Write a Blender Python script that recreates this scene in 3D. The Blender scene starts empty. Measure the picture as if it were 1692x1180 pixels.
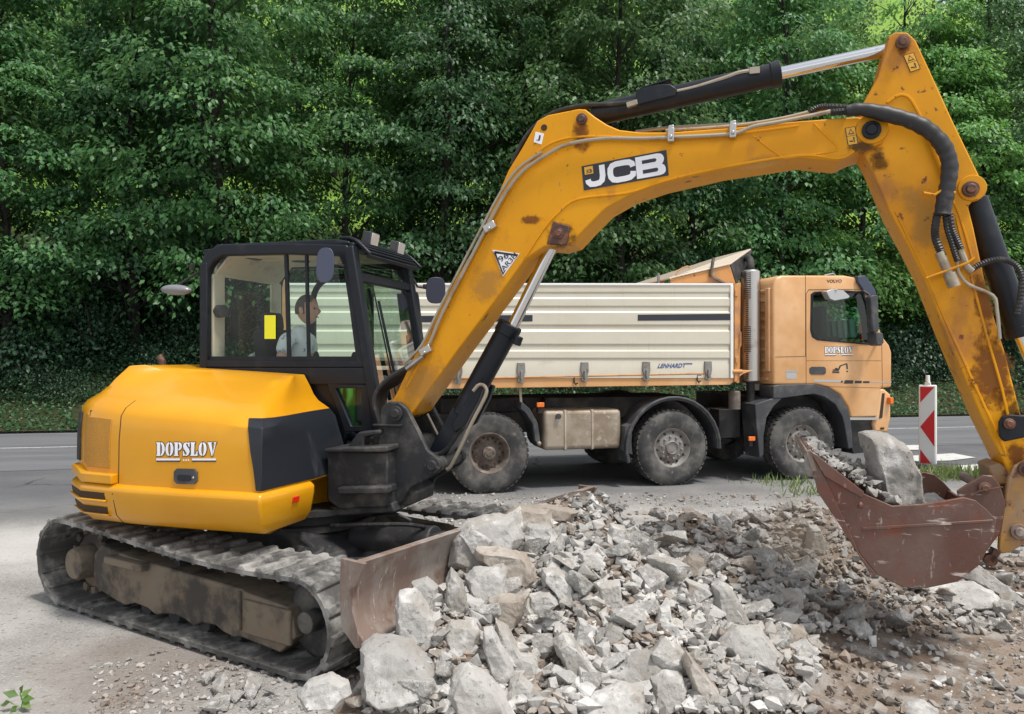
import bpy, bmesh, math, random
import numpy as np
from mathutils import Vector, Matrix, noise, geometry
random.seed(7); np.random.seed(7)
R = math.radians
C = bpy.context.scene.collection
SC = bpy.context.scene

# ------------------------------------------------------------------ camera, world, sun
CAMH = 1.77; FPX = 1270.0; CX, CY = 846.0, 590.0
cam_d = bpy.data.cameras.new('camera'); cam = bpy.data.objects.new('camera', cam_d); C.objects.link(cam)
cam.location = (0, 0, CAMH); cam.rotation_euler = (R(90), 0, 0)
cam_d.sensor_width = 36; cam_d.lens = 36 * FPX / 1692; cam_d.clip_end = 600; cam_d.clip_start = 0.05
SC.camera = cam
SUN_EL, SUN_AZ = 66, -38          # azimuth measured from +X towards +Y (the side the sun stands on)
W = bpy.data.worlds.new('World'); SC.world = W; W.use_nodes = True
nt = W.node_tree; nt.nodes.clear()
sky = nt.nodes.new('ShaderNodeTexSky'); sky.sky_type = 'NISHITA'; sky.sun_disc = False
sky.sun_elevation = R(SUN_EL); sky.sun_rotation = R(90 - SUN_AZ); sky.dust_density = 1.2; sky.air_density = 1.0; sky.ozone_density = 0.6
hs = nt.nodes.new('ShaderNodeHueSaturation'); hs.inputs['Saturation'].default_value = 0.22
bg = nt.nodes.new('ShaderNodeBackground'); bg.inputs['Strength'].default_value = 0.135
wo = nt.nodes.new('ShaderNodeOutputWorld')
nt.links.new(sky.outputs[0], hs.inputs['Color']); nt.links.new(hs.outputs[0], bg.inputs[0]); nt.links.new(bg.outputs[0], wo.inputs[0])
sd = bpy.data.lights.new('sun', 'SUN'); sd.energy = 2.35; sd.angle = R(8); sd.color = (1.0, 0.95, 0.88)
sun = bpy.data.objects.new('sun', sd); C.objects.link(sun)
sv = Vector((math.cos(R(SUN_EL)) * math.cos(R(SUN_AZ)), math.cos(R(SUN_EL)) * math.sin(R(SUN_AZ)), math.sin(R(SUN_EL))))
sun.rotation_euler = sv.to_track_quat('Z', 'Y').to_euler(); sun.location = sv * 60
SC.view_settings.view_transform = 'Standard'; SC.view_settings.look = 'None'
SC.view_settings.exposure = 0.54; SC.view_settings.gamma = 1.0
SC.cycles.use_denoising = True
SC.cycles.max_bounces = 8; SC.cycles.transparent_max_bounces = 16

# ------------------------------------------------------------------ frames: a plane in the world seen by the photograph
class Fr:
    def __init__(s, ox, oy, deg):
        s.o = (ox, oy); s.deg = deg; s.c = math.cos(R(deg)); s.s = math.sin(R(deg))
    def px(s, px, py, v=0.0):
        ox = s.o[0] - v * s.s; oy = s.o[1] + v * s.c; t = (px - CX) / FPX
        u = (t * oy - ox) / (s.c - t * s.s); Y = oy + u * s.s
        return (u, v, CAMH + (CY - py) / FPX * Y)
    def w(s, u, v, z):
        return (s.o[0] + u * s.c - v * s.s, s.o[1] + u * s.s + v * s.c, z)
EXC = (-1.526, 5.725)
E = Fr(EXC[0], EXC[1], -17)       # excavator house, boom, cab
U = Fr(EXC[0], EXC[1], -32)       # undercarriage
T = Fr(-0.28, 9.92, 14)           # truck, near side plane v = 0
RD = Fr(0.0, 19.9, 12)            # far road edge

# ------------------------------------------------------------------ mesh helpers
def setp(o, label=None, cat=None, group=None, kind=None):
    if label: o['label'] = label
    if cat: o['category'] = cat
    if group: o['group'] = group
    if kind: o['kind'] = kind
    return o
def empty(name, loc, rz=0):
    o = bpy.data.objects.new(name, None); C.objects.link(o); o.location = loc; o.rotation_euler = (0, 0, rz); o.empty_display_size = .2
    return o
class MB:
    def __init__(s): s.v = []; s.f = []; s.m = []; s.cur = 0; s.log = []; s.marks = []
    def mark(s): s.marks.append(len(s.log)); return s
    def add(s, vs, fs):
        s.log.append((len(s.v), len(vs), len(s.f), len(fs)))
        b = len(s.v); s.v += [tuple(p) for p in vs]; s.f += [tuple(i + b for i in f) for f in fs]; s.m += [s.cur] * len(fs)
        return s
    def mat(s, i): s.cur = i; return s
    def box(s, c, d, rot=None):
        x, y, z = d[0] / 2, d[1] / 2, d[2] / 2
        vs = [Vector((i * x, j * y, k * z)) for i in (-1, 1) for j in (-1, 1) for k in (-1, 1)]
        if rot is not None: vs = [rot @ p for p in vs]
        vs = [p + Vector(c) for p in vs]
        return s.add(vs, [(0, 1, 3, 2), (4, 6, 7, 5), (0, 4, 5, 1), (2, 3, 7, 6), (0, 2, 6, 4), (1, 5, 7, 3)])
    def bar(s, a, b, w, t, up=(0, 0, 1)):
        a = Vector(a); b = Vector(b); d = (b - a).normalized(); up = Vector(up)
        sd_ = d.cross(up)
        if sd_.length < 1e-3: sd_ = d.cross(Vector((0, 1, 0)))
        sd_.normalize(); n = sd_.cross(d).normalized()
        vs = [p + sd_ * i * w / 2 + n * j * t / 2 for p in (a, b) for i in (-1, 1) for j in (-1, 1)]
        return s.add(vs, [(0, 1, 3, 2), (4, 6, 7, 5), (0, 4, 5, 1), (2, 3, 7, 6), (0, 2, 6, 4), (1, 5, 7, 3)])
    def prism(s, pts, v0, v1):
        """pts: list of (u, z) -> extruded along v"""
        n = len(pts)
        ar = sum(pts[i][0] * pts[(i + 1) % n][1] - pts[(i + 1) % n][0] * pts[i][1] for i in range(n))
        if ar < 0: pts = pts[::-1]
        vs = [(p[0], v0, p[1]) for p in pts] + [(p[0], v1, p[1]) for p in pts]
        fs = [tuple(range(n)), tuple(range(2 * n - 1, n - 1, -1))]
        fs += [(i, i + n, (i + 1) % n + n, (i + 1) % n) for i in range(n)]
        return s.add(vs, fs)
    def ring(s, outer, inner, v0, v1):
        n = len(outer)
        vs = [(p[0], v, p[1]) for v in (v0, v1) for L in (outer, inner) for p in L]
        fs = []
        for i in range(n):
            j = (i + 1) % n
            fs += [(i, j, n + j, n + i), (2 * n + i, 3 * n + i, 3 * n + j, 2 * n + j), (i, 2 * n + i, 2 * n + j, j), (n + i, n + j, 3 * n + j, 3 * n + i)]
        return s.add(vs, fs)
    def tube(s, pts, r, n=10, caps=True, smooth=0, rfun=None):
        P = [Vector(p) for p in pts]
        if smooth:
            Q = []
            for i in range(len(P) - 1):
                p0 = P[max(i - 1, 0)]; p1 = P[i]; p2 = P[i + 1]; p3 = P[min(i + 2, len(P) - 1)]
                for k in range(smooth):
                    t = k / smooth
                    Q.append(0.5 * ((2 * p1) + (p2 - p0) * t + (2 * p0 - 5 * p1 + 4 * p2 - p3) * t * t + (3 * p1 - p0 - 3 * p2 + p3) * t ** 3))
            Q.append(P[-1]); P = Q
        rs = r if isinstance(r, (list, tuple)) else None
        t0 = (P[1] - P[0]).normalized()
        a = t0.cross(Vector((0, 1, 0)))
        if a.length < 1e-2: a = t0.cross(Vector((0, 0, 1)))
        a.normalize(); vs = []
        for i, p in enumerate(P):
            t = (P[min(i + 1, len(P) - 1)] - P[max(i - 1, 0)]).normalized()
            a = (a - t * a.dot(t)).normalized(); b = t.cross(a)
            f = i / (len(P) - 1)
            rr = (rs[0] + (rs[1] - rs[0]) * f) if rs else r
            if rfun: rr = rr * rfun(i, f)
            vs += [p + (a * math.cos(2 * math.pi * k / n) + b * math.sin(2 * math.pi * k / n)) * rr for k in range(n)]
        fs = []
        for i in range(len(P) - 1):
            for k in range(n):
                q = (k + 1) % n
                fs.append((i * n + k, i * n + q, (i + 1) * n + q, (i + 1) * n + k))
        if caps:
            fs.append(tuple(range(n - 1, -1, -1))); m = (len(P) - 1) * n; fs.append(tuple(range(m, m + n)))
        return s.add(vs, fs)
    def cyl(s, a, b, r, n=20): return s.tube([a, b], r, n)
    def hose(s, pts, r, n=8, pitch=.014, depth=.12):
        P = [Vector(p) for p in pts]; L = sum((P[i + 1] - P[i]).length for i in range(len(P) - 1))
        sm = max(2, int(L / pitch * 2 / (len(P) - 1)))
        return s.tube(pts, r, n, True, sm, rfun=lambda i, f: 1 + (depth if i % 2 else -depth))
    def lathe(s, prof, c=(0, 0, 0), axis='y', n=32, caps=True):
        """prof: list of (radius, position along axis)"""
        vs = []
        for r_, h in prof:
            for k in range(n):
                a = 2 * math.pi * k / n; x, z = r_ * math.cos(a), r_ * math.sin(a)
                p = (x, h, z) if axis == 'y' else ((x, z, h) if axis == 'z' else (h, x, z))
                vs.append((p[0] + c[0], p[1] + c[1], p[2] + c[2]))
        fs = []
        for i in range(len(prof) - 1):
            for k in range(n):
                q = (k + 1) % n; fs.append((i * n + k, i * n + q, (i + 1) * n + q, (i + 1) * n + k))
        if caps and prof[0][0] > 1e-6: fs.append(tuple(range(n - 1, -1, -1)))
        if caps and prof[-1][0] > 1e-6: m = (len(prof) - 1) * n; fs.append(tuple(range(m, m + n)))
        return s.add(vs, fs)
    def ell(s, c, rad, n=12, m=8, rot=None):
        vs = []; fs = []
        for i in range(m + 1):
            th = math.pi * i / m
            for k in range(n):
                a = 2 * math.pi * k / n
                p = Vector((rad[0] * math.sin(th) * math.cos(a), rad[1] * math.sin(th) * math.sin(a), rad[2] * math.cos(th)))
                if rot is not None: p = rot @ p
                vs.append(p + Vector(c))
        for i in range(m):
            for k in range(n):
                q = (k + 1) % n; fs.append((i * n + k, (i + 1) * n + k, (i + 1) * n + q, i * n + q))
        return s.add(vs, fs)
    def build_each(s, name, mats, parent=None, **kw):
        # one object per add() call, or per mark() when marks were set
        st = s.marks or list(range(len(s.log))); st = sorted(set(st)); out = []
        for a, b in zip(st, st[1:] + [len(s.log)]):
            if a >= b: continue
            v0 = s.log[a][0]; v1 = s.log[b - 1][0] + s.log[b - 1][1]; f0 = s.log[a][2]; f1 = s.log[b - 1][2] + s.log[b - 1][3]
            q = MB(); q.add(s.v[v0:v1], [tuple(i - v0 for i in f) for f in s.f[f0:f1]]); out.append(q.build(name, mats, parent, **kw))
        return out
    def build(s, name, mats, parent=None, bevel=0, seg=2, sharp=32, loc=None, rz=0, weld=False):
        me = bpy.data.meshes.new(name); me.from_pydata(s.v, [], s.f)
        for m in (mats if isinstance(mats, (list, tuple)) else [mats]): me.materials.append(m)
        me.polygons.foreach_set('material_index', s.m)
        bm = bmesh.new(); bm.from_mesh(me)
        if weld: bmesh.ops.remove_doubles(bm, verts=bm.verts, dist=1e-5)
        bmesh.ops.recalc_face_normals(bm, faces=bm.faces); bm.to_mesh(me); bm.free()
        me.shade_smooth(); me.set_sharp_from_angle(angle=R(sharp)); me.update()
        o = bpy.data.objects.new(name, me); C.objects.link(o)
        if parent: o.parent = parent
        if loc: o.location = loc
        o.rotation_euler = (0, 0, rz)
        if bevel:
            b = o.modifiers.new('bevel', 'BEVEL'); b.width = bevel; b.segments = seg; b.limit_method = 'ANGLE'; b.angle_limit = R(35)
        return o
def uz(pts): return [(p[0], p[2]) for p in pts]
def copy_tree(o, parent=None):
    c = o.copy(); C.objects.link(c); c.parent = parent
    for ch in list(o.children): copy_tree(ch, c)
    return c
def flat_poly(mb, polys, fmap, lift=0.0):
    """polys: list of 2-D loops in decal space; fmap maps (x, y) -> 3-D"""
    for P in polys:
        tri = geometry.tessellate_polygon([[Vector((p[0], p[1], 0)) for p in P]])
        mb.add([fmap(p[0], p[1]) for p in P], tri)
def offset_poly(P, d):
    n = len(P); ar = sum(P[i][0] * P[(i + 1) % n][1] - P[(i + 1) % n][0] * P[i][1] for i in range(n))
    sg = 1 if ar > 0 else -1; out = []
    for i in range(n):
        a = Vector(P[i - 1][:2]); b = Vector(P[i][:2]); c = Vector(P[(i + 1) % n][:2])
        e1 = (b - a); e2 = (c - b)
        if e1.length < 1e-9 or e2.length < 1e-9: out.append(tuple(b)); continue
        e1.normalize(); e2.normalize()
        n1 = Vector((e1.y, -e1.x)) * sg; n2 = Vector((e2.y, -e2.x)) * sg
        m = n1 + n2
        if m.length < 1e-3: m = n1
        m.normalize(); k = max(m.dot(n1), .45)
        out.append((b.x + m.x * d / k, b.y + m.y * d / k))
    return out
def stroke(pts, w):
    """2-D polyline -> quads of width w with mitred joints"""
    n = len(pts); L = []; Rr = []
    for i in range(n):
        a = Vector(pts[max(i - 1, 0)]); b = Vector(pts[i]); c = Vector(pts[min(i + 1, n - 1)])
        d = (c - a).normalized(); nn = Vector((-d.y, d.x))
        k = 1.0
        if 0 < i < n - 1:
            e = (b - a).normalized(); k = 1 / max(.5, Vector((-e.y, e.x)).dot(nn))
        L.append((b.x + nn.x * w / 2 * k, b.y + nn.y * w / 2 * k)); Rr.append((b.x - nn.x * w / 2 * k, b.y - nn.y * w / 2 * k))
    return [L + Rr[::-1]]
def text2d(txt, offset=0.0, shear=0.0):
    cu = bpy.data.curves.new('t', 'FONT'); cu.body = txt; cu.offset = offset; cu.shear = shear; cu.resolution_u = 3
    ob = bpy.data.objects.new('t', cu); C.objects.link(ob)
    bpy.context.view_layer.update()
    dg = bpy.context.evaluated_depsgraph_get(); me = bpy.data.meshes.new_from_object(ob.evaluated_get(dg))
    vs = [(v.co.x, v.co.y) for v in me.vertices]; fs = [tuple(p.vertices) for p in me.polygons]
    bpy.data.objects.remove(ob); bpy.data.meshes.remove(me); bpy.data.curves.remove(cu)
    x0 = min(v[0] for v in vs); x1 = max(v[0] for v in vs); y0 = min(v[1] for v in vs); y1 = max(v[1] for v in vs)
    return [((x - x0) / (x1 - x0), (y - y0) / (y1 - y0)) for x, y in vs], fs
def bil(q):
    """q: TL, TR, BR, BL photo pixels -> f(x, y) with y up, in photo pixels"""
    tl, tr, br, bl = q
    def f(x, y):
        a = [(bl[i] * (1 - x) + br[i] * x) * (1 - y) + (tl[i] * (1 - x) + tr[i] * x) * y for i in (0, 1)]
        return a
    return f

# ------------------------------------------------------------------ materials
def mat(name, col, rough=.5, metal=0., layers=(), bump=None, coat=0., spec=.5, rrange=None, rnd=0., trans=0., alpha=None):
    m = bpy.data.materials.new(name); m.use_nodes = True; t = m.node_tree; N = t.nodes; L = t.links
    b = N['Principled BSDF']; b.inputs['Roughness'].default_value = rough; b.inputs['Metallic'].default_value = metal
    b.inputs['Specular IOR Level'].default_value = spec; b.inputs['Coat Weight'].default_value = coat; b.inputs['Coat Roughness'].default_value = .12
    tc = N.new('ShaderNodeTexCoord'); co = tc.outputs['Object']
    if rnd:
        oi = N.new('ShaderNodeObjectInfo'); mu = N.new('ShaderNodeVectorMath'); mu.operation = 'SCALE'
        cmb = N.new('ShaderNodeCombineXYZ'); L.new(oi.outputs['Random'], cmb.inputs[0]); L.new(oi.outputs['Random'], cmb.inputs[1])
        L.new(cmb.outputs[0], mu.inputs[0]); mu.inputs['Scale'].default_value = 40
        ad = N.new('ShaderNodeVectorMath'); L.new(co, ad.inputs[0]); L.new(mu.outputs[0], ad.inputs[1]); co = ad.outputs[0]
    prev = None
    def colsock():
        if prev is not None: return prev
        rgb = N.new('ShaderNodeRGB'); rgb.outputs[0].default_value = (*col, 1); return rgb.outputs[0]
    lastfac = None
    for ly in layers:
        c2, sc, lo, hi = ly[:4]; det = ly[4] if len(ly) > 4 else 6; st = ly[5] if len(ly) > 5 else None
        nz = N.new('ShaderNodeTexNoise'); nz.inputs['Scale'].default_value = sc; nz.inputs['Detail'].default_value = det; nz.inputs['Roughness'].default_value = .62
        if st:
            mp = N.new('ShaderNodeMapping'); mp.inputs['Scale'].default_value = st; L.new(co, mp.inputs[0]); L.new(mp.outputs[0], nz.inputs['Vector'])
        else: L.new(co, nz.inputs['Vector'])
        mr = N.new('ShaderNodeMapRange'); mr.inputs[1].default_value = lo; mr.inputs[2].default_value = hi; mr.interpolation_type = 'SMOOTHSTEP'
        if len(ly) > 6: mr.inputs[4].default_value = ly[6]
        L.new(nz.outputs['Fac'], mr.inputs[0])
        mx = N.new('ShaderNodeMix'); mx.data_type = 'RGBA'; L.new(mr.outputs[0], mx.inputs[0]); L.new(colsock(), mx.inputs[6]); mx.inputs[7].default_value = (*c2, 1)
        prev = mx.outputs[2]; lastfac = mr.outputs[0]
    if rnd:
        hv = N.new('ShaderNodeHueSaturation'); L.new(colsock(), hv.inputs['Color'])
        r2 = N.new('ShaderNodeMapRange'); L.new(oi.outputs['Random'], r2.inputs[0]); r2.inputs[3].default_value = 1 - rnd; r2.inputs[4].default_value = 1 + rnd
        L.new(r2.outputs[0], hv.inputs['Value']); prev = hv.outputs[0]
    L.new(colsock(), b.inputs['Base Color'])
    if lastfac is not None and rrange:
        rr = N.new('ShaderNodeMapRange'); L.new(lastfac, rr.inputs[0]); rr.inputs[3].default_value = rrange[0]; rr.inputs[4].default_value = rrange[1]; L.new(rr.outputs[0], b.inputs['Roughness'])
    if bump:
        nz = N.new('ShaderNodeTexNoise'); nz.inputs['Scale'].default_value = bump[0]; nz.inputs['Detail'].default_value = 8; nz.inputs['Roughness'].default_value = .6; L.new(co, nz.inputs['Vector'])
        bp = N.new('ShaderNodeBump'); bp.inputs['Strength'].default_value = bump[1]; bp.inputs['Distance'].default_value = bump[2] if len(bump) > 2 else .01
        L.new(nz.outputs['Fac'], bp.inputs['Height']); L.new(bp.outputs[0], b.inputs['Normal'])
    return m
def glass(name, tint, gloss=1.0, rough=.03):
    m = bpy.data.materials.new(name); m.use_nodes = True; t = m.node_tree; t.nodes.clear(); L = t.links
    o = t.nodes.new('ShaderNodeOutputMaterial'); a = t.nodes.new('ShaderNodeBsdfTransparent'); a.inputs[0].default_value = (*tint, 1)
    g = t.nodes.new('ShaderNodeBsdfGlossy'); g.inputs['Roughness'].default_value = rough; lw = t.nodes.new('ShaderNodeLayerWeight'); lw.inputs[0].default_value = .18
    mu = t.nodes.new('ShaderNodeMath'); mu.operation = 'MULTIPLY_ADD'; mu.inputs[1].default_value = .8 * gloss; mu.inputs[2].default_value = .05 * gloss; L.new(lw.outputs['Fresnel'], mu.inputs[0])
    x = t.nodes.new('ShaderNodeMixShader'); L.new(mu.outputs[0], x.inputs[0]); L.new(a.outputs[0], x.inputs[1]); L.new(g.outputs[0], x.inputs[2]); L.new(x.outputs[0], o.inputs[0])
    return m
RUST = (.16, .055, .025); DIRT = (.22, .16, .11); DUST = (.42, .37, .31)
M = {}
M['yellow'] = mat('yellow_paint', (.66, .290, .003), .36, 0, [((.72, .34, .012), 1.3, .35, .75, 3), (DIRT, 3.2, .66, .86, 8, None, .45)], (40, .04, .004), coat=.5, spec=.25)
M['boom'] = mat('boom_paint', (.76, .335, .004), .46, 0, [((.68, .28, .004), 1.6, .35, .7, 4), ((.42, .16, .03), 5, .57, .74, 9, (1, 1, .5), .6), (RUST, 13, .645, .69, 8), ((.30, .18, .10), 30, .66, .70, 6, (2.5, 1, .4))], (60, .08, .004), coat=.0, spec=.3)
M['dipper'] = mat('dipper_paint', (.76, .335, .005), .5, 0, [((.66, .27, .006), 1.4, .35, .7, 4), ((.36, .14, .04), 2.6, .50, .70, 10, (1, 1, .6), .8), (RUST, 15, .61, .67, 8)], (60, .1, .004), spec=.3)
M['ochre'] = mat('worn_ochre_steel', (.46, .24, .06), .62, .1, [((.30, .20, .13), 5, .40, .62, 8), (RUST, 12, .56, .68, 8)], (40, .2, .006))
M['black'] = mat('black_paint', (.010, .013, .019), .40, 0, [((.028, .032, .038), 6, .5, .8, 6)], (50, .05, .003), spec=.3)
M['panel'] = mat('dark_panel', (.012, .015, .021), .42, 0, [((.085, .09, .10), 3.0, .50, .78, 6, (1, 1, .35))], (40, .03, .003))
M['cast'] = mat('dusty_black_casting', (.022, .023, .026), .6, 0, [((.13, .12, .105), 4.5, .46, .74, 8), ((.22, .20, .17), 14, .62, .80, 8)], (45, .25, .006))
M['under'] = mat('muddy_frame', (.20, .16, .115), .85, 0, [((.055, .048, .042), 3.5, .42, .62, 8), ((.23, .13, .075), 6, .56, .72, 8)], (35, .4, .01))
M['rubber'] = mat('track_rubber', (.075, .073, .070), .82, 0, [((.36, .35, .33), 4.0, .43, .68, 8), ((.035, .035, .035), 11, .58, .70, 6)], (60, .35, .006))
M['hose'] = mat('hose_rubber', (.022, .022, .024), .5, 0, [((.09, .085, .08), 12, .5, .75, 6)])
M['chrome'] = mat('chrome_rod', (.72, .73, .75), .12, 1.0, [((.45, .42, .38), 8, .6, .75, 5)])
M['pipe'] = mat('steel_pipe', (.42, .37, .29), .42, .55, [((.26, .20, .14), 8, .5, .7, 6)])
M['pin'] = mat('rusty_pin', (.10, .055, .045), .6, .4, [((.22, .10, .06), 20, .45, .65, 6)], (80, .3, .004))
M['blade'] = mat('worn_blade_steel', (.23, .165, .135), .68, .1, [((.34, .30, .27), 4, .42, .64, 9, (1, 1, .4)), ((.44, .40, .36), 14, .60, .68, 9, (2, 2, .3)), ((.14, .07, .045), 3, .52, .68, 8)], (50, .25, .006))
M['bucket'] = mat('rusty_bucket_steel', (.125, .058, .044), .5, .2, [((.165, .105, .085), 2.4, .42, .68, 9, (1, 1, .6)), ((.55, .47, .43), 13, .60, .68, 10, (.35, 1, 1.9)), ((.40, .32, .28), 26, .62, .72, 10, (1.6, 1, .5)), ((.20, .065, .04), 4.5, .52, .7, 7)], (50, .3, .005), rrange=(.42, .7))
M['cream'] = mat('cream_body_panel', (.62, .585, .485), .42, 0, [((.47, .42, .34), 7, .55, .80, 6, (3, 1, .25), .6), ((.58, .53, .42), 1.2, .40, .70, 6, (1, 1, 2)), ((.36, .30, .22), 5, .63, .80, 8, (.4, 1, 1.5), .6)], (40, .04, .003), coat=.1)
M['orange'] = mat('faded_orange_paint', (.66, .345, .135), .40, 0, [((.78, .47, .24), 1.1, .4, .68, 4), ((.44, .24, .12), 5, .62, .80, 8, None, .5)], (40, .03, .003), coat=.25)
M['orange2'] = mat('dirty_orange_paint', (.62, .29, .09), .5, 0, [((.40, .20, .10), 4, .42, .68, 8), (RUST, 12, .62, .72, 8)], (40, .1, .004))
M['plastic'] = mat('grey_plastic', (.045, .048, .055), .55, 0, [((.13, .125, .12), 4, .45, .75, 6)], (50, .08, .003))
M['chassis'] = mat('chassis_black', (.020, .020, .021), .7, 0, [((.07, .062, .052), 4, .45, .7, 8)], (35, .3, .006))
M['trimgrey'] = mat('cab_interior', (.10, .10, .10), .8)
M['tyre'] = mat('tyre_rubber', (.040, .040, .041), .78, 0, [((.135, .128, .118), 3.5, .40, .66, 7), ((.20, .19, .17), 14, .60, .74, 8)], (50, .3, .005))
M['rim'] = mat('dirty_rim', (.14, .115, .098), .7, .2, [((.24, .20, .17), 9, .45, .65, 7), ((.10, .05, .03), 6, .56, .7, 8)], (50, .3, .005))
M['rimgrey'] = mat('grey_rim', (.26, .25, .235), .6, .3, [((.16, .13, .11), 9, .5, .68, 7)], (50, .2, .005))
M['tank'] = mat('dirty_aluminium_tank', (.40, .34, .27), .58, .35, [((.28, .22, .16), 3, .42, .65, 7), ((.5, .45, .38), 10, .56, .7, 6)], (40, .2, .005))
M['steel'] = mat('stainless_steel', (.52, .50, .48), .34, .95, [((.36, .30, .25), 4, .5, .7, 6)])
M['white'] = mat('white_plastic', (.80, .80, .78), .4, 0, [((.6, .59, .56), 6, .55, .8, 6)])
M['red'] = mat('red_reflective', (.50, .012, .018), .35)
M['amber'] = mat('amber_lens', (.85, .18, .02), .25)
M['redlens'] = mat('red_lens', (.75, .03, .01), .25)
M['decal_dark'] = mat('decal_dark', (.022, .025, .035), .4)
M['decal_white'] = mat('decal_white', (.86, .86, .90), .4)
M['decal_yel'] = mat('decal_yellow', (.80, .42, .03), .4)
M['decal_blue'] = mat('decal_blue', (.05, .10, .28), .5)
M['mirror'] = mat('mirror_shell', (.05, .06, .10), .45)
M['lens'] = mat('lamp_lens', (.60, .62, .62), .12, .4)
M['mirrorgrey'] = mat('grey_mirror_shell', (.20, .21, .225), .35, 0, coat=.3)
M['silver'] = mat('silver_shell', (.48, .49, .50), .3, .5)
M['lining'] = mat('beige_headliner', (.56, .50, .40), .9, 0, [((.42, .37, .30), 5, .5, .7, 4)])
M['seat'] = mat('seat_cloth', (.03, .03, .032), .9, bump=(90, .2, .004))
M['skin'] = mat('skin', (.55, .33, .25), .55, 0, [((.48, .25, .19), 14, .5, .7, 4)])
M['hair'] = mat('hair', (.10, .08, .07), .8, bump=(120, .5, .004))
M['shirt'] = mat('pale_printed_shirt', (.75, .80, .83), .85, 0, [((.25, .33, .42), 14, .60, .64, 3)], (60, .15, .004))
M['jeans'] = mat('dark_trousers', (.04, .05, .08), .85)
M['vest'] = mat('high_visibility_cloth', (.16, .48, .09), .75, bump=(20, .4, .01))
M['yelplate'] = mat('yellow_sticker', (.78, .82, .02), .5)
M['curtain'] = mat('pale_curtain', (.45, .62, .55), .8)
M['glass'] = glass('cab_glass', (.74, .90, .82), .6)
M['glassn'] = glass('near_cab_glass', (.90, .96, .93), .6)
M['glassw'] = glass('windscreen_glass', (.80, .92, .86), .5)
M['glassd'] = glass('truck_glass', (.60, .80, .72), .8)
M['concrete'] = mat('broken_concrete', (.40, .39, .372), .92, 0, [((.33, .31, .28), 2.2, .42, .64, 9), ((.56, .55, .53), 5.5, .50, .66, 9), ((.20, .185, .165), 34, .62, .68, 4), ((.27, .23, .19), 9, .62, .74, 8)], (26, .9, .012), rnd=.13)
M['concreteb'] = mat('brownish_concrete', (.30, .26, .22), .93, 0, [((.46, .43, .39), 3.0, .46, .66, 8), ((.23, .17, .125), 7, .54, .70, 8)], (26, .9, .012), rnd=.15)
M['stain'] = mat('earth_clod', (.20, .135, .09), .95, 0, [((.29, .22, .16), 4, .45, .65, 8)], (30, .9, .012), rnd=.15)

def stainmat(name, col, sc, k):
    m = bpy.data.materials.new(name); m.use_nodes = True; t = m.node_tree; N = t.nodes; L = t.links; b = N['Principled BSDF']; b.inputs['Base Color'].default_value = (*col, 1); b.inputs['Roughness'].default_value = .8; b.inputs['Specular IOR Level'].default_value = .2
    tc = N.new('ShaderNodeTexCoord'); v = N.new('ShaderNodeVectorMath'); v.operation = 'SUBTRACT'; L.new(tc.outputs['UV'], v.inputs[0]); v.inputs[1].default_value = (.5, .5, 0)
    l = N.new('ShaderNodeVectorMath'); l.operation = 'LENGTH'; L.new(v.outputs[0], l.inputs[0]); r = N.new('ShaderNodeMapRange'); r.inputs[1].default_value = .5; r.inputs[2].default_value = .05; L.new(l.outputs['Value'], r.inputs[0])
    nz = N.new('ShaderNodeTexNoise'); nz.inputs['Scale'].default_value = sc; nz.inputs['Detail'].default_value = 9; nz.inputs['Roughness'].default_value = .7; L.new(tc.outputs['Object'], nz.inputs['Vector'])
    a = N.new('ShaderNodeMath'); a.operation = 'MULTIPLY_ADD'; L.new(r.outputs[0], a.inputs[0]); a.inputs[1].default_value = .55; L.new(nz.outputs['Fac'], a.inputs[2])
    q = N.new('ShaderNodeMapRange'); q.interpolation_type = 'SMOOTHSTEP'; q.inputs[1].default_value = .66; q.inputs[2].default_value = .95; q.inputs[4].default_value = k; L.new(a.outputs[0], q.inputs[0]); L.new(q.outputs[0], b.inputs['Alpha']); return m
M['rust_stain'] = stainmat('rust_stain', (.23, .085, .022), 14, .85)
M['grease'] = stainmat('grease_stain', (.07, .042, .025), 18, .7)
M['dusty'] = stainmat('dust_film', (.42, .26, .09), 6, .4)
def stain(fm, m, parent, name='dirt_stain'):
    me = bpy.data.meshes.new(name); me.from_pydata([fm(0, 0), fm(1, 0), fm(1, 1), fm(0, 1)], [], [(0, 1, 2, 3)]); uv = me.uv_layers.new(name='UVMap')
    for i, c in enumerate(((0, 0), (1, 0), (1, 1), (0, 1))): uv.data[i].uv = c
    me.materials.append(m); o = bpy.data.objects.new(name, me); C.objects.link(o); o.parent = parent; return o
# ================================================================== EXCAVATOR
ex = empty('tracked_excavator', (EXC[0], EXC[1], 0), R(-17))
setp(ex, 'yellow tracked excavator with black cab, raised boom and rusty bucket, standing beside the rubble heap', 'excavator')
def ep(L, v): return uz([E.px(a, b, v) for a, b in L])
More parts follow.
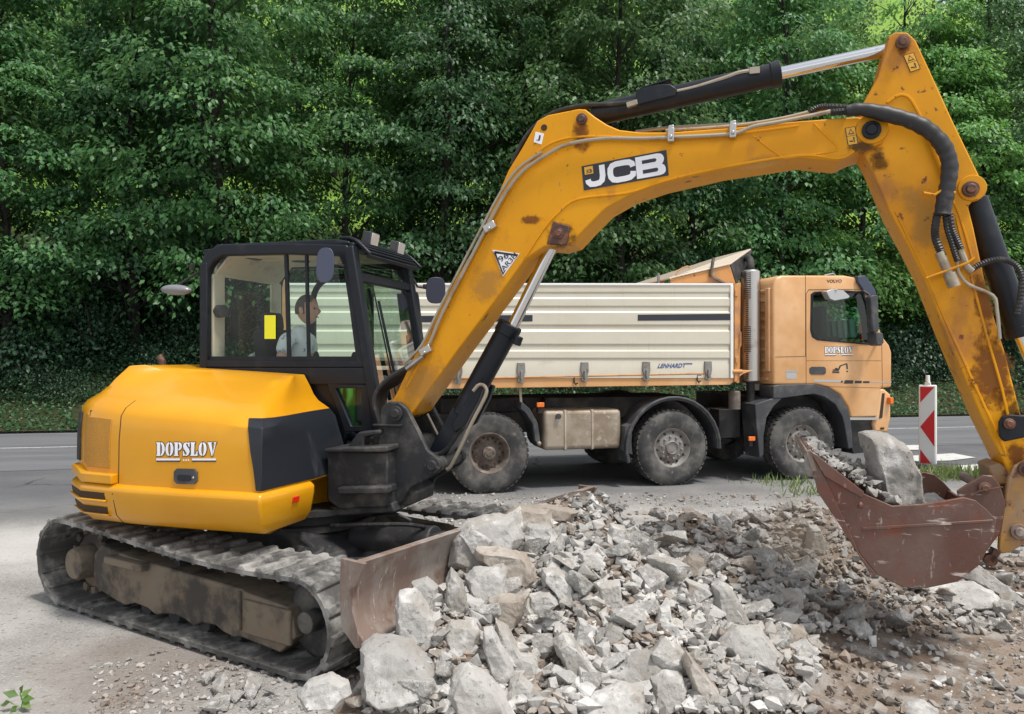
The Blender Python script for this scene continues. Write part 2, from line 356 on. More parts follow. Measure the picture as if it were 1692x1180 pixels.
# ---------------- undercarriage (turned 15 degrees against the house)
def make_track(vc, hw, name='track'):
    """rubber belt with lugs, side profile swept round two wheels"""
    u0, u1, r0, r1 = -1.24, 1.13, .300, .275
    path = []
    def pt(u, z, nx, nz): path.append((u, z, nx, nz))
    n = 12
    for i in range(n + 1):
        a = math.pi / 2 + math.pi * i / n; pt(u0 + r0 * math.cos(a), r0 + .03 + r0 * math.sin(a), math.cos(a), math.sin(a))
    k = 30
    for i in range(1, k): pt(u0 + (u1 - u0) * i / k, .03, 0, -1)
    for i in range(n + 1):
        a = -math.pi / 2 + math.pi * i / n; pt(u1 + r1 * math.cos(a), r1 + .03 + r1 * math.sin(a), math.cos(a), math.sin(a))
    z1 = 2 * r1 + .03; z0 = 2 * r0 + .03
    for i in range(1, k):
        f = i / k; pt(u1 + (u0 - u1) * f, z1 + (z0 - z1) * f - .035 * math.sin(math.pi * f) * (1 - f) * 2, 0, 1)
    mb = MB(); N_ = len(path)
    # belt: four profile lines (outer face and inner face), with a hump of lugs on the outside
    L = [0]
    for i in range(N_):
        a = path[i]; b = path[(i + 1) % N_]; L.append(L[-1] + math.hypot(a[0] - b[0], a[1] - b[1]))
    tot = L[-1]; nl = 44; step = tot / nl
    def at(s):
        s %= tot
        for i in range(N_):
            if L[i] <= s <= L[i + 1]:
                f = (s - L[i]) / max(L[i + 1] - L[i], 1e-9); a = path[i]; b = path[(i + 1) % N_]
                nx = a[2] + (b[2] - a[2]) * f; nz = a[3] + (b[3] - a[3]) * f; l = math.hypot(nx, nz) or 1
                return a[0] + (b[0] - a[0]) * f, a[1] + (b[1] - a[1]) * f, nx / l, nz / l
    m = nl * 4
    for i in range(m):
        p = at(i * tot / m); q = at((i + 1) * tot / m)
        vs = []
        for w in (p, q):
            for off in (-.026, .0):
                for v in (vc - hw, vc + hw): vs.append((w[0] + w[2] * off, v, w[1] + w[3] * off))
        mb.add(vs, [(0, 1, 5, 4), (2, 6, 7, 3), (0, 4, 6, 2), (1, 3, 7, 5)])
    # inner cleats (the ribs seen on the inside of the lower run)
    for i in range(nl):
        p = at(i * step); n_ = (p[2], p[3]); tdir = (-p[3], p[2])
        vs = []
        for off in (-.024, -.040):
            for ds in ((-.018, .018) if off > -.03 else (-.010, .010)):
                for v in (vc - hw + .01, vc + hw - .01): vs.append((p[0] + tdir[0] * ds + n_[0] * off, v, p[1] + tdir[1] * ds + n_[1] * off))
        mb.add(vs, [(0, 1, 3, 2), (4, 6, 7, 5), (0, 2, 6, 4), (1, 5, 7, 3), (0, 4, 5, 1), (2, 3, 7, 6)])
    belt = mb.build(name, M['rubber'], ex, rz=R(-15), weld=True, sharp=40)
    # lugs: two staggered rows, chamfered blocks
    lb = MB()
    for i in range(nl):
        for row in (0, 1):
            s = (i + .5 * row) * step
            va, vb = ((vc - hw - .002, vc + .012) if row == 0 else (vc - .012, vc + hw + .002))
            h = .022 + random.uniform(-.003, .003)
            skew = .018 if row == 0 else -.018
            vs = []
            for off, wd in ((-.004, .032), (h, .022)):
                for ds in (-wd, wd):
                    for j, v in enumerate((va + (.006 if off > 0 else 0), vb - (.006 if off > 0 else 0))):
                        mid = (j == (1 if row == 0 else 0))
                        p = at(s + ds + (skew if mid else 0))
                        vs.append((p[0] + p[2] * off, v, p[1] + p[3] * off))
            lb.add(vs, [(0, 1, 3, 2), (4, 6, 7, 5), (0, 2, 6, 4), (1, 5, 7, 3), (0, 4, 5, 1), (2, 3, 7, 6)])
    lo = lb.build('tread_lugs', M['rubber'], belt, bevel=.005, seg=1)
    return belt
for sgn in (-1, 1):
    vc = sgn * .925; hw = .225
    tr = make_track(vc, hw)
    vo = vc + sgn * .17; vi = vc - sgn * .12                # outer and inner faces of the track frame
    mb = MB()
    prof = [(-.98, .40), (-.90, .47), (-.55, .43), (.55, .40), (.60, .385), (.95, .36), (1.00, .31), (1.02, .20), (.90, .09), (.56, .115), (.50, .10), (.40, .115), (.33, .14), (.20, .135), (.12, .095), (.04, .12), (-.06, .135), (-.18, .12), (-.27, .095), (-.36, .125), (-.50, .135), (-.62, .10), (-.75, .12), (-.95, .16), (-1.0, .26)]
    mb.prism(prof, vo - sgn * .05, vi)
    mb.box((.80, vo - sgn * .045, .25), (.40, .03, .20)); mb.box((-.55, vo - sgn * .03, .40), (.42, .09, .05))
    mb.bar((.565, vo - sgn * .04, .16), (.565, vo - sgn * .04, .39), .02, .03)
    f = mb.build('track_frame', M['under'], ex, bevel=.012, rz=R(-15))
    g = MB()
    g.lathe([(.0, vo - sgn * .02), (.105, vo - sgn * .02), (.115, vo - sgn * .05), (.12, vo - sgn * .16), (.2, vo - sgn * .17), (.2, vi), (0, vi)], (-1.20, 0, .30), n=28)
    for k in range(13):
        a = k * 2 * math.pi / 13; g.box((-1.20 + .215 * math.cos(a), vc, .30 + .215 * math.sin(a)), (.05, .05, .05), Matrix.Rotation(-a, 3, 'Y'))
    g.build('drive_sprocket', M['under'], ex, bevel=.006, rz=R(-15))
    g = MB(); g.lathe([(0, vc - .05), (.21, vc - .05), (.215, vc - .03), (.245, vc - .02), (.245, vc + .02), (.215, vc + .03), (.21, vc + .05), (0, vc + .05)], (1.12, 0, .305), n=32)
    g.lathe([(0, vo - sgn * .03), (.06, vo - sgn * .03), (.065, vc), (0, vc)], (1.12, 0, .305), n=20)
    g.build('front_idler', M['cast'], ex, bevel=.004, rz=R(-15))
    for u in (-.72, -.42, -.12, .18, .48, .76):
        g = MB(); g.lathe([(0, vc - .09), (.055, vc - .09), (.07, vc - .05), (.05, vc - .04), (.05, vc + .04), (.07, vc + .05), (.055, vc + .09), (0, vc + .09)], (u, 0, .115), n=20)
        g.build('track_roller', M['cast'], ex, rz=R(-15))
    g = MB(); g.lathe([(0, vo - sgn * .08), (.045, vo - sgn * .08), (.045, vi), (0, vi)], (-.15, 0, .51), n=18); g.box((-.15, vc, .44), (.06, .1, .08))
    g.build('carrier_roller', M['cast'], ex, rz=R(-15))
mb = MB(); mb.prism([(-.55, .30), (-.45, .52), (-.3, .58), (.35, .58), (.62, .46), (.68, .30), (.4, .24), (-.4, .24)], -.42, .42)
for sgn in (-1, 1):
    for u in (-.45, .45):
        mb.add([(u - .14, sgn * .38, .28), (u + .14, sgn * .38, .28), (u + .14, sgn * .38, .52), (u - .14, sgn * .38, .52), (u - .12, sgn * .75, .22), (u + .12, sgn * .75, .22), (u + .12, sgn * .75, .37), (u - .12, sgn * .75, .37)],
               [(0, 1, 2, 3), (4, 7, 6, 5), (0, 4, 5, 1), (3, 2, 6, 7), (0, 3, 7, 4), (1, 5, 6, 2)])
mb.build('undercarriage_body', M['cast'], ex, bevel=.02, rz=R(-15))
mb = MB(); mb.lathe([(0, .56), (.50, .56), (.50, .60), (.46, .61), (.46, .67), (.54, .68), (.54, .72), (0, .72)], axis='z', n=48); mb.build('slew_ring', M['chassis'], ex)
# dozer blade
u0 = 1.60
prof_f = [(u0 + .02, .74), (u0 + .085, .745), (u0 + .055, .68), (u0 + .015, .56), (u0 + .005, .46), (u0 + .03, .36), (u0 + .10, .28), (u0 + .06, .27), (u0 - .02, .34), (u0 - .05, .46), (u0 - .035, .58), (u0 + 0, .68)]
mb = MB(); mb.prism([(a, .34 + (b - .27) * .41 / .47) for a, b in prof_f], -1.20, 1.42)
bl = mb.build('dozer_blade', M['blade'], ex, bevel=.004, rz=R(-15), sharp=50)
for v in (-1.205, 1.42):
    mb = MB(); mb.prism([(u0 - .06, .755), (u0 + .10, .75), (u0 + .03, .62), (u0 + .02, .50), (u0 + .06, .40), (u0 + .12, .335), (u0 + .04, .32), (u0 - .05, .40), (u0 - .07, .54)], v - .012, v + .012); mb.build('end_plate', M['blade'], bl, bevel=.003)
mb = MB()
for s in (-1, 1): mb.mark(); mb.prism([(.50, .30), (.55, .42), (u0 - .05, .58), (u0 - .02, .36), (u0 - .1, .32)], s * .36 - .05, s * .36 + .05)
mb.box((u0 - .10, 0, .46), (.10, .9, .14))
mb.build_each('blade_arm', M['cast'], ex, bevel=.012, rz=R(-15))
mb = MB(); mb.cyl((.55, -.06, .50), (1.25, -.06, .585), .085, 24); mb.box((1.32, -.06, .57), (.12, .14, .12)); mb.lathe([(0, -.17), (.05, -.17), (.05, .05), (0, .05)], (u0 - .13, 0, .56), n=16)
mb.build('blade_cylinder', M['cast'], ex, bevel=.01, rz=R(-15))
mb = MB(); mb.cyl((1.25, -.06, .585), (u0 - .10, -.06, .56), .035, 16); mb.build('blade_rod', M['chrome'], ex, rz=R(-15))
mb = MB(); mb.hose([(.5, -.25, .62), (.85, -.22, .66), (1.1, -.17, .68), (1.2, -.10, .66)], .014); mb.hose([(.5, .1, .62), (.8, .02, .69), (1.0, -.0, .66)], .012); mb.build('blade_hose', M['hose'], ex, rz=R(-15))

# ---------------- house body
OUT = [(.40, -.03), (.43, -.60), (.365, -1.10), (-.10, -1.115), (-.60, -1.11), (-1.02, -1.06), (-1.29, -.88), (-1.44, -.45), (-1.49, 0), (-1.44, .45), (-1.29, .88), (-1.02, 1.05)]
def inward(P):
    res = []
    for i in range(len(P)):
        a = Vector(P[max(i - 1, 0)]); c = Vector(P[min(i + 1, len(P) - 1)]); d = (c - a).normalized()
        n = Vector((d.y, -d.x)); ctr = Vector((-.45, -.1)) - Vector(P[i])
        if n.dot(ctr) < 0: n = -n
        res.append(n)
    res[0] = Vector((-1, 0)); res[1] = Vector((-1, 1.0)); res[2] = Vector((-.35, 1.0)); res[-1] = Vector((0, -1))
    return res
INW = inward(OUT)
UPL = [(.955, .045), (1.25, .05), (1.405, .065), (1.455, .10), (1.505, .18), (1.60, .48), (1.69, .84)]
def usurf(a, z, off=0.0):
    f = max(0, min(1, (z - 1.40) / .07))
    if f == 0 or a > 3.0: return usurf0(a, z, off)
    w = .55 * min(1, (3.0 - a) / .5) * min(1, a / .5); P = [Vector(usurf0(min(max(a + d * w, 0), 11), z, off)) for d in (-1, -.5, 0, .5, 1)]
    q = (P[0] + P[1] * 2 + P[2] * 2 + P[3] * 2 + P[4]) / 8; return tuple(P[2] * (1 - f) + q * f)
def usurf0(a, z, off=0.0):
    """point on the upper hood: a = float index along OUT"""
    for i in range(len(UPL) - 1):
        if z <= UPL[i + 1][0] or i == len(UPL) - 2: break
    f = (z - UPL[i][0]) / (UPL[i + 1][0] - UPL[i][0]); ins = UPL[i][1] + (UPL[i + 1][1] - UPL[i][1]) * f - off
    k = min(int(a), len(OUT) - 2); g = a - k
    def q(k):
        w = ins if ins < .2 else .2 + (ins - .2) * (.25 if k > 5 else .55 if k == 5 else 1.0 if k > 2 else .9 if k == 2 else .1)
        if k < 2: w += .10 * max(0, z - .955) / .5
        return Vector(OUT[k]) + INW[k] * w
    p = q(k) * (1 - g) + q(k + 1) * g
    dz = -.065 * max(0, min(1, (p.x + 1.0) / 1.3)) * (1 if z > 1.3 else max(0, (z - 1.1) / .2))
    if a > 5: dz += .02
    return (p.x, p.y, z + dz)
AS = [0, .25, .5, .75, 1, 1.25, 1.5, 1.75, 2, 2.2, 2.4, 2.6, 2.8, 3, 4, 4.5, 5, 5.5, 6, 7, 8, 9, 10, 11]; ZS = [.955, 1.06, 1.10, 1.25, 1.33, 1.405, 1.455, 1.505, 1.55, 1.60, 1.65, 1.69]
mb = MB(); n = len(AS); vs = []
for z in ZS:
    vs += [usurf(i, z) for i in AS]
    zt = usurf(11, z)[2]
    vs += [(-1.0, .95 if z < 1.5 else .75, zt), (-1.0, -.02, z), (usurf(0, z)[0], -.015, usurf(0, z)[2])]
m = n + 3
fs = [(r * m + i, r * m + (i + 1) % m, (r + 1) * m + (i + 1) % m, (r + 1) * m + i) for r in range(len(ZS) - 1) for i in range(m)]
fs.append(tuple(range((len(ZS) - 1) * m, len(ZS) * m)))
mb.add(vs, fs); hood = mb.build('engine_hood', M['yellow'], ex, bevel=.03, seg=4, sharp=60)
LOW = [(.67, .20), (.70, .08), (.76, .03), (.89, .0), (.93, .0), (.955, .03)]
BEL = [(.12, -.25), (.43, -.60)] + OUT[2:] + [(-.4, 1.08), (.42, 1.08), (.45, .2)]
mb = MB(); m = len(BEL); vs = []
inw2 = [Vector((0, 0)), Vector((-1, .2))] + [INW[i] for i in range(2, len(OUT))] + [Vector((0, -1)), Vector((-.5, -.5)), Vector((-1, 0))]
for z, ins in LOW: vs += [(BEL[i][0] + inw2[i].x * ins, BEL[i][1] + inw2[i].y * ins, z) for i in range(m)]
fs = [(r * m + i, r * m + (i + 1) % m, (r + 1) * m + (i + 1) % m, (r + 1) * m + i) for r in range(len(LOW) - 1) for i in range(m)]
fs += [tuple(range(m)), tuple(range((len(LOW) - 1) * m, len(LOW) * m))]
mb.add(vs, fs); cw = mb.build('counterweight', M['yellow'], ex, bevel=.016, seg=3, sharp=45)
def lsurf(a, z, off=0.):
    for i in range(len(LOW) - 1):
        if z <= LOW[i + 1][0] or i == len(LOW) - 2: break
    f = (z - LOW[i][0]) / (LOW[i + 1][0] - LOW[i][0]); ins = LOW[i][1] + (LOW[i + 1][1] - LOW[i][1]) * f - off
    k = min(int(a), len(OUT) - 2); g = a - k
    P = BEL[:2] + OUT[2:]
    p = (Vector(P[k]) + inw2[k] * ins) * (1 - g) + (Vector(P[k + 1]) + inw2[k + 1] * ins) * g
    return (p.x, p.y, z)
def patch(sf, cols, rows, off, mb=None):
    """cols: list of functions z -> a (float index) ; rows: z values"""
    mb = mb or MB(); nc = len(cols); vs = []
    for o in (off, -.02):
        for z in rows: vs += [sf(c(z) if callable(c) else c, z, o) for c in cols]
    nr = len(rows); S = nr * nc; fs = []
    for r in range(nr - 1):
        for c in range(nc - 1):
            i = r * nc + c; fs += [(i, i + 1, i + nc + 1, i + nc), (S + i, S + i + nc, S + i + nc + 1, S + i + 1)]
    per = [c for c in range(nc)] + [r * nc + nc - 1 for r in range(1, nr)] + [(nr - 1) * nc + c for c in range(nc - 2, -1, -1)] + [r * nc for r in range(nr - 2, 0, -1)]
    for a, b in zip(per, per[1:] + per[:1]): fs.append((a, b, S + b, S + a))
    return mb.add(vs, fs)
# dark engine cover at the front corner
lf = lambda z: 2.0 + .10 + .14 * (z - 1.0) / .45
patch(usurf, [.0, .25, .5, .75, 1.0, 1.25, 1.5, 1.75, 2.0, lf], [.965, 1.06, 1.10, 1.25, 1.33, 1.405, 1.455], .012).build('side_cover', M['panel'], ex, bevel=.004, sharp=40)
patch(usurf, [4.34, 4.7, 5.0, 5.5, 6, 6.5, 7, 8, 9, 10, 10.9], [.956, 1.0, 1.02], .044).build('corner_casting', M['yellow'], ex, bevel=.010, seg=3, sharp=45)
# grille and louvres on the rear corner
M['grille'] = mat('perforated_yellow_grille', (.50, .235, .02), .6, 0, [((.40, .18, .02), 160, .45, .6, 1)], (260, .4, .003))
patch(usurf, [4.50, 4.75, 5.0, 5.2, 5.35], [1.05, 1.15, 1.25, 1.38], .006).build('rear_grille', M['grille'], ex, bevel=.004)
patch(usurf, [5.75, 6, 6.5, 7, 8, 9, 10], [1.05, 1.15, 1.25, 1.38], .014).build('rear_intake', M['chassis'], ex, bevel=.004)
M['hole'] = mat('painted_gap_shade', (.05, .028, .012), .8)  # dark colour stands in for the shade inside slots, holes and seams
for zz in (.755, .85):
    patch(lsurf, [4.48, 4.75, 5.0, 5.5, 5.9], [zz, zz + .05], .004).build('vent_slot', M['hole'], ex)
    q = patch(lsurf, [4.46, 4.75, 5.0, 5.5, 6.0], [zz - .012, zz + .004], .020); q.build('vent_ledge', M['yellow'], ex, bevel=.005)
# seams
mb = MB(); patch(usurf, [4.30, 4.315], [.96, 1.25, 1.405, 1.455, 1.5], .0016, mb); patch(lsurf, [4.30, 4.315], [.70, .76, .90, .95], .0016, mb)
patch(usurf, [5.02, 5.035], [1.03, 1.3, 1.40], .0016, mb)
mb.build('panel_seam', M['hole'], ex)
# lock and reflector on the belt / hood
def edecal(q, v, slope=0.0, z0=1.03, lift=.004):
    f = bil(q)
    def g(x, y):
        px, py = f(x, y); vv = v
        for _ in range(5):
            p = E.px(px, py, vv); vv = v + slope * (p[2] - z0)
        return (p[0], vv - lift, p[2])
    return g
HV, HS = -1.068, .075
from mathutils.bvhtree import BVHTree
def surf_proj(o, fr, root):
    bv = BVHTree.FromPolygons([v.co[:] for v in o.data.vertices], [tuple(p.vertices) for p in o.data.polygons])
    eye = Matrix.Rotation(-R(fr.deg), 3, 'Z') @ (Vector((0, 0, CAMH)) - Vector((fr.o[0], fr.o[1], 0)))
    def g(px, py, lift):
        d = Matrix.Rotation(-R(fr.deg), 3, 'Z') @ Vector(((px - CX) / FPX, 1, (CY - py) / FPX))
        h = bv.ray_cast(eye, d.normalized())
        if h[0] is None: h = bv.find_nearest(eye + d * 4.7)
        n = h[1] if h[1].dot(d) < 0 else -h[1]
        return tuple(h[0] + n * lift)
    return g
hproj = surf_proj(hood, E, ex)
def hdec(q, lift):
    f = bil(q); return lambda x, y: hproj(*f(x, y), lift)
def slab(fmap, polys, th):
    mb = MB()
    for P in polys:
        k = len(P); tri = geometry.tessellate_polygon([[Vector((p[0], p[1], 0)) for p in P]])
        fr = [Vector(fmap(p[0], p[1])) for p in P]; bk = [p + Vector((0, th, 0)) for p in fr]
        mb.add(fr + bk, [tuple(t) for t in tri] + [tuple(i + k for i in t[::-1]) for t in tri] + [(i, (i + 1) % k, k + (i + 1) % k, k + i) for i in range(k)])
    return mb
rr_ = [(.12, 0), (.88, 0), (1, .2), (1, .8), (.88, 1), (.12, 1), (0, .8), (0, .2)]
lk = slab(hdec([(289, 774), (327, 775), (327, 800), (289, 799)], .012), [rr_], .03).build('door_lock', M['plastic'], ex, bevel=.002)
slab(hdec([(296, 784), (318, 785), (318, 795), (296, 794)], .016), [rr_], .01).build('lock_handle', M['black'], lk)
q = MB(); a0 = hdec([(319, 786), (325, 786), (325, 792), (319, 792)], .016)(.5, .5); q.ell(a0, (.008, .004, .008)); q.build('key_barrel', M['steel'], lk)
p = lsurf(1.38, .93, .006); q = MB(); patch(lsurf, [1.30, 1.42], [.85, .89], .008, q); q.build('side_reflector', M['redlens'], ex, bevel=.003)
# ---- lettering (stencil serif)
def arc(cx, cy, rx, ry, a0, a1, n=10): return [(cx + rx * math.cos(R(a0 + (a1 - a0) * i / n)), cy + ry * math.sin(R(a0 + (a1 - a0) * i / n))) for i in range(n + 1)]
G = {
 'D': (.66, [[(0, 0), (.30, 0), (.30, 1), (0, 1), (0, .93), (.06, .90), (.06, .10), (0, .07)], [(.36, 0)] + arc(.36, .5, .30, .5, -75, 75) + [(.36, 1), (.36, .90)] + arc(.36, .5, .10, .38, 70, -70) + [(.36, .1)]]),
 'O': (.66, [arc(.30, .5, .28, .5, 92, 268) + [(.30, .10)] + arc(.30, .5, .07, .38, 255, 105) + [(.30, .9)], arc(.36, .5, .28, .5, -88, 88) + [(.36, .9)] + arc(.36, .5, .07, .38, 75, -75) + [(.36, .1)]]),
 'P': (.62, [[(0, 0), (.34, 0), (.34, .07), (.28, .10), (.28, 1), (0, 1), (0, .93), (.05, .90), (.05, .10), (0, .07)], [(.34, .40)] + arc(.34, .70, .27, .30, -75, 75) + [(.34, 1), (.34, .90)] + arc(.34, .70, .08, .18, 70, -70) + [(.34, .50)]]),
 'S': (.58, [[(.04, .36), (.08, .36), (.16, .12), (.28, .06), (.34, .14), (.30, .26), (.08, .55), (.04, .74), (.12, .94), (.28, 1.0), (.42, .94), (.50, 1), (.54, 1), (.54, .66), (.50, .66), (.42, .86), (.32, .92), (.26, .86), (.30, .74), (.50, .50), (.56, .30), (.48, .08), (.32, 0), (.18, .04), (.10, 0), (.04, 0)]]),
 'L': (.58, [[(0, 0), (.56, 0), (.56, .36), (.52, .36), (.42, .12), (.30, .08), (.30, .90), (.36, .93), (.36, 1), (0, 1), (0, .93), (.05, .90), (.05, .10), (0, .07)]]),
 'V': (.70, [[(0, 1), (.36, 1), (.36, .94), (.30, .92), (.42, .38), (.42, 0), (.36, 0), (.06, .92), (0, .94)], [(.46, .06), (.46, .34), (.58, .90), (.50, .94), (.50, 1), (.70, 1), (.70, .94), (.66, .92)]]),
}
def word_polys(word, gap=.05):
    x = 0; out = []
    for ch in word:
        w, P = G[ch]
        for p in P: out.append([(a + x, b) for a, b in p])
        x += w + gap
    return [[(a / (x - gap), b) for a, b in p] for p in out], x - gap
def lettering(fm_dark, fm_light, parent, name='company_name', th=.002, bar=True):
    P, wid = word_polys('DOPSLOV'); asp = 1.0
    dk = [[(a, b) for a, b in p] for p in P]
    D = []
    for p in dk:
        s = [(a * wid, b) for a, b in p]; o = offset_poly(s, .055); D.append([(a / wid, b) for a, b in o])
    Y0 = .30
    sq = lambda ps: [[(a, Y0 + b * (1 - Y0)) for a, b in p] for p in ps]
    Bd = []; Bl = []
    if bar:
        Bd = [[(0, 0), (.40, 0), (.40, .16), (0, .16)], [(.60, 0), (1, 0), (1, .16), (.60, .16)]]
        Bl = [[(0, .07), (.395, .07), (.395, .17), (0, .17)], [(.60, .07), (1, .07), (1, .17), (.60, .17)], [(.45, .05), (.47, .05), (.47, .13), (.45, .13)], [(.49, .05), (.51, .05), (.51, .13), (.49, .13)], [(.53, .05), (.55, .05), (.55, .13), (.53, .13)]]
    o = slab(fm_dark, sq(D) + Bd, th).build(name, M['decal_dark'], parent)
    slab(fm_light, sq(P) + Bl, th).build('letters', M['decal_white'], o)
    return o
q4 = [(259, 731), (358, 731), (357, 763), (259, 763)]
lettering(hdec(q4, .0022), hdec(q4, .0042), hood)

# ---------------- cab
def cz(px_, py_): return E.px(px_, py_, 0.0)
CR, CFt, CFb = -.955, .33, .47
mb = MB()
outer = [(329, 607), (329, 450), (334, 428), (345, 412), (364, 404), (470, 402), (572, 404), (583, 420), (596, 500), (611, 607)]
inner = [(342, 596), (341, 462), (345, 443), (354, 430), (368, 422), (470, 420), (560, 423), (566, 440), (576, 505), (588, 597)]
mb.ring(ep(outer, 0), ep(inner, 0), 0, .07)
mb.ring([(a, b) for a, b in ep(outer, 0)], [(a, b) for a, b in ep(inner, 0)], .95, 1.02)
# lower cab panels: near side down to the floor, with a small window hole
lo = [(329, 607), (548, 607), (611, 607), (617, 660), (617, 712), (575, 714), (560, 690), (540, 640)]
mb.prism(ep([(329, 607), (611, 607), (614, 636), (340, 636)], 0), 0, .07)
mb.ring(ep([(540, 634), (614, 636), (618, 712), (570, 714)], .0), ep([(554, 642), (597, 642), (596, 704), (580, 704)], .0), 0.0, .06)
mb.prism([(CR, 1.0), (.50, 1.0), (.50, 1.66), (CR, 1.66)], .96, 1.02)
mb.box((CR + .02, .51, 1.35), (.05, .98, .70)); mb.box((-.2, .51, 1.02), (1.42, .98, .05))
# rear posts + header, roof
zt = E.px(470, 402, 0)[2]; z_b = E.px(470, 420, 0)[2]
for v in (.03, .98): mb.bar((CR + .035, v, 1.66), (CR + .035, v, zt - .12), .07, .07, (0, 1, 0))
mb.bar((CR + .06, .03, zt - .06), (CR + .06, .98, zt - .06), .10, .10)
mb.prism(ep([(490, 600), (545, 634), (573, 716), (560, 760), (480, 760)], .03), .03, .08)
cabf = mb.build('cab_frame', M['black'], ex, bevel=.010, seg=2)
mb = MB(); ro = [(CR + .10, zt - .005), (CR + .14, zt + .022), (.22, zt + .018), (.34, zt - .005), (.34, zt - .03), (CR + .10, zt - .03)]
mb.prism(ro, .02, 1.0); mb.build('cab_roof', M['black'], ex, bevel=.012)
mb = MB(); mb.box((-.33, .51, zt - .045), (1.18, .86, .03)); 
mb.box((CR + .075, .12, 1.95), (.03, .14, .95)); mb.box((CR + .075, .90, 1.95), (.03, .14, .95)); mb.box((CR + .075, .51, 2.47), (.03, .86, .12)); mb.bar((CR + .07, .51, 2.42), (CR + .22, .51, 2.58), .86, .02)
hl = mb.build('headliner', M['lining'], ex, bevel=.01)
mb = MB()
for (uu, vv) in ((-.72, .34), (-.42, .58)): mb.lathe([(0, zt - .062), (.075, zt - .062), (.08, zt - .060), (.08, zt - .055)], (uu, vv, 0), 'z', 24)
mb.build_each('speaker', M['seat'], hl)
# front frame: windscreen pillars, header, cross bar and upper glass
tn = Vector(E.px(583, 412, 0.03)); 
def fu(z): return CFt + .02 + (2.55 - z) * (.15 / .85)          # raked front plane
mb = MB()
for v in (.035, .985):
    mb.bar((fu(2.58), v, 2.58), (fu(1.02), v, 1.02), .075, .085, (0, 1, 0))
mb.bar((fu(2.36), .03, 2.36), (fu(2.36), .98, 2.36), .05, .07); mb.bar((fu(1.10), .03, 1.10), (fu(1.10), .98, 1.10), .06, .16)
mb.bar((fu(2.60) - .02, .03, 2.59), (fu(2.60) - .02, .98, 2.59), .10, .05)
mb.build('windscreen_frame', M['black'], ex, bevel=.012)
def gl(name, pts, m):
    mb = MB(); mb.add(pts, [tuple(range(len(pts)))]); return mb.build(name, m, ex)
gl('windscreen', [(fu(1.15), .07, 1.15), (fu(1.15), .95, 1.15), (fu(2.34), .95, 2.34), (fu(2.34), .07, 2.34)], M['glassw'])
gl('upper_windscreen', [(fu(2.39) + .01, .06, 2.39), (fu(2.39) + .01, .96, 2.39), (fu(2.58) - .05, .96, 2.575), (fu(2.58) - .05, .06, 2.575)], M['glassw'])
I = ep(inner, .03)
def grow(L, k):
    cx = sum(p[0] for p in L) / len(L); cz_ = sum(p[1] for p in L) / len(L)
    return [(cx + (p[0] - cx) * k, cz_ + (p[1] - cz_) * k) for p in L]
sw = MB(); sw.add([(a, .035, b) for a, b in grow(I, 1.02)], [tuple(range(len(I)))]); swo = sw.build('side_window', M['glassn'], ex)
sw = MB(); sw.add([(a, .985, b) for a, b in grow(I, 1.02)], [tuple(range(len(I)))]); sw.build('door_window', M['glass'], ex)
gl('rear_window', [(CR + .03, .16, 1.68), (CR + .03, .86, 1.68), (CR + .03, .86, 2.44), (CR + .03, .16, 2.44)], M['glass'])
L2 = [E.px(a, b, .03) for a, b in [(553, 641), (598, 641), (597, 705), (579, 705)]]; gl('lower_window', L2, M['glass'])
mb = MB(); k1 = [(469, 421), (474, 421), (479, 597), (474, 597)]; k2 = [(503, 421), (507, 421), (511, 597), (507, 597)]
for k in (k1, k2): mb.prism(ep(k, .02), .022, .045)
mb.prism(ep([(342, 589), (590, 589), (590, 601), (342, 601)], .02), .018, .05)
mb.build_each('window_slider', M['black'], swo)
slab(edecal([(437, 521), (455, 521), (455, 560), (437, 560)], .022, 0, 1, 0), [[(0, 0), (1, 0), (1, 1), (0, 1)]], .004).build('yellow_sticker', M['yelplate'], swo)
mb = MB()     # inner sliding pane outline and far door frame seen through the cab
mb.bar((.02, .93, 1.60), (.02, .93, 2.52), .09, .04, (0, 1, 0)); mb.bar((-.52, .93, 1.60), (-.52, .93, 2.2), .05, .04, (0, 1, 0))
mb.tube([(-.52, .92, 2.15), (-.50, .92, 2.33), (-.40, .92, 2.44), (-.2, .92, 2.47), (.02, .92, 2.47)], .028, 8, smooth=4)
mb.build('door_frame', M['black'], ex, bevel=.006)
# interior: seat, console, levers, steering pod
mb = MB()
mb.box((-.36, .50, 1.40), (.48, .46, .14)); mb.box((-.60, .50, 1.72), (.12, .44, .56), Matrix.Rotation(R(-8), 3, 'Y')); mb.box((-.64, .50, 2.06), (.09, .24, .16), Matrix.Rotation(R(-8), 3, 'Y'))
mb.box((-.36, .50, 1.20), (.40, .40, .28))
mb.build('operator_seat', M['seat'], ex, bevel=.04, seg=3)
mb = MB()
for v in (.20, .80): mb.box((-.28, v, 1.56), (.46, .11, .10)); 
mb.box((.38, .30, 1.45), (.14, .30, .35)); mb.box((-.78, .5, 1.45), (.22, .86, .35))
mb.build_each('side_console', M['plastic'], ex, bevel=.02, seg=2)
for v in (.20, .80):
    mb = MB(); mb.tube([(-.06, v, 1.6), (-.05, v, 1.72)], .012, 8); mb.ell((-.045, v, 1.76), (.026, .026, .055)); mb.build('joystick', M['black'], ex)
mb = MB(); mb.ell((.20, .40, 1.64), (.16, .13, .055)); mb.build('instrument_pod', M['shirt'], ex)
mb = MB(); mb.ell((CR + .17, .55, 1.72), (.08, .20, .10)); mb.box((CR + .14, .62, 1.66), (.10, .44, .10)); mb.build('folded_cloth', M['silver'], ex, bevel=.02)
for zz in (2.13, 1.72):
    mb = MB(); mb.cyl((CR + .09, .10, zz), (CR + .16, .08, zz), .05, 20); mb.build('air_vent', M['seat'], ex)
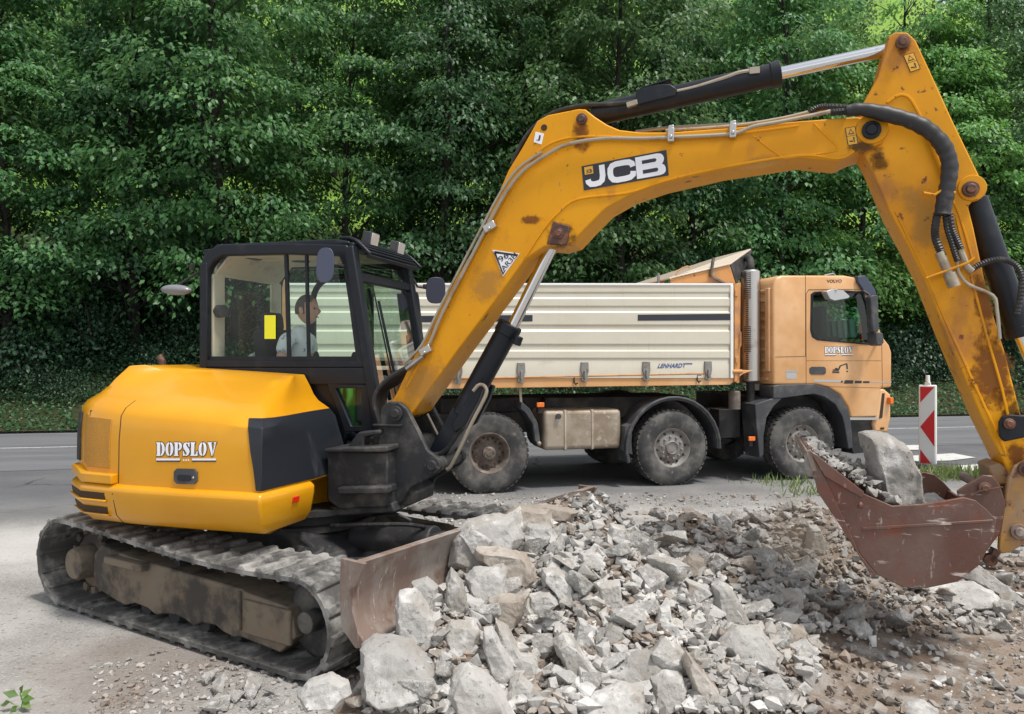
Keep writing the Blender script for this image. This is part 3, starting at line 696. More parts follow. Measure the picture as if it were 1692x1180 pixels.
# louvred visor over the front of the roof
mb = MB()
vz = lambda t: zt + .02 - .13 * t * t
for k in range(9):
    t = k / 8; mb.box((.30 + .16 * t, .52, vz(t) + .0), (.016, .88, .03), Matrix.Rotation(R(35), 3, 'Y'))
for v in (.06, .98): mb.tube([(.24, v, zt + .03), (.36, v, zt + .012), (.49, v, zt - .10)], .014, 8, smooth=4)
mb.build('sun_visor', M['black'], ex, bevel=.003)
for (px_, py_, v) in ((612, 395, .30), (656, 410, .80)):
    c = Vector(E.px(px_, py_, v)); rt = Matrix.Rotation(R(12), 3, 'Y')
    mb = MB(); mb.box(c, (.075, .13, .105), rt); mb.bar(c + Vector((-.05, 0, -.02)), c + Vector((-.07, 0, -.10)), .03, .012)
    wl = mb.build('work_lamp', M['plastic'], ex, bevel=.014, seg=3)
    mb = MB(); mb.box(c + rt @ Vector((.040, 0, 0)), (.008, .115, .09), rt); mb.build('lamp_lens', M['lens'], wl, bevel=.003)
    mb = MB(); mb.tube([c + Vector((-.03, .05, .02)), c + Vector((-.08, .12, .07)), c + Vector((-.10, .18, 0)), c + Vector((-.08, .2, -.06))], .005, 6, smooth=4); mb.build('lamp_cable', M['hose'], wl)
def mirror(cpx, v, half, arm, tilt, yaw, name='wing_mirror'):
    c = Vector(E.px(cpx[0], cpx[1], v)); mb = MB(); rt = Matrix.Rotation(R(yaw), 3, 'Z') @ Matrix.Rotation(R(tilt), 3, 'Y')
    n_ = 20; a, b = half; vs = []
    for off, k in ((-.022, .90), (-.012, .99), (.0, 1.0)):
        for i in range(n_):
            t = 2 * math.pi * i / n_; cs, sn = math.cos(t), math.sin(t)
            p = Vector((off, a * k * abs(cs) ** .7 * (1 if cs > 0 else -1), b * k * abs(sn) ** .7 * (1 if sn > 0 else -1))); vs.append(c + rt @ p)
    fs = [tuple(range(n_ - 1, -1, -1)), tuple(range(2 * n_, 3 * n_))] + [(r * n_ + i, r * n_ + (i + 1) % n_, (r + 1) * n_ + (i + 1) % n_, (r + 1) * n_ + i) for r in (0, 1) for i in range(n_)]
    mb.add(vs, fs); o = mb.build(name, M['mirror'], ex, bevel=.004)
    mb = MB(); mb.tube([c + rt @ Vector((-.02, 0, 0))] + [Vector(x) for x in arm], .010, 8); mb.build('mirror_arm', M['chassis'], o)
    return o
mirror((537, 438), -.12, (.066, .130), [E.px(556, 438, -.08), E.px(570, 440, .02)], -6, -78)
mirror((720, 480), 1.12, (.085, .115), [E.px(703, 476, 1.10), E.px(690, 474, 1.06), E.px(668, 435, .98)], 8, -62)
mb = MB(); c_ = Vector(E.px(291, 479, -.02)); mb.ell(c_, (.140, .060, .042), 20, 12, Matrix.Rotation(R(3), 3, 'Y')); mo = mb.build('wing_mirror', M['mirrorgrey'], ex)
mb = MB(); mb.tube([E.px(292, 472, -.02), E.px(306, 464, .02), E.px(329, 449, .04)], .011, 8); mb.tube([E.px(316, 446, .2), E.px(318, 436, .2)], .02, 8); mb.build('mirror_arm', M['chassis'], mo)
mb = MB(); mb.tube([E.px(703, 476, 1.10), E.px(703, 470, 1.10)], .022, 10); mb.build('mirror_joint', M['pin'], ex)
mb = MB(); mb.tube([E.px(676, 484, 1.03), E.px(686, 484, 1.05), E.px(690, 496, 1.06), E.px(696, 560, 1.05), E.px(690, 572, 1.0)], .016, 8, smooth=3); mb.build('grab_rail', M['black'], ex)
mb = MB(); a_ = (fu(2.30) + .02, .25, 2.30); b_ = (fu(1.45) + .03, .33, 1.45)
mb.bar(a_, b_, .03, .012); mb.bar((fu(2.2) + .03, .29, 2.2), (fu(1.55) + .035, .36, 1.55), .014, .02); mb.build('wiper', M['black'], ex, bevel=.003)
mb = MB(); mb.bar((fu(2.28) - .05, .86, 2.30), (fu(2.05) - .05, .86, 2.0), .05, .03); mb.tube([(fu(2.0) - .04, .88, 1.95), (fu(1.8) - .04, .84, 1.80), (fu(1.6) - .04, .86, 1.6)], .012, 8); mb.build('windscreen_catch', M['black'], ex)
c = E.px(268, 600, .55); mb = MB(); mb.tube([(c[0], .55, 1.62), (c[0], .55, c[2] + .02), (c[0] - .03, .55, c[2] + .06)], .030, 12, caps=False); mb.build('exhaust_pipe', M['pin'], ex)

# ---------------- swing bracket and king post
mb = MB()
pp = lambda L, v: ep(L, v)
mb.prism(pp([(540, 745), (640, 748), (640, 838), (560, 842), (540, 826)], -.36), -.36, .40)
mb.prism(pp([(534, 742), (640, 737), (640, 747), (536, 749)], -.42), -.42, .42)
mb.prism(pp([(572, 740), (592, 714), (628, 710), (628, 718), (603, 722), (600, 736), (604, 742)], -.30), -.30, -.20)
mb.prism(pp([(572, 740), (592, 714), (628, 710), (628, 718), (603, 722), (600, 736), (604, 742)], .20), .20, .30)
mb.prism(pp([(556, 806), (640, 804), (640, 817), (558, 818)], -.45), -.45, -.30)
mb.prism(pp([(545, 836), (650, 830), (655, 846), (560, 852)], -.30), -.32, .36)
mb.build('swing_bracket', M['cast'], ex, bevel=.012)
kp = [(630, 673), (641, 664), (659, 664), (672, 675), (707, 745), (727, 759), (730, 772), (722, 783), (678, 807), (668, 826), (657, 836), (643, 834), (640, 770), (624, 741), (625, 700)]
mb = MB()
for v0, v1 in ((-.24, -.19), (.19, .24)): mb.prism(pp(kp, -.24), v0, v1)
mb.prism(pp([(626, 716), (690, 722), (712, 760), (680, 800), (692, 812), (690, 830), (640, 834), (640, 770), (624, 741)], -.10), -.19, .19)
for (y0, y1) in ((722, 745), (776, 792), (820, 838)): mb.prism(pp([(600, y0), (640, y0), (640, y1), (600, y1)], -.12), -.14, .14)
mb.cyl(E.px(618, 712, 0), E.px(618, 850, 0), .075, 24)
kpo = mb.build('king_post', M['cast'], ex, bevel=.010)
def pin(px_, py_, v0, v1, r, m='pin', name='pivot_pin', parent=None, hex_=False):
    a = Vector(E.px(px_, py_, v0)); mb = MB()
    mb.lathe([(0, v0), (r * .55, v0), (r * .62, v0 + .012), (r, v0 + .014), (r, v0 + .035), (r * .8, v0 + .04), (r * .8, v1), (0, v1)], (a.x, 0, a.z), 'y', 24)
    return mb.build(name, M[m], parent or ex, bevel=.003)
pin(651, 684, -.28, .28, .052, 'cast', parent=kpo); pin(712, 770, -.28, .28, .058, 'cast', parent=kpo)
mb = MB(); mb.bar(E.px(618, 702, -.26), E.px(664, 703, -.26), .05, .012); mb.build('hose_guard', M['cast'], kpo, bevel=.003)

# ---------------- boom
BV = -.165
bo = [(655, 650), (689, 579), (742, 480), (794, 391), (820, 328), (840, 281), (861, 247), (888, 199.5), (905, 190), (955, 180), (967, 180.5), (983, 193), (1003, 206), (1023, 214.5), (1057, 218.5), (1108, 218.5), (1210, 211), (1320, 200), (1415, 193), (1440, 196), (1456, 205), (1464, 219), (1458, 236), (1427, 249), (1411, 254), (1385, 266), (1340, 262), (1320, 260), (1193, 280), (1095, 303), (1040, 322), (1000, 345), (970, 375), (945, 402), (922, 409), (900, 407), (868, 428), (826, 486), (757, 578), (681, 684), (660, 694), (645, 690), (642, 672)]
mb = MB(); mb.prism(pp(bo, BV), BV, -BV); boom = mb.build('boom', M['boom'], ex, bevel=.008, sharp=28)
mb = MB()
def ridge(L, v, r=.010, mb_=None, sm=4):
    (mb_ or mb).tube([E.px(a, b, v) for a, b in L], r, 6, smooth=sm)
ridge([(672, 640), (742, 506), (812, 376), (845, 318), (873, 272), (900, 243), (940, 228), (1000, 226), (1100, 230), (1210, 222), (1320, 208)], BV, .008)
ridge([(1411, 250), (1385, 262), (1320, 257), (1193, 277), (1095, 300), (1037, 319), (955, 329), (922, 352), (898, 379), (868, 425)], BV, .009)
ridge([(1244, 224), (1270, 245), (1296, 262)], BV, .006, sm=1); ridge([(1345, 204), (1362, 222), (1380, 238), (1383, 246), (1374, 251), (1296, 262)], BV, .006, sm=3)
mb.build('weld_seam', M['boom'], boom)
pin(960, 195, BV - .03, .19, .036, parent=boom); pin(922, 385, BV - .03, .19, .036, parent=boom); pin(1441, 213, BV - .045, .2, .052, 'black', parent=boom)
mb = MB(); a = E.px(1441, 213, BV); mb.lathe([(.085, BV - .012), (.09, BV + .002), (.09, BV + .02)], (a[0], 0, a[2]), n=28); mb.build('pin_boss', M['boom'], boom)
mb = MB(); a = E.px(899, 211, BV); mb.lathe([(0, BV - .003), (.021, BV - .003), (.021, BV + .01)], (a[0], 0, a[2]), n=20); mb.build('lifting_hole', M['hole'], boom)
mb = MB(); a = E.px(922, 385, BV); mb.prism([(a[0] - .075, a[2] - .07), (a[0] + .06, a[2] - .085), (a[0] + .08, a[2] + .04), (a[0] - .03, a[2] + .075)], BV - .010, BV + .01); mb.build('pin_plate', M['pin'], boom, bevel=.006)
# steel pipes along the boom
mb = MB()
P1 = [(676, 606), (706, 574), (730, 520), (776, 430), (806, 372), (832, 325), (862, 285), (900, 258), (940, 238), (1000, 229), (1060, 229), (1110, 227), (1190, 223), (1220, 219), (1245, 209), (1290, 201), (1345, 190), (1372, 184)]
mb.tube([E.px(a, b, BV - .03) for a, b in P1], .0125, 8, smooth=4)
P2 = [(668, 601), (697, 570), (723, 516), (769, 427), (799, 370), (826, 320), (856, 279), (896, 251)]
mb.tube([E.px(a, b, BV - .03) for a, b in P2], .010, 8, smooth=4)
mb.tube([E.px(a, b, .05) for a, b in [(1050, 218), (1110, 211), (1210, 206), (1280, 203), (1340, 186), (1372, 178)]], .0125, 8, smooth=4)
mb.tube([E.px(a, b, -.06) for a, b in [(1100, 216), (1210, 208), (1290, 196), (1350, 182), (1375, 180)]], .011, 8, smooth=4)
mb.build_each('hydraulic_pipe', M['pipe'], boom)
mb = MB()
for (a, b, r_) in ((704, 579, -28), (810, 375, -28), (1109, 224, 0), (1211, 217, 0)):
    c = Vector(E.px(a, b, BV - .03)); rt = Matrix.Rotation(R(r_ + 0), 3, 'Y'); mb.mark()
    mb.box(c, (.04, .05, .085) if r_ == 0 else (.085, .05, .05), rt); mb.cyl(c + Vector((0, -.02, -.015)), c + Vector((0, -.04, -.015)), .012, 8)
    if r_ == 0: mb.box(c + Vector((0, .02, .045)), (.035, .05, .04))
mb.build_each('pipe_clamp', M['steel'], boom, bevel=.004)
# maker's plate with lettering
jq = [(961, 275), (1101, 248), (1105, 290), (965, 315)]
bd = lambda q, lift: edecal(q, BV, 0, 0, lift)
pl = slab(bd(jq, .003), [[(0, 0), (1, 0), (1, 1), (0, 1)]], .004).build('name_plate', M['decal_dark'], boom)
J = [(.235, .88), (.235, .42), (.215, .26), (.165, .19), (.105, .19), (.07, .24), (.055, .40)]
def thick(pts, w, aspect=3.4):
    s = stroke([(a * aspect, b) for a, b in pts], w); return [[(a / aspect, b) for a, b in p] for p in s]
LT = thick([(.235, .90), (.235, .46), (.222, .28), (.19, .20), (.14, .18), (.09, .20), (.065, .30), (.06, .40)], .22)
LT += thick([(.595, .60), (.588, .72), (.555, .80), (.50, .82), (.40, .82), (.355, .78), (.33, .66), (.325, .50), (.33, .34), (.355, .22), (.40, .18), (.50, .18), (.555, .20), (.588, .28), (.595, .42)], .22)
LT += [[(.63, .07), (.90, .07), (.945, .10), (.97, .18), (.975, .32), (.962, .43), (.935, .50), (.955, .58), (.965, .70), (.955, .82), (.93, .90), (.89, .93), (.63, .93)]]
slab(bd(jq, .0052), LT, .002).build('letters', M['decal_white'], pl)
slab(bd(jq, .0064), [[(.705, .62), (.86, .62), (.875, .67), (.875, .71), (.86, .76), (.705, .76)], [(.705, .23), (.87, .23), (.885, .28), (.885, .33), (.87, .38), (.705, .38)]], .002).build('letter_counters', M['decal_dark'], pl)
slab(bd(jq, .0056), [[(.03, .62), (.13, .62), (.13, .93), (.03, .93)]], .002).build('yellow_badge', M['decal_yel'], pl)
def text_on(fm, txt, m, name, parent, offset=.0, shear=0., th=0):
    V_, F_ = text2d(txt, offset, shear); mb = MB(); mb.add([fm(a, b) for a, b in V_], F_); return mb.build(name, m, parent)
text_on(bd([(968.5, 281), (978, 279.5), (979, 287), (969.5, 288.5)], .0072), 'JCB', M['decal_dark'], 'badge_text', pl, .03)
for q, mm in (([(935, 185), (985, 185), (985, 262), (935, 262)], 'rust_stain'), ([(890, 350), (965, 350), (965, 430), (890, 430)], 'grease'), ([(1385, 225), (1462, 225), (1462, 262), (1385, 262)], 'grease'), ([(655, 590), (760, 560), (745, 700), (640, 700)], 'dusty'),
              ([(1180, 262), (1330, 240), (1330, 276), (1180, 296)], 'dusty'), ([(845, 350), (905, 350), (905, 375), (845, 375)], 'rust_stain'), ([(760, 420), (850, 400), (840, 520), (750, 540)], 'dusty')): stain(bd(q, .0016), M[mm], boom)
# triangle sign with number
tq = [(814, 413), (859, 415), (859, 457), (814, 457)]
tri = slab(bd(tq, .003), [[(0, 1), (1, .9), (.38, 0)]], .004).build('number_triangle', M['decal_white'], boom)
slab(bd(tq, .0046), [[(.06, .955), (.92, .87), (.86, .79), (.13, .87)], [(.03, .93), (.13, .87), (.41, .18), (.385, .06)], [(.10, .955), (.26, .94), (.20, .72), (.07, .86)], [(.78, .885), (.95, .87), (.84, .70)], [(.29, .26), (.50, .26), (.385, .05)]], .002).build('triangle_border', M['decal_dark'], tri)
slab(bd(tq, .0050), [[(.14, .86), (.87, .785), (.395, .15)]], .002).build('triangle_field', M['decal_white'], tri)
text_on(bd([(822, 426), (837, 417), (842, 425), (828, 434)], .0062), '96', M['decal_dark'], 'number_text', tri, .01)
text_on(bd([(827, 443), (850, 417), (856, 423), (833, 449)], .0062), 'AR3H', M['decal_dark'], 'number_text', tri, .01)
for q in ([(885, 218), (899, 221), (895, 239), (882, 235)],): slab(bd(q, .003), [[(0, 0), (1, 0), (1, 1), (0, 1)]], .003).build('white_label', M['decal_white'], boom)
text_on(bd([(888, 223), (894, 224), (892, 234), (886, 232)], .0045), 'J', M['decal_dark'], 'label_text', boom, .01)
def warn(q, fn, parent):
    o = slab(fn(q, .003), [[(0, 0), (1, 0), (1, 1), (0, 1)]], .003).build('warning_label', M['decal_dark'], parent)
    slab(fn(q, .004), [[(.07, .03), (.93, .03), (.93, .50), (.07, .50)], [(.07, .53), (.93, .53), (.93, .97), (.07, .97)]], .001).build('label_field', M['decal_yel'], o)
    slab(fn(q, .005), [[(.2, .60), (.8, .60), (.5, .92)], [(.2, .2), (.55, .15), (.55, .22), (.25, .27)], [(.62, .12), (.7, .12), (.75, .42), (.6, .42)]], .001).build('label_symbol', M['decal_dark'], o)
    slab(fn(q, .0058), [[(.32, .65), (.68, .65), (.5, .84)]], .001).build('label_symbol', M['decal_yel'], o)
warn([(1396, 212), (1413, 209), (1418, 238), (1401, 241)], bd, boom)
# lower boom cylinder
mb = MB(); a = Vector(E.px(915, 412, 0)); b = Vector(E.px(848, 538, 0)); d = Vector(E.px(722, 772, 0)); 
mb.cyl(E.px(921, 388, 0), b, .040, 20); mb.build('boom_cylinder_rod', M['chrome'], ex)
mb = MB(); a2 = Vector(E.px(842, 540, 0)); c2 = Vector(E.px(716, 770, 0)); mb.cyl(a2 + (a2 - c2).normalized() * .0, a2 + (c2 - a2) * .62, .078, 28); mb.cyl(a2 - (c2 - a2).normalized() * .02, a2 + (c2 - a2).normalized() * .06, .086, 28)
mb.bar(a2 + (c2 - a2) * .6, c2, .13, .13)
mb.cyl(E.px(858, 556, -.07), E.px(853, 570, -.07), .03, 14)
mb.build('boom_cylinder', M['black'], ex, bevel=.006)
mb = MB(); gd = [(768, 668), (783, 634), (798, 640), (790, 662), (768, 704), (750, 715), (746, 700)]; mb.prism(pp(gd, -.14), -.14, -.09); mb.prism(pp(gd, -.14), .09, .14); mb.build_each('cylinder_guard', M['black'], ex, bevel=.006)
mb = MB(); mb.tube([E.px(a, b, -.15) for a, b in [(782, 646), (792, 636), (802, 640), (802, 655), (780, 698), (763, 735), (745, 770), (738, 776)]], .013, 8, smooth=4)
mb.tube([E.px(a, b, .1) for a, b in [(706, 684), (722, 716), (731, 735)]], .010, 8)
mb.build('cylinder_pipe', M['pipe'], ex)
mb = MB()
for k in range(4): mb.tube([E.px(a, b, -.10 + .05 * k) for a, b in [(768, 695 + 3 * k), (752, 722 + 2 * k), (738, 742), (722, 751 + 2 * k), (700, 748), (680, 735)]], .016, 8, smooth=4)
mb.build_each('cylinder_hose', M['hose'], ex)
mb = MB()
for k in range(6):
    o_ = k * 3.2; mb.tube([E.px(a, b, -.14 + .055 * k) for a, b in [(698 - o_ * .3, 590 + o_ * .6), (672 - o_ * .2, 608 + o_), (645 - o_ * .1, 624 + o_), (624 + o_, 645), (619 + o_, 668), (628 + o_ * .8, 700), (640, 720)]], .019, 8, smooth=5)
mb.build_each('hose_bundle', M['hose'], ex)
mb = MB(); mb.tube([E.px(700, 588, -.19), E.px(682, 602, -.19), E.px(672, 610, -.19)], .019, 10); mb.tube([E.px(692, 580, -.15), E.px(678, 592, -.15)], .016, 10); mb.build('hose_fitting', M['steel'], ex)

# ---------------- dipper cylinder on top
mb = MB(); a = Vector(E.px(965, 194, 0)); b = Vector(E.px(1287, 122, 0)); r1_ = Vector(E.px(1490, 78, 0))
mb.cyl(a + (b - a) * .05, b, .072, 28); mb.cyl(b - (b - a).normalized() * .05, b + (b - a).normalized() * .012, .080, 28)
cyl_t = mb.build('dipper_cylinder', M['black'], ex, bevel=.005)
mb = MB(); mb.cyl(b, r1_, .038, 20); mb.build('dipper_cylinder_rod', M['chrome'], ex)
mb = MB(); mb.prism(pp([(1050, 149), (1088, 140), (1108, 140), (1119, 148), (1116, 158), (1052, 174)], -.085), -.095, -.075); mb.prism(pp([(1050, 149), (1088, 140), (1108, 140), (1119, 148), (1116, 154), (1052, 160)], -.085), .03, .05)
mb.box(Vector(E.px(1085, 150, 0)) + Vector((0, -.02, .02)), (.20, .12, .012), Matrix.Rotation(R(-12), 3, 'Y'))
mb.build('hose_cover', M['black'], cyl_t, bevel=.005)
mb = MB(); mb.tube([E.px(p_[0], p_[1], -.06) for p_ in [(1115, 152), (1150, 144), (1200, 128), (1222, 120), (1245, 117)]], .014, 8, smooth=4); mb.box(E.px(1247, 118, -.06), (.06, .05, .04)); mb.box(E.px(1045, 172, -.08), (.07, .04, .03), Matrix.Rotation(R(-12), 3, 'Y')); mb.build('cylinder_pipe', M['pipe'], cyl_t)
mb = MB()
for k in range(3): mb.tube([E.px(p_[0], p_[1] + 2 * k, -.08 + .07 * k) for p_ in [(1050, 168 - 3 * k), (1010, 172), (965, 174), (920, 184), (893, 200), (870, 224), (856, 248), (847, 268)]], .015, 8, smooth=5)
mb.build_each('boom_hose', M['hose'], ex)

# ---------------- dipper
DV = -.135
dp = [(1465, 74), (1468, 60), (1480, 53), (1499, 53), (1513, 66), (1539, 122), (1575, 201), (1619, 292), (1624, 306), (1620, 322), (1609, 330), (1600, 341), (1609, 377), (1634, 496), (1659, 577), (1688, 690), (1698, 745), (1696, 775), (1682, 788), (1668, 784), (1648, 742), (1622, 690), (1566, 559), (1527, 460), (1503, 412), (1471, 353), (1439, 277), (1424, 249), (1418, 200), (1427, 169), (1451, 126)]
mb = MB(); mb.prism(pp(dp, DV), DV, -DV); dip = mb.build('dipper_arm', M['dipper'], ex, bevel=.008, sharp=28)
mb = MB(); ridge([(1466, 170), (1484, 158), (1500, 160), (1512, 176), (1524, 202), (1548, 262), (1560, 290)], DV, .009); ridge([(1480, 350), (1527, 448), (1572, 552), (1640, 700), (1662, 750)], DV, .008, sm=2); ridge([(1580, 360), (1600, 440), (1632, 560), (1655, 640), (1668, 700)], DV, .008, sm=2)
ridge([(1528, 460), (1565, 448), (1596, 438), (1612, 425)], DV, .006, sm=3); ridge([(1574, 332), (1584, 352), (1604, 420), (1606, 430)], DV, .007, sm=2)
mb.build('weld_seam', M['dipper'], dip)
pin(1493, 67, DV - .04, .17, .038, parent=dip); pin(1606, 311, DV - .04, .17, .044, parent=dip)
mb = MB(); a = E.px(1606, 311, DV); mb.lathe([(.070, DV - .010), (.075, DV), (.075, DV + .02)], (a[0], 0, a[2]), n=28); mb.build('pin_boss', M['dipper'], dip)
dd = lambda q, lift: edecal(q, DV, 0, 0, lift)
warn([(1492, 92), (1510, 87), (1521, 114), (1504, 120)], dd, dip)
for q, mm in (([(1425, 235), (1480, 235), (1480, 300), (1425, 300)], 'grease'), ([(1640, 640), (1710, 640), (1710, 740), (1640, 740)], 'grease'), ([(1560, 520), (1690, 520), (1700, 720), (1600, 720)], 'rust_stain'), ([(1590, 420), (1640, 420), (1660, 580), (1610, 580)], 'rust_stain'), ([(1650, 720), (1705, 720), (1700, 790), (1660, 790)], 'rust_stain'),
              ([(1470, 45), (1515, 45), (1515, 100), (1470, 100)], 'rust_stain'), ([(1440, 260), (1560, 260), (1600, 460), (1500, 460)], 'dusty')): stain(dd(q, .0016), M[mm], dip)
# sleeve and corrugated hoses
mb = MB(); P = [(1398, 184), (1425, 181), (1470, 190), (1510, 202), (1540, 220), (1560, 244), (1569, 270), (1567, 300), (1561, 330), (1557, 355)]
mb.tube([E.px(a, b, -.22) for a, b in P], .044, 14, smooth=6, rfun=lambda i, f: (.72 + .28 * min(1, f * 5)) * (1 + .05 * math.sin(i * 1.9) + .03 * math.sin(i * .7)))
mb.build('hose_sleeve', M['hose'], dip)
mb = MB(); mb.hose([E.px(a, b, -.21) for a, b in [(1549, 352), (1545, 378), (1546, 395), (1554, 415), (1558, 424)]], .021)
mb.hose([E.px(a, b, -.20) for a, b in [(1562, 354), (1565, 378), (1572, 400), (1578, 420), (1582, 432)]], .016)
mb.hose([E.px(a, b, -.20) for a, b in [(1569, 352), (1573, 378), (1580, 395), (1588, 412)]], .018)
mb.hose([E.px(a, b, -.16) for a, b in [(1604, 447), (1618, 438), (1640, 430), (1662, 430), (1680, 440), (1688, 460), (1686, 490), (1680, 520)]], .016)
mb.hose([E.px(a, b, .12) for a, b in [(1623, 340), (1640, 366), (1650, 390), (1652, 412)]], .015)
mb.build_each('corrugated_hose', M['hose'], dip)
mb = MB(); mb.hose([E.px(a, b, -.07) for a, b in [(1338, 187), (1352, 178), (1372, 177), (1400, 178)]], .020); mb.hose([E.px(a, b, -.18) for a, b in [(1372, 186), (1386, 185), (1402, 184)]], .020); mb.build_each('corrugated_hose', M['hose'], boom)
mb = MB(); mb.tube([E.px(1552, 417, -.21), E.px(1562, 440, -.21), E.px(1570, 458, -.21)], .026, 12); mb.tube([E.px(1568, 452, -.21), E.px(1577, 474, -.21)], .034, 12)
mb.tube([E.px(1586, 412, -.19), E.px(1597, 440, -.18), E.px(1606, 448, -.17)], .019, 10); mb.tube([E.px(1582, 430, -.19), E.px(1584, 450, -.18), E.px(1600, 470, -.17), E.px(1640, 488, -.16), E.px(1647, 510, -.16), E.px(1652, 560, -.15)], .010, 8, smooth=3)
mb.build('hose_fitting', M['pipe'], dip)
mb = MB(); mb.tube([E.px(a, b, -.24) for a, b in [(1526, 319), (1545, 322), (1560, 312), (1578, 319)]], .009, 8); mb.tube([E.px(a, b, -.17) for a, b in [(1526, 319), (1530, 316), (1560, 325)]], .009, 8); mb.tube([E.px(a, b, -.23) for a, b in [(1530, 460), (1552, 452), (1600, 434), (1611, 426)]], .007, 8); mb.build_each('hose_clip', M['dipper'], dip)
# bucket cylinder
mb = MB(); a = Vector(E.px(1604, 316, 0)); b = Vector(E.px(1688, 556, 0)); mb.cyl(a + (b - a) * .06, b, .072, 28); mb.cyl(b - (b - a).normalized() * .06, b, .079, 28); mb.build('bucket_cylinder', M['black'], ex, bevel=.005)
mb = MB(); mb.cyl(b, E.px(1740, 680, 0), .038, 20); mb.build('bucket_cylinder_rod', M['chrome'], ex)
# tipping links, quick hitch and bucket
mb = MB()
for v0 in (-.20, .17): mb.prism(pp([(1651, 698), (1657, 688), (1670, 685), (1700, 688), (1750, 672), (1762, 685), (1755, 700), (1700, 722), (1660, 730), (1652, 722)], v0), v0, v0 + .03)
mb.build_each('tipping_link', M['black'], ex, bevel=.006)
pin(1670, 701, -.23, .22, .030, 'pin')
mb = MB()
for v0 in (-.185, .155): mb.prism(pp([(1692, 762), (1676, 770), (1666, 790), (1660, 830), (1652, 880), (1650, 908), (1656, 916), (1672, 912), (1700, 895), (1730, 860), (1750, 790), (1740, 765), (1712, 755)], v0), v0, v0 + .035)
mb.build_each('quick_hitch', M['ochre'], ex, bevel=.008)
mb = MB(); mb.prism(pp([(1660, 792), (1682, 782), (1700, 800), (1690, 840), (1660, 850)], -.1), -.15, .15); mb.prism(pp([(1632, 770), (1650, 764), (1676, 782), (1666, 800), (1640, 800)], -.1), -.12, .12); mb.build('hitch_body', M['ochre'], ex, bevel=.01)
text_q = [(1660, 814), (1668, 812), (1674, 848), (1666, 850)]
pin(1700, 776, -.22, .22, .045, 'pin'); pin(1686, 880, -.22, .22, .042, 'blade')
# bucket
BA, BB = -.47, .47
sh = [(1335, 742), (1356, 812), (1384, 850), (1421, 916), (1449, 950), (1490, 970), (1530, 973), (1583, 962), (1620, 932), (1642, 883), (1646, 860)]
S_ = pp(sh, BA); mb = MB(); k = len(S_)
cxs = sum(p[0] for p in S_) / k; czs = sum(p[1] for p in S_) / k + .1
inn = []
for i, p in enumerate(S_):
    a = Vector(S_[max(i - 1, 0)]); b = Vector(S_[min(i + 1, k - 1)]); d = (b - a).normalized(); nn = Vector((-d.y, d.x))
    if nn.dot(Vector((cxs, czs)) - Vector(p)) < 0: nn = -nn
    inn.append((p[0] + nn.x * .022, p[1] + nn.y * .022))
for i in range(k - 1):
    q = [S_[i], S_[i + 1], inn[i + 1], inn[i]]; mb.add([(a, v, b) for v in (BA + .01, BB - .01) for a, b in q], [(0, 1, 2, 3), (7, 6, 5, 4), (0, 4, 5, 1), (1, 5, 6, 2), (2, 6, 7, 3), (3, 7, 4, 0)])
bk = mb.build('bucket', M['bucket'], ex, sharp=60)
sp = [(1335, 742), (1350, 752), (1375, 775), (1425, 815), (1474, 836), (1522, 834), (1560, 828), (1592, 822), (1612, 827), (1630, 842), (1646, 859), (1642, 884), (1620, 932), (1583, 961), (1530, 972), (1490, 969), (1449, 949), (1421, 915), (1384, 849), (1356, 811)]
mb = MB(); mb.prism(pp(sp, BA), BA - .004, BA + .022); mb.prism(pp(sp, BA), BB - .022, BB + .004); mb.build_each('side_plate', M['bucket'], bk, bevel=.003)
mb = MB(); bp_ = pp([(1418, 873), (1642, 862), (1646, 859), (1630, 842), (1612, 827), (1592, 822), (1540, 832)], BA)
mb.prism(pp([(1424, 876), (1640, 863), (1640, 858), (1424, 871)], BA), BA - .010, BA); mb.prism(pp([(1337, 744), (1362, 786), (1424, 822), (1427, 812), (1378, 774), (1350, 752)], BA), BA - .026, BA - .003)
mb.prism(pp([(1337, 744), (1362, 786), (1420, 915), (1449, 949), (1440, 952), (1384, 862), (1350, 812)], BA), BA - .014, BA - .003)
mb.build('wear_strip', M['bucket'], bk, bevel=.003)
pin(1422, 836, BA - .02, BA + .01, .018, 'bucket', 'bolt', bk)
mb = MB(); e0 = Vector((S_[0][0], 0, S_[0][1])); e1 = Vector((S_[1][0], 0, S_[1][1])); dr = (e0 - e1).normalized()
c_ = e0 + dr * .02; nn = Vector((-dr.z, 0, dr.x))
rt = Matrix((dr, Vector((0, 1, 0)), nn)).transposed()
mb.box(e0 - dr * .065, (.12, BB - BA + .03, .028), rt)
mb.build('cutting_edge', M['blade'], bk, bevel=.004)
mb = MB()
for v0 in (-.19, .13): mb.prism(pp([(1582, 812), (1600, 800), (1624, 785), (1640, 786), (1652, 800), (1662, 830), (1654, 880), (1630, 912), (1600, 880)], v0), v0, v0 + .03)
mb.prism(pp([(1655, 912), (1640, 934), (1634, 926), (1640, 905)], -.05), -.06, .0)
mb.build_each('bucket_ear', M['bucket'], bk, bevel=.006)
pin(1630, 808, -.24, .24, .033, 'blade', parent=bk)
mb = MB(); mb.tube([E.px(a, b, -.25) for a, b in [(1606, 820), (1618, 812), (1640, 808), (1657, 805)]], .005, 6); mb.build('lock_pin', M['pin'], bk)
mb = MB(); a = E.px(1635, 924, -.03); mb.lathe([(.016, -.06), (.035, -.06), (.035, -.02), (.016, -.02)], (a[0], 0, a[2]), n=16); mb.build('lifting_eye', M['pin'], bk)

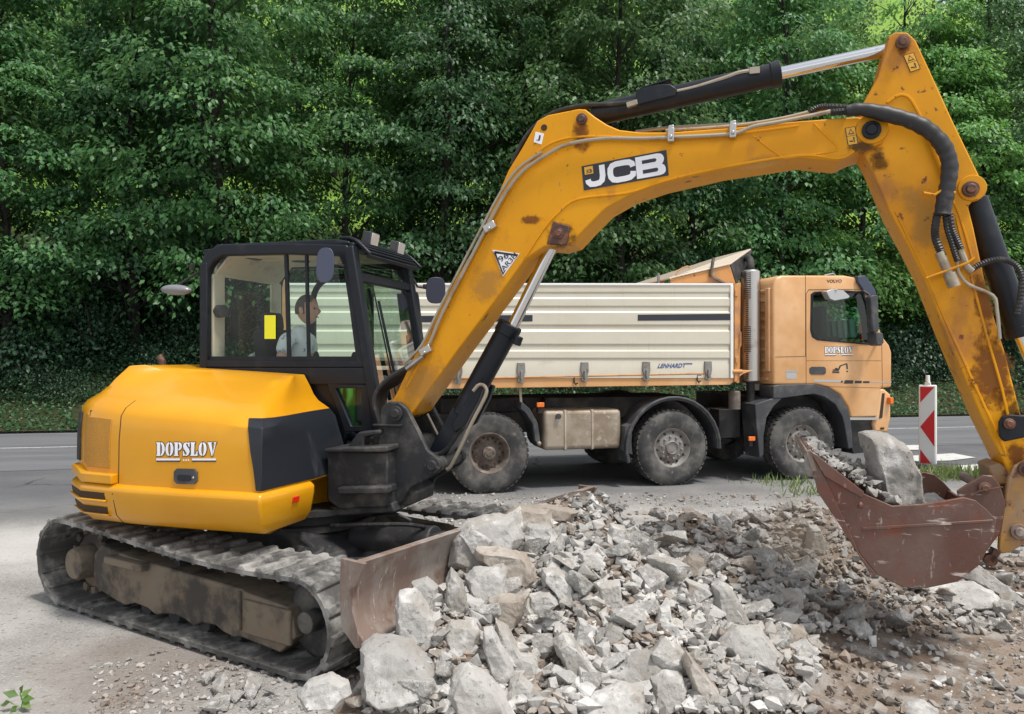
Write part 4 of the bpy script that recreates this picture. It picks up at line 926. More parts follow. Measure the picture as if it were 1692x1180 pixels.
# ---------------- operator
def skin_body(name, joints, edges, m, parent, sub=2, root=0):
    me = bpy.data.meshes.new(name); me.from_pydata([j[0] for j in joints], edges, []); me.materials.append(m)
    o = bpy.data.objects.new(name, me); C.objects.link(o); o.parent = parent
    sk = o.modifiers.new('skin', 'SKIN'); sk.use_smooth_shade = True; sk.branch_smoothing = .6
    if not me.skin_vertices: 
        bpy.context.view_layer.update()
    for i, j in enumerate(joints):
        r = j[1]; me.skin_vertices[0].data[i].radius = r if isinstance(r, tuple) else (r, r)
    me.skin_vertices[0].data[root].use_root = True
    s = o.modifiers.new('sub', 'SUBSURF'); s.levels = sub; s.render_levels = sub
    return o
hx, hv = E.px(508, 512, .50)[0], .50
man = empty('person', E.w(-.32, .50, 1.47), R(-17)); setp(man, 'short-haired man in a pale printed shirt sitting at the controls inside the excavator cab', 'person')
# local frame: x forward, z up; origin on the seat
hip = Vector((-.14, 0, .05)); hz = E.px(508, 512, .5)[2] - 1.47; hxl = hx + .32
nk = Vector((hxl - .055, 0, hz - .17))
J = [(hip, .115), (hip + Vector((-.01, 0, .16)), .125), (Vector((nk.x - .03, 0, nk.z - .16)), (.12, .15)), (Vector((nk.x - .02, 0, nk.z - .04)), (.075, .09)), (nk + Vector((.015, 0, .05)), .052),
     (Vector((nk.x - .03, -.17, nk.z - .07)), .065), (Vector((nk.x - .04, -.22, nk.z - .20)), .060),
     (Vector((nk.x - .03, .17, nk.z - .07)), .065), (Vector((nk.x - .04, .22, nk.z - .20)), .060)]
for j in J[:1]: pass
sh_o = skin_body('shirt', J, [(0, 1), (1, 2), (2, 3), (3, 4), (3, 5), (5, 6), (3, 7), (7, 8)], M['shirt'], man)
for s_ in (-1, 1):
    sh_ = Vector((nk.x - .03, s_ * .17, nk.z - .08)); el = Vector((nk.x - .06, s_ * .25, nk.z - .36)); wr = Vector((nk.x + .16, s_ * .27, .20)); pm = wr + Vector((.05, 0, .01))
    JJ = [(el, .044), ((sh_ + el) / 2, .050), (sh_, .052), ((el * 2 + wr) / 3, .042), (wr, .026), (pm, .032)]; ED = [(2, 1), (1, 0), (0, 3), (3, 4), (4, 5)]
    for k in range(4):
        y = s_ * (-.024 + .016 * k); b0 = len(JJ); L_ = (.030, .034, .032, .024)[k]
        JJ += [(pm + Vector((.03, y, .008)), .0095), (pm + Vector((.03 + L_, y, -.002)), .009), (pm + Vector((.03 + L_ * 1.1, y, -.028)), .008)]; ED += [(5, b0), (b0, b0 + 1), (b0 + 1, b0 + 2)]
    b0 = len(JJ); JJ += [(pm + Vector((.005, -s_ * .035, 0)), .011), (pm + Vector((.035, -s_ * .045, -.015)), .009)]; ED += [(5, b0), (b0, b0 + 1)]
    skin_body('arm', JJ, ED, M['skin'], man, 1)
for s_ in (-1, 1):
    kn = Vector((.32, s_ * .12, .10)); an = Vector((.46, s_ * .12, -.32))
    skin_body('trouser_leg', [(hip + Vector((.02, s_ * .06, 0)), .095), ((hip + kn) / 2 + Vector((0, s_ * .03, .02)), .085), (kn, .066), ((kn + an) / 2, .056), (an, .045), (an + Vector((.10, 0, -.03)), .035)], [(0, 1), (1, 2), (2, 3), (3, 4), (4, 5)], M['jeans'], man)
# head
bm = bmesh.new(); bmesh.ops.create_uvsphere(bm, u_segments=32, v_segments=24, radius=1)
for v_ in bm.verts:
    x, y, z = v_.co
    r_ = 1.0
    X = x * .100; Y_ = y * .076; Z = z * .120
    if z < 0: X = X * (1 - .16 * (-z)) + .012 * (-z); Y_ *= 1 - .28 * (-z)
    if x > .3: X *= 1 - .10 * (x - .3)
    def g_(cx_, cy_, cz_, s, a):
        d_ = ((x - cx_) ** 2 + (y - cy_) ** 2 + (z - cz_) ** 2) / (s * s); return a * math.exp(-d_)
    X += g_(1, 0, -.18, .17, .030) + g_(.95, 0, -.02, .15, .012) + g_(.95, 0, .22, .3, .007) - g_(.92, .33, .06, .17, .012) - g_(.92, -.33, .06, .17, .012) + g_(.9, 0, -.50, .16, .008) + g_(.7, 0, -.82, .25, .014)
    v_.co = (X, Y_, Z)
for s_ in (-1, 1):
    for r_ in range(1): bmesh.ops.create_uvsphere(bm, u_segments=10, v_segments=8, radius=1, matrix=Matrix.Translation((-.010, s_ * .080, -.012)) @ Matrix.Rotation(R(-12), 4, 'Y') @ Matrix.Diagonal((.020, .009, .033, 1)))
me = bpy.data.meshes.new('head'); bm.to_mesh(me); bm.free(); me.materials.append(M['skin']); me.shade_smooth()
ho = bpy.data.objects.new('head', me); C.objects.link(ho); ho.parent = man; ho.location = (hxl, 0, hz)
bm = bmesh.new(); bmesh.ops.create_uvsphere(bm, u_segments=28, v_segments=20, radius=1)
for v_ in bm.verts:
    x, y, z = v_.co; v_.co = (x * .104 - .004, y * .080, z * .124 + .003)
bmesh.ops.delete(bm, geom=[v_ for v_ in bm.verts if (v_.co.z < .052 and v_.co.x > .02) or (v_.co.z < -.045) or (v_.co.x > .075)], context='VERTS')
me = bpy.data.meshes.new('hair'); bm.to_mesh(me); bm.free(); me.materials.append(M['hair']); me.shade_smooth()
h2 = bpy.data.objects.new('hair', me); C.objects.link(h2); h2.parent = man; h2.location = (hxl, 0, hz)
mb = MB()
for s_ in (-1, 1): mb.ell((hxl + .083, s_ * .027, hz + .008), (.008, .011, .007), 10, 6)
mb.build('eye', M['black'], man)
mb = MB(); mb.bar((hxl + .091, -.022, hz - .062), (hxl + .091, .022, hz - .062), .004, .006); mb.build('mouth', M['pin'], man)
# high-visibility vest hanging inside
def cloth(name, pts3, m, parent=None, fold=.02, nu=14, nv=12, seed=0):
    a, b, c, d = [Vector(p) for p in pts3]; vs = []
    nrm = (b - a).cross(d - a).normalized()
    for j in range(nv + 1):
        for i in range(nu + 1):
            x, y = i / nu, j / nv; p = (a * (1 - x) + b * x) * (1 - y) + (d * (1 - x) + c * x) * y
            p = p + nrm * (fold * math.sin(x * 16 + 2 * y + seed) * (.4 + y) + fold * .8 * noise.noise(Vector((x * 4, y * 4, seed))))
            vs.append(tuple(p))
    mb = MB(); mb.add(vs, [(j * (nu + 1) + i, j * (nu + 1) + i + 1, (j + 1) * (nu + 1) + i + 1, (j + 1) * (nu + 1) + i) for j in range(nv) for i in range(nu)])
    o = mb.build(name, m, parent, sharp=180); s = o.modifiers.new('solid', 'SOLIDIFY'); s.thickness = .004; return o
vw = lambda a, b, v: E.w(*E.px(a, b, v))
vv_ = cloth('safety_vest', [vw(560, 636, .20), vw(606, 640, .24), vw(604, 706, .28), vw(572, 706, .2)], M['vest'])
setp(vv_, 'bright green high-visibility vest lying behind the small lower window of the excavator cab', 'vest')
# ================================================================== TIPPER TRUCK
tk = empty('dump_truck', (T.o[0], T.o[1], 0), R(14))
setp(tk, 'pale orange four-axle tipper truck with cream ribbed dump body parked behind the excavator', 'truck')
def tp(L, v=0.0): return uz([T.px(a, b, v) for a, b in L])
def TP(a, b, v=0.0): return Vector(T.px(a, b, v))
def wheel(kind, u, r, v0, side, name='wheel'):
    """side=-1: outer face towards the camera at v0"""
    s = -side                     # direction into the truck
    w = .30; mb = MB()
    o = lambda d: d * s
    if kind == 'front':
        rp = [(0, o(.03)), (.075, o(.03)), (.085, o(.012)), (.10, o(.035)), (.12, o(.04)), (.175, o(.045)), (.19, o(.06)), (.215, o(.075)), (.235, o(.055)), (.262, o(.018)), (.272, o(.018)), (.272, o(.2)), (0, o(.2))]
    else:
        rp = [(0, o(.02)), (.07, o(.02)), (.085, o(.03)), (.085, o(.10)), (.13, o(.115)), (.15, o(.13)), (.205, o(.135)), (.225, o(.10)), (.245, o(.03)), (.262, o(.012)), (.275, o(.015)), (.275, o(.25)), (0, o(.25))]
    mb.lathe(rp, (0, 0, 0), n=40)
    rim = mb.build(name, M['rimgrey'] if kind == 'front' else M['rim'], tk, loc=(u, v0, r)); rim.rotation_euler = (0, random.uniform(0, 6.28), 0)
    mb = MB()
    tpz = [(.262, o(.03)), (.275, o(.012)), (.31, o(.0)), (.36, o(-.012)), (.42, o(-.015)), (.47, o(-.004)), (r - .035, o(.006)), (r - .008, o(.03)), (r, o(.06)), (r, o(w - .05)), (r - .02, o(w)), (.4, o(w + .01)), (.262, o(w - .02))]
    mb.lathe(tpz, n=64, caps=False)
    ty = mb.build('tyre', M['tyre'], rim)
    mb = MB(); nb = 44
    for k in range(nb):
        a = 2 * math.pi * k / nb
        for row, (c0, ww) in enumerate(((.055, .07), (.15, .09), (.245, .07))):
            aa = a + (.07 if row == 1 else 0)
            mb.box(((r + .001) * math.cos(aa), o(c0), (r + .001) * math.sin(aa)), (.016, ww, .05), Matrix.Rotation(-aa, 3, 'Y'))
    mb.build('tread', M['tyre'], ty)
    mb = MB()
    nn = 10
    for k in range(nn):
        a = 2 * math.pi * k / nn
        if kind == 'front': mb.lathe([(0, o(.012)), (.012, o(.014)), (.017, o(.02)), (.019, o(.06))], (.148 * math.cos(a), 0, .148 * math.sin(a)), n=10)
        else: mb.lathe([(0, o(.09)), (.014, o(.092)), (.014, o(.14))], (.178 * math.cos(a), 0, .178 * math.sin(a)), n=8)
    mb.build_each('wheel_nut', M['rimgrey'] if kind == 'front' else M['pin'], rim)
    mb = MB()
    for k in range(nn):
        a = 2 * math.pi * (k + .5) / nn; rr = .207 if kind == 'front' else .208
        mb.ell((rr * math.cos(a), o(.068 if kind == 'front' else .128), rr * math.sin(a)), (.018, .012, .026), 10, 6, Matrix.Rotation(-a, 3, 'Y') @ Matrix.Rotation(R(90), 3, 'Y'))
    mb.build('hand_holes', M['hole'], rim)
    if kind == 'rear':
        mb = MB()
        for k in range(5):
            a = 2 * math.pi * k / 5; mb.box((.06 * math.cos(a), o(.018), .06 * math.sin(a)), (.012, .02, .02))
        mb.lathe([(.02, o(.012)), (.035, o(.012)), (.035, o(.03))], n=16); mb.build('hub', M['rim'], rim)
    return rim
uW = [TP(810, 750).x - 1.37, TP(810, 750).x, TP(1113, 745).x, TP(1330, 740).x]
RW = .52
for i, u in enumerate(uW):
    kind = 'rear' if i < 2 else 'front'
    wheel(kind, u, RW, .02 if i != 3 else .04, -1); wheel(kind, u, RW, 2.48, 1)
# chassis
mb = MB()
for v in (.72, 1.70): mb.box((uW[1] + 1.4, v + .0, .86), (7.6, .09, .28))
for i, u in enumerate(uW): mb.cyl((u, .25, RW), (u, 2.25, RW), .085, 16); 
for u in uW[:2]: mb.ell((u, 1.25, RW), (.26, .24, .26), 18, 12)
for u in np.linspace(uW[0] - .5, uW[3] + .3, 9): mb.box((u, 1.2, .84), (.10, 1.0, .2))
for u in (uW[0], uW[1]): 
    for v in (.55, 1.95): mb.box(((uW[0] + uW[1]) / 2, v, .62), (1.3, .10, .10)) if u == uW[0] else None
for v in (.48, 2.0):
    for k in (2, 3):
        for j in range(4): mb.box((uW[k], v, .66 + .022 * j), (1.3 - .2 * j, .08, .016))
mb.box((TP(1230, 700).x, .65, .80), (.34, .5, .42)); mb.box((TP(1050, 680).x, 1.2, 1.05), (2.2, 1.2, .3)); mb.box((TP(940, 660).x, 1.2, 1.1), (3.2, .9, .2))
mb.build('chassis', M['chassis'], tk, bevel=.01)
# tank and straps
mb = MB(); a = TP(898, 745, .12); b = TP(1027, 676, .12); uc = (a.x + b.x) / 2; zc = (a.z + b.z) / 2; w_ = b.x - a.x; h_ = b.z - a.z
mb.box((uc, .12 + .32, zc), (w_, .64, h_)); tank = mb.build('fuel_tank', M['tank'], tk, bevel=.06, seg=4)
for k in (935, 980):
    mb = MB(); x = TP(k, 700, .1).x; mb.box((x, .44, zc), (.065, .66, h_ + .015)); mb.build('tank_strap', M['tank'], tank, bevel=.058, seg=4)
mb = MB(); mb.cyl((a.x + .20, .11, b.z - .08), (a.x + .20, .075, b.z - .08), .035, 14); mb.build('filler_cap', M['plastic'], tank)
def lamp(px_, py_, v=.02):
    c = TP(px_, py_, v); mb = MB(); mb.box(c, (.10, .03, .06)); o = mb.build('marker_lamp', M['amber'], tk, bevel=.006)
    mb = MB(); mb.box(c + Vector((0, .06, -.05)), (.05, .09, .12)); mb.build('lamp_bracket', M['chassis'], o)
lamp(893, 669); lamp(1242, 725)
# mudguards
def guard(u, z, r, a0, a1, v0, v1, th=.035, name='mudguard', m='plastic'):
    mb = MB(); n = 18; vs = []
    for i in range(n + 1):
        a = R(a0 + (a1 - a0) * i / n)
        for rr in (r, r + th):
            for v in (v0, v1): vs.append((u + rr * math.cos(a), v, z + rr * math.sin(a)))
    fs = []
    for i in range(n):
        b = i * 4; fs += [(b, b + 4, b + 6, b + 2), (b + 1, b + 3, b + 7, b + 5), (b + 2, b + 6, b + 7, b + 3), (b, b + 1, b + 5, b + 4)]
    fs += [(0, 2, 3, 1), (n * 4, n * 4 + 1, n * 4 + 3, n * 4 + 2)]
    mb.add(vs, fs)
    k = len(vs)
    lip = [(u + (r + th) * math.cos(R(a0 + (a1 - a0) * i / n)), v0, z + (r + th) * math.sin(R(a0 + (a1 - a0) * i / n))) for i in range(n + 1)]
    mb.tube(lip, .022, 8); return mb.build(name, M[m], tk, bevel=.004)
for v0, v1 in ((-.01, .42), (2.1, 2.5)):
    guard(uW[2], RW, .66, 195, -2, v0, v1) if v0 < 1 else guard(uW[2], RW, .66, 195, -2, v0, v1)
mb = MB(); L = tp([(862, 664), (876, 676), (889, 700), (893, 730), (890, 738), (884, 728), (880, 700), (868, 682), (860, 676)], 0); mb.prism(L, .0, .40); mb.build('mudguard', M['plastic'], tk, bevel=.01)
mb = MB(); mb.bar(TP(859, 640, .1), TP(861, 668, .1), .03, .03); mb.ell(TP(891, 733, -.01), (.03, .03, .03)); mb.build_each('guard_stay', M['tank'], tk)
mb = MB(); mb.prism(tp([(1034, 705), (1046, 700), (1044, 730), (1046, 752), (1030, 745)], .02), .03, .4); mb.build('mud_flap', M['plastic'], tk, bevel=.006)
# ---- dump body
DZ = tp([(590, 470), (1211, 471)]); 
z_t = TP(1000, 471).z; z_p = TP(1000, 622).z
u_a = uW[0] - 1.15; u_b = TP(1211, 560).x
def zof(py, px_=1000): return TP(px_, py).z
rows = [(622, .030), (606, .030), (603, .0), (592, .0), (589, .018), (582, .018), (560, .0), (556, .0), (553, .022), (534, .022), (531, .0), (518, .0), (514, .018), (497, .018), (494, .0), (486, .0), (482, .022), (478, .022), (471, .012)]
prof_rows = [(625, .012), (603, .012), (600, .018), (594, .018), (591, .004), (581, .004), (578, .016), (571, .016), (568, .0), (548, .0), (545, .016), (539, .016), (536, .0), (517, .0), (514, .015), (508, .015), (505, .002), (494, .002), (491, .016), (485, .016), (482, .004), (471.5, .004)]
mb = MB(); vs = []; nr = len(prof_rows)
tilt = lambda u: 0.0
for u in (u_a, u_b):
    for py, off in prof_rows:
        zz = TP(840 if u == u_a else 1210, py if u == u_b else py - 1).z; vs.append((u, off, TP(1210, py).z if u == u_b else TP(840, py).z - (TP(840, 0).x - u_a) / (u_b - TP(840, 0).x) * (TP(1210, py).z - TP(840, py).z)))
for i in list(range(2 * nr)): vs.append((vs[i][0], .08, vs[i][2]))
fs = [(i, i + 1, nr + i + 1, nr + i) for i in range(nr - 1)] + [(2 * nr + i, 3 * nr + i, 3 * nr + i + 1, 2 * nr + i + 1) for i in range(nr - 1)]
fs += [(0, nr, 3 * nr, 2 * nr), (nr - 1, 3 * nr - 1, 4 * nr - 1, 2 * nr - 1)] + [(i, i + 2 * nr, i + 1 + 2 * nr, i + 1) for i in range(nr - 1)] + [(nr + i, nr + i + 1, 3 * nr + i + 1, 3 * nr + i) for i in range(nr - 1)]
mb.add(vs, fs); side = mb.build('side_panel', M['cream'], tk, bevel=.003, sharp=20)
zt_b = vs[2 * nr - 1][2]; zt_a = vs[nr - 1][2]; zb = vs[nr][2]
mb = MB(); mb.box(((u_a + u_b) / 2, 2.46, (zt_b + zb) / 2), (u_b - u_a, .06, zt_b - zb)); mb.build('side_panel', M['cream'], tk, bevel=.005)
mb = MB(); mb.bar((u_a, .04, zt_a + .012), (u_b, .04, zt_b + .012), .10, .03); mb.box((u_b - .02, -.004, (zt_b + zb) / 2), (.045, .02, zt_b - zb)); mb.build('top_rail', M['white'], side, bevel=.005)
mb = MB(); mb.box((u_b + .05, 1.25, (zt_b + zb) / 2), (.08, 2.46, zt_b - zb)); mb.box((u_a - .04, 1.25, (zt_b + zb) / 2), (.08, 2.46, zt_b - zb)); mb.box(((u_a + u_b) / 2, 1.25, zb - .02), (u_b - u_a, 2.36, .08))
mb.box((u_b + .09, .07, (zt_b + zb) / 2 - .02), (.05, .10, zt_b - zb + .1)); mb.box((u_b + .045, .02, (zt_b + zb) / 2 - .02), (.05, .06, zt_b - zb + .06))
mb.build('headboard', M['orange2'], tk, bevel=.006)
mb = MB(); mb.prism(tp([(590, 612), (1212, 611), (1246, 612), (1228, 618), (1206, 636), (840, 641), (590, 645)], .03), .03, .16); mb.prism([(u_a, zb - .10), (u_b, zb - .10), (u_b, zb - .02), (u_a, zb - .02)], .16, 2.4)
sill = mb.build('body_sill', M['orange'], tk, bevel=.006)
mb = MB(); mb.tube([TP(a, b, .022) for a, b in [(600, 627), (840, 624), (1175, 617)]], .016, 8); mb.build('sill_rail', M['orange2'], sill)
for x in (757, 861, 966, 1068, 1170, 650):
    y = 612 - (x - 861) * .010; mb = MB(); c = TP(x, y, .0)
    mb.prism([(c.x - .05, c.z + .10), (c.x + .05, c.z + .10), (c.x + .055, c.z - .02), (c.x + .035, c.z - .10), (c.x + .05, c.z - .14), (c.x, c.z - .17), (c.x - .05, c.z - .14), (c.x - .03, c.z - .09), (c.x - .055, c.z - .02)], -.016, .02)
    mb.cyl((c.x, -.03, c.z - .02), (c.x, -.01, c.z - .02), .018, 10); mb.tube([(c.x + .0, -.03, c.z - .02), (c.x - .012, -.035, c.z - .09), (c.x, -.03, c.z - .13)], .012, 6)
    mb.build('tailboard_hinge', M['rimgrey'], side, bevel=.004)
for x in (952, 1155):
    c = TP(x, 629 if x < 1000 else 626, .02); mb = MB(); mb.tube([c + Vector((.03, 0, .05)), c + Vector((-.03, 0, .05)), c + Vector((-.03, -.01, -.02)), c + Vector((-.01, -.01, -.05)), c + Vector((.02, -.01, -.03))], .011, 6); mb.build('tarp_hook', M['chassis'], sill)
tb = lambda q, v=-.004: (lambda f: (lambda x, y: tuple(TP(*f(x, y), v))))(bil(q))
def rows_off(): pass
for q in ([(1054, 520), (1207, 518.5), (1207, 529), (1054, 530)], [(690, 522), (880, 520.5), (880, 531), (690, 532.5)]):
    slab(tb(q, -.004), [[(0, 0), (1, 0), (1, 1), (0, 1)]], .006).build('reflective_strip', M['decal_dark'], side)
text_on(tb([(1088, 601), (1134, 600.2), (1134, 607.5), (1086, 608.3)], .008), 'LENHARDT', M['decal_blue'], 'body_builder_name', side, .028, .25)
slab(tb([(1133, 600), (1144, 600), (1144, 602), (1133, 602)], .009), [[(0, 0), (1, 0), (1, 1), (0, 1)]], .002).build('name_stripe', M['decal_blue'], side)
# canopy over the headboard
mb = MB()
near = [TP(1108, 471, .15), TP(1108, 461, .15), TP(1206, 438, .15), TP(1216, 470, .15)]
tipp = TP(1241, 413, .75); far_t = Vector((tipp.x, 1.75, tipp.z)); 
rear_c = near[1] + Vector((0, .60, .0)); mir = lambda p: Vector((p.x, 2.5 - p.y, p.z))
ridge_r = Vector((near[1].x + .08, .75, near[1].z + .10))
def quad(a, b, c, d=None, th=.02):
    P = [Vector(x) for x in ((a, b, c) if d is None else (a, b, c, d))]; n_ = (P[1] - P[0]).cross(P[2] - P[0]).normalized() * th; k = len(P)
    mb.add(P + [p + n_ for p in P], [tuple(range(k)), tuple(range(2 * k - 1, k - 1, -1))] + [(i, (i + 1) % k, (i + 1) % k + k, i + k) for i in range(k)])
quad(*near); quad(*[mir(p) for p in near])
can = mb.build_each('canopy_side', M['orange2'], tk, bevel=.004)[0]
mb = MB(); quad(near[1] + Vector((0, -.02, .004)), near[2] + Vector((0, -.02, .004)), tipp); quad(mir(near[1]), mir(near[2]), mir(tipp)); quad(near[1] + Vector((0, .02, 0)), tipp + Vector((0, .012, 0)), mir(tipp), mir(near[1]))
M['canopy'] = mat('pale_canopy_sheet', (.80, .68, .55), .32, 0, [((.70, .50, .34), 2, .55, .8, 5)], coat=.5)
mb.build('canopy_sheet', M['canopy'], can, bevel=.003)
mb = MB(); quad(near[2] + Vector((.004, .02, 0)), near[3] + Vector((.004, .02, 0)), tipp + Vector((.03, .1, -.10)), tipp); mb.build('canopy_gusset', M['chassis'], can)
mb = MB(); mb.bar(TP(1179, 426, .12), TP(1174, 456, .12), .05, .03); mb.bar(TP(1174, 456, .12), TP(1198, 469, .12), .04, .03); mb.build('canopy_lever', M['rim'], can, bevel=.004)
mb = MB(); mb.tube([TP(a, b, .14) for a, b in [(1117, 455), (1121, 447), (1136, 440), (1139, 443)]], .012, 8, smooth=2); mb.build('canopy_handle', M['orange2'], can)
mb = MB(); mb.bar(TP(1088, 452, .4), TP(1088, 475, .4), .035, .02); mb.build('tarp_post', M['rimgrey'], tk)
mb = MB(); mb.tube([TP(a, b, .04) for a, b in [(1222, 470), (1221, 610)]], .014, 8); mb.tube([TP(a, b, -.0) for a, b in [(1219, 552), (1224, 548), (1224, 570), (1218, 582)]], .010, 8); mb.box(TP(1216, 484, -.01), (.05, .05, .10)); mb.box(TP(1217, 595, -.01), (.05, .05, .08)); mb.cyl(TP(1210, 614, 0), TP(1226, 614, 0), .03, 12); mb.build('latch_gear', M['orange2'], tk, bevel=.004)
# exhaust stack
mb = MB(); c = TP(1240, 630, .30); zt2 = TP(1240, 447, .30).z; zb2 = TP(1240, 631, .30).z
mb.lathe([(0, zt2), (.115, zt2), (.135, zt2 - .02), (.135, zb2 + .02), (.115, zb2), (0, zb2)], (c.x, c.y, 0), 'z', 36); stk = mb.build('exhaust_stack', M['steel'], tk)
for col_ in (0, 1):
    mb = MB()
    for k in range(56):
        z = zb2 + .05 + (zt2 - zb2 - .1) * k / 55; a = (-50, -30) if col_ == 0 else ((-150, -132) if (k // 14) % 2 == 0 else (-160, -118))
        am = R((a[0] + a[1]) / 2); mb.box((c.x + .135 * math.cos(am), c.y + .135 * math.sin(am), z), (.008, .135 * R(a[1] - a[0]), .012), Matrix.Rotation(am, 3, 'Z'))
    mb.build('heat_shield_slots', M['hole'], stk)
mb = MB(); mb.tube([(c.x, c.y, zt2), (c.x, c.y, zt2 + .06), (c.x + .03, c.y + .06, zt2 + .16), (c.x + .04, c.y + .16, zt2 + .20)], .055, 16, caps=False, smooth=4); mb.cyl((c.x, c.y, zb2), (c.x, c.y, zb2 - .28), .06, 14); mb.build('exhaust_pipe', M['chassis'], stk)
mb = MB(); mb.lathe([(0, zb2 - .38), (.085, zb2 - .38), (.085, zb2 - .14), (.07, zb2 - .12), (0, zb2 - .12)], (TP(1217, 660, .1).x, .16, 0), 'z', 20); mb.build('air_tank', M['rim'], tk)
# ---- cab
cb = [(1278, 636), (1278, 470), (1283, 459), (1292, 455), (1395, 455), (1412, 458), (1424, 466), (1433, 478), (1440, 500), (1452, 540), (1462, 560), (1470, 570), (1474, 582), (1474, 640), (1457, 641), (1452, 689), (1406, 690), (1401, 672), (1388, 652), (1370, 641), (1350, 636)]
CBV = .03
mb = MB(); mb.prism(tp(cb, CBV), CBV, 2.46); cab = mb.build('cab', M['orange'], tk, bevel=.035, seg=4, sharp=40)
# side window: a recessed dark opening with glass, curtain and steering wheel behind it
win = [(1342, 488), (1347, 484), (1398, 482), (1425, 484), (1431, 500), (1438, 540), (1441, 556), (1439, 565), (1432, 568), (1395, 565), (1352, 561), (1344, 556), (1341, 545)]
W_ = tp(win, CBV)
ui0, ui1 = min(a for a, b in W_) - .35, max(a for a, b in W_) + .02; wz0, wz1 = min(b for a, b in W_), max(b for a, b in W_)
def cut(o, prisms):
    for pts_, va, vb in prisms:
        q = MB(); q.prism(pts_, va, vb); c_ = q.build('cutter', M['trimgrey'], tk); md = o.modifiers.new('cut', 'BOOLEAN'); md.operation = 'DIFFERENCE'; md.object = c_; md.solver = 'EXACT'
        bpy.context.view_layer.update(); dg = bpy.context.evaluated_depsgraph_get(); me = bpy.data.meshes.new_from_object(o.evaluated_get(dg)); o.modifiers.clear(); o.data = me; bpy.data.objects.remove(c_)
    me.shade_smooth(); me.set_sharp_from_angle(angle=R(40))
cav = [(ui0, wz0 - .35), (ui1 - .06, wz0 - .35), (ui1 - .06, wz0 + .1), (ui1 - .24, wz1 + .03), (ui0, wz1 + .03)]
cut(cab, [(W_, -.2, 2.8), (cav, .10, 2.39), ([(ui1 - .3, wz0 + .03), (ui1 + .6, wz0 + .03), (ui1 + .6, wz1 - .02), (ui1 - .3, wz1 - .02)], .22, 2.27)])
me = cab.data; me.materials.append(M['trimgrey']); k_ = len(me.materials) - 1
for p in me.polygons:
    cc = p.center
    if .08 < cc.y < 2.41 and ui0 - .02 < cc.x < ui1 - .01 and wz0 - .4 < cc.z < wz1 + .05: p.material_index = k_
q = MB(); xf = TP(1447, 520, CBV).x; q.add([(xf + .05, .2, wz0), (xf + .05, 2.3, wz0), (xf - .12, 2.3, wz1), (xf - .12, .2, wz1)], [(0, 1, 2, 3)]); q.build('windscreen', M['glassd'], cab)
gmb = MB(); gmb.add([(a, CBV + .012, b) for a, b in grow(W_, 1.01)], [tuple(range(len(W_)))]); wd = gmb.build('side_window', M['glassd'], cab)
mb = MB(); mb.ring(grow(W_, 1.045), grow(W_, .975), CBV - .008, CBV + .02); mb.build('window_seal', M['black'], wd, bevel=.004)
mb = MB(); n_ = 70; vs = []; zc0 = TP(1400, 560, 1.2).z; zc1 = TP(1400, 533, 1.2).z
for i in range(n_ + 1):
    for z in (zc0, zc1): vs.append((ui1 - .12 - .10 * (z - zc0) + .02 * math.sin(i * 1.3), .25 + 2.0 * i / n_, z))
mb.add(vs, [(2 * i, 2 * i + 1, 2 * i + 3, 2 * i + 2) for i in range(n_)]); mb.build('curtain', M['curtain'], cab)
mb = MB(); st = TP(1432, 560, .6); mb.tube([st + Vector((.10 * math.cos(t) * 1.2, .22 * math.sin(t), .16 * math.cos(t))) for t in np.linspace(0, 2 * math.pi, 25)], .015, 8, caps=False); mb.cyl(st, st + Vector((.15, 0, -.2)), .03, 10); mb.build('steering_wheel', M['black'], cab)
mb = MB(); mb.box(TP(1355, 575, .6) + Vector((0, 0, .02)), (.4, .5, .3)); mb.box(TP(1345, 540, .6), (.12, .5, .6)); mb.build('driver_seat', M['seat'], cab, bevel=.04)
# seams, door, handle
def line(L, v=CBV - .001, w=.006, name='door_seam', par=cab, m='hole', th=.004):
    P = tp(L, v); S = stroke(P, w); mb = MB()
    for s_ in S: mb.prism(s_, v - .0015, v + th)
    return mb.build(name, M[m], par)
line([(1332, 634), (1332, 486), (1336, 479), (1425, 478)]); line([(1457, 566), (1458, 640)]); line([(1281, 590), (1331, 589)]); line([(1331, 589), (1331, 456)]); line([(1336, 638), (1456, 641)], w=.004)
line([(1332, 596), (1456, 596)], w=.003)
slab(tb([(1338, 606), (1365, 606), (1365, 619), (1338, 619)], CBV - .008), [rr_], .01).build('door_handle', M['plastic'], cab, bevel=.003)
lettering(lambda x, y: tb([(1363, 573), (1409, 573), (1409, 588), (1363, 588)], CBV - .003)(x, y), lambda x, y: tb([(1363, 573), (1409, 573), (1409, 588), (1363, 588)], CBV - .005)(x, y), cab, th=.0015)
text_on(tb([(1366, 462), (1391, 461.5), (1391, 467), (1366, 467.5)], CBV - .003), 'VOLVO', M['pin'], 'roof_lettering', cab, .03)
# small digger drawing on the door
dg_q = tb([(1374, 600), (1402, 600), (1402, 618), (1374, 618)], CBV - .003)
slab(dg_q, [[(.05, .1), (.45, .08), (.48, .22), (.05, .25)], [(.08, .30), (.42, .27), (.46, .42), (.38, .45), (.36, .55), (.22, .55), (.2, .42), (.08, .42)]] + stroke([(.42, .4), (.52, .75), (.9, .95)], .09) + stroke([(.9, .95), (.93, .45)], .08) + [[(.9, .15), (.98, .2), (.95, .32), (.88, .28)]], .002).build('digger_emblem', M['decal_dark'], cab)
slab(tb([(1386, 628), (1438, 629), (1438, 634), (1386, 634)], CBV - .003), [[(.05, .3), (.12, .3), (.14, .8), (.08, .8)], [(.16, 0), (.45, 0), (.47, 1), (.2, 1)], [(.50, .1), (.72, .1), (.74, .9), (.52, .9)], [(.76, .2), (.97, .2), (.98, .8), (.78, .8)]], .002).build('door_stripe', M['decal_dark'], cab)
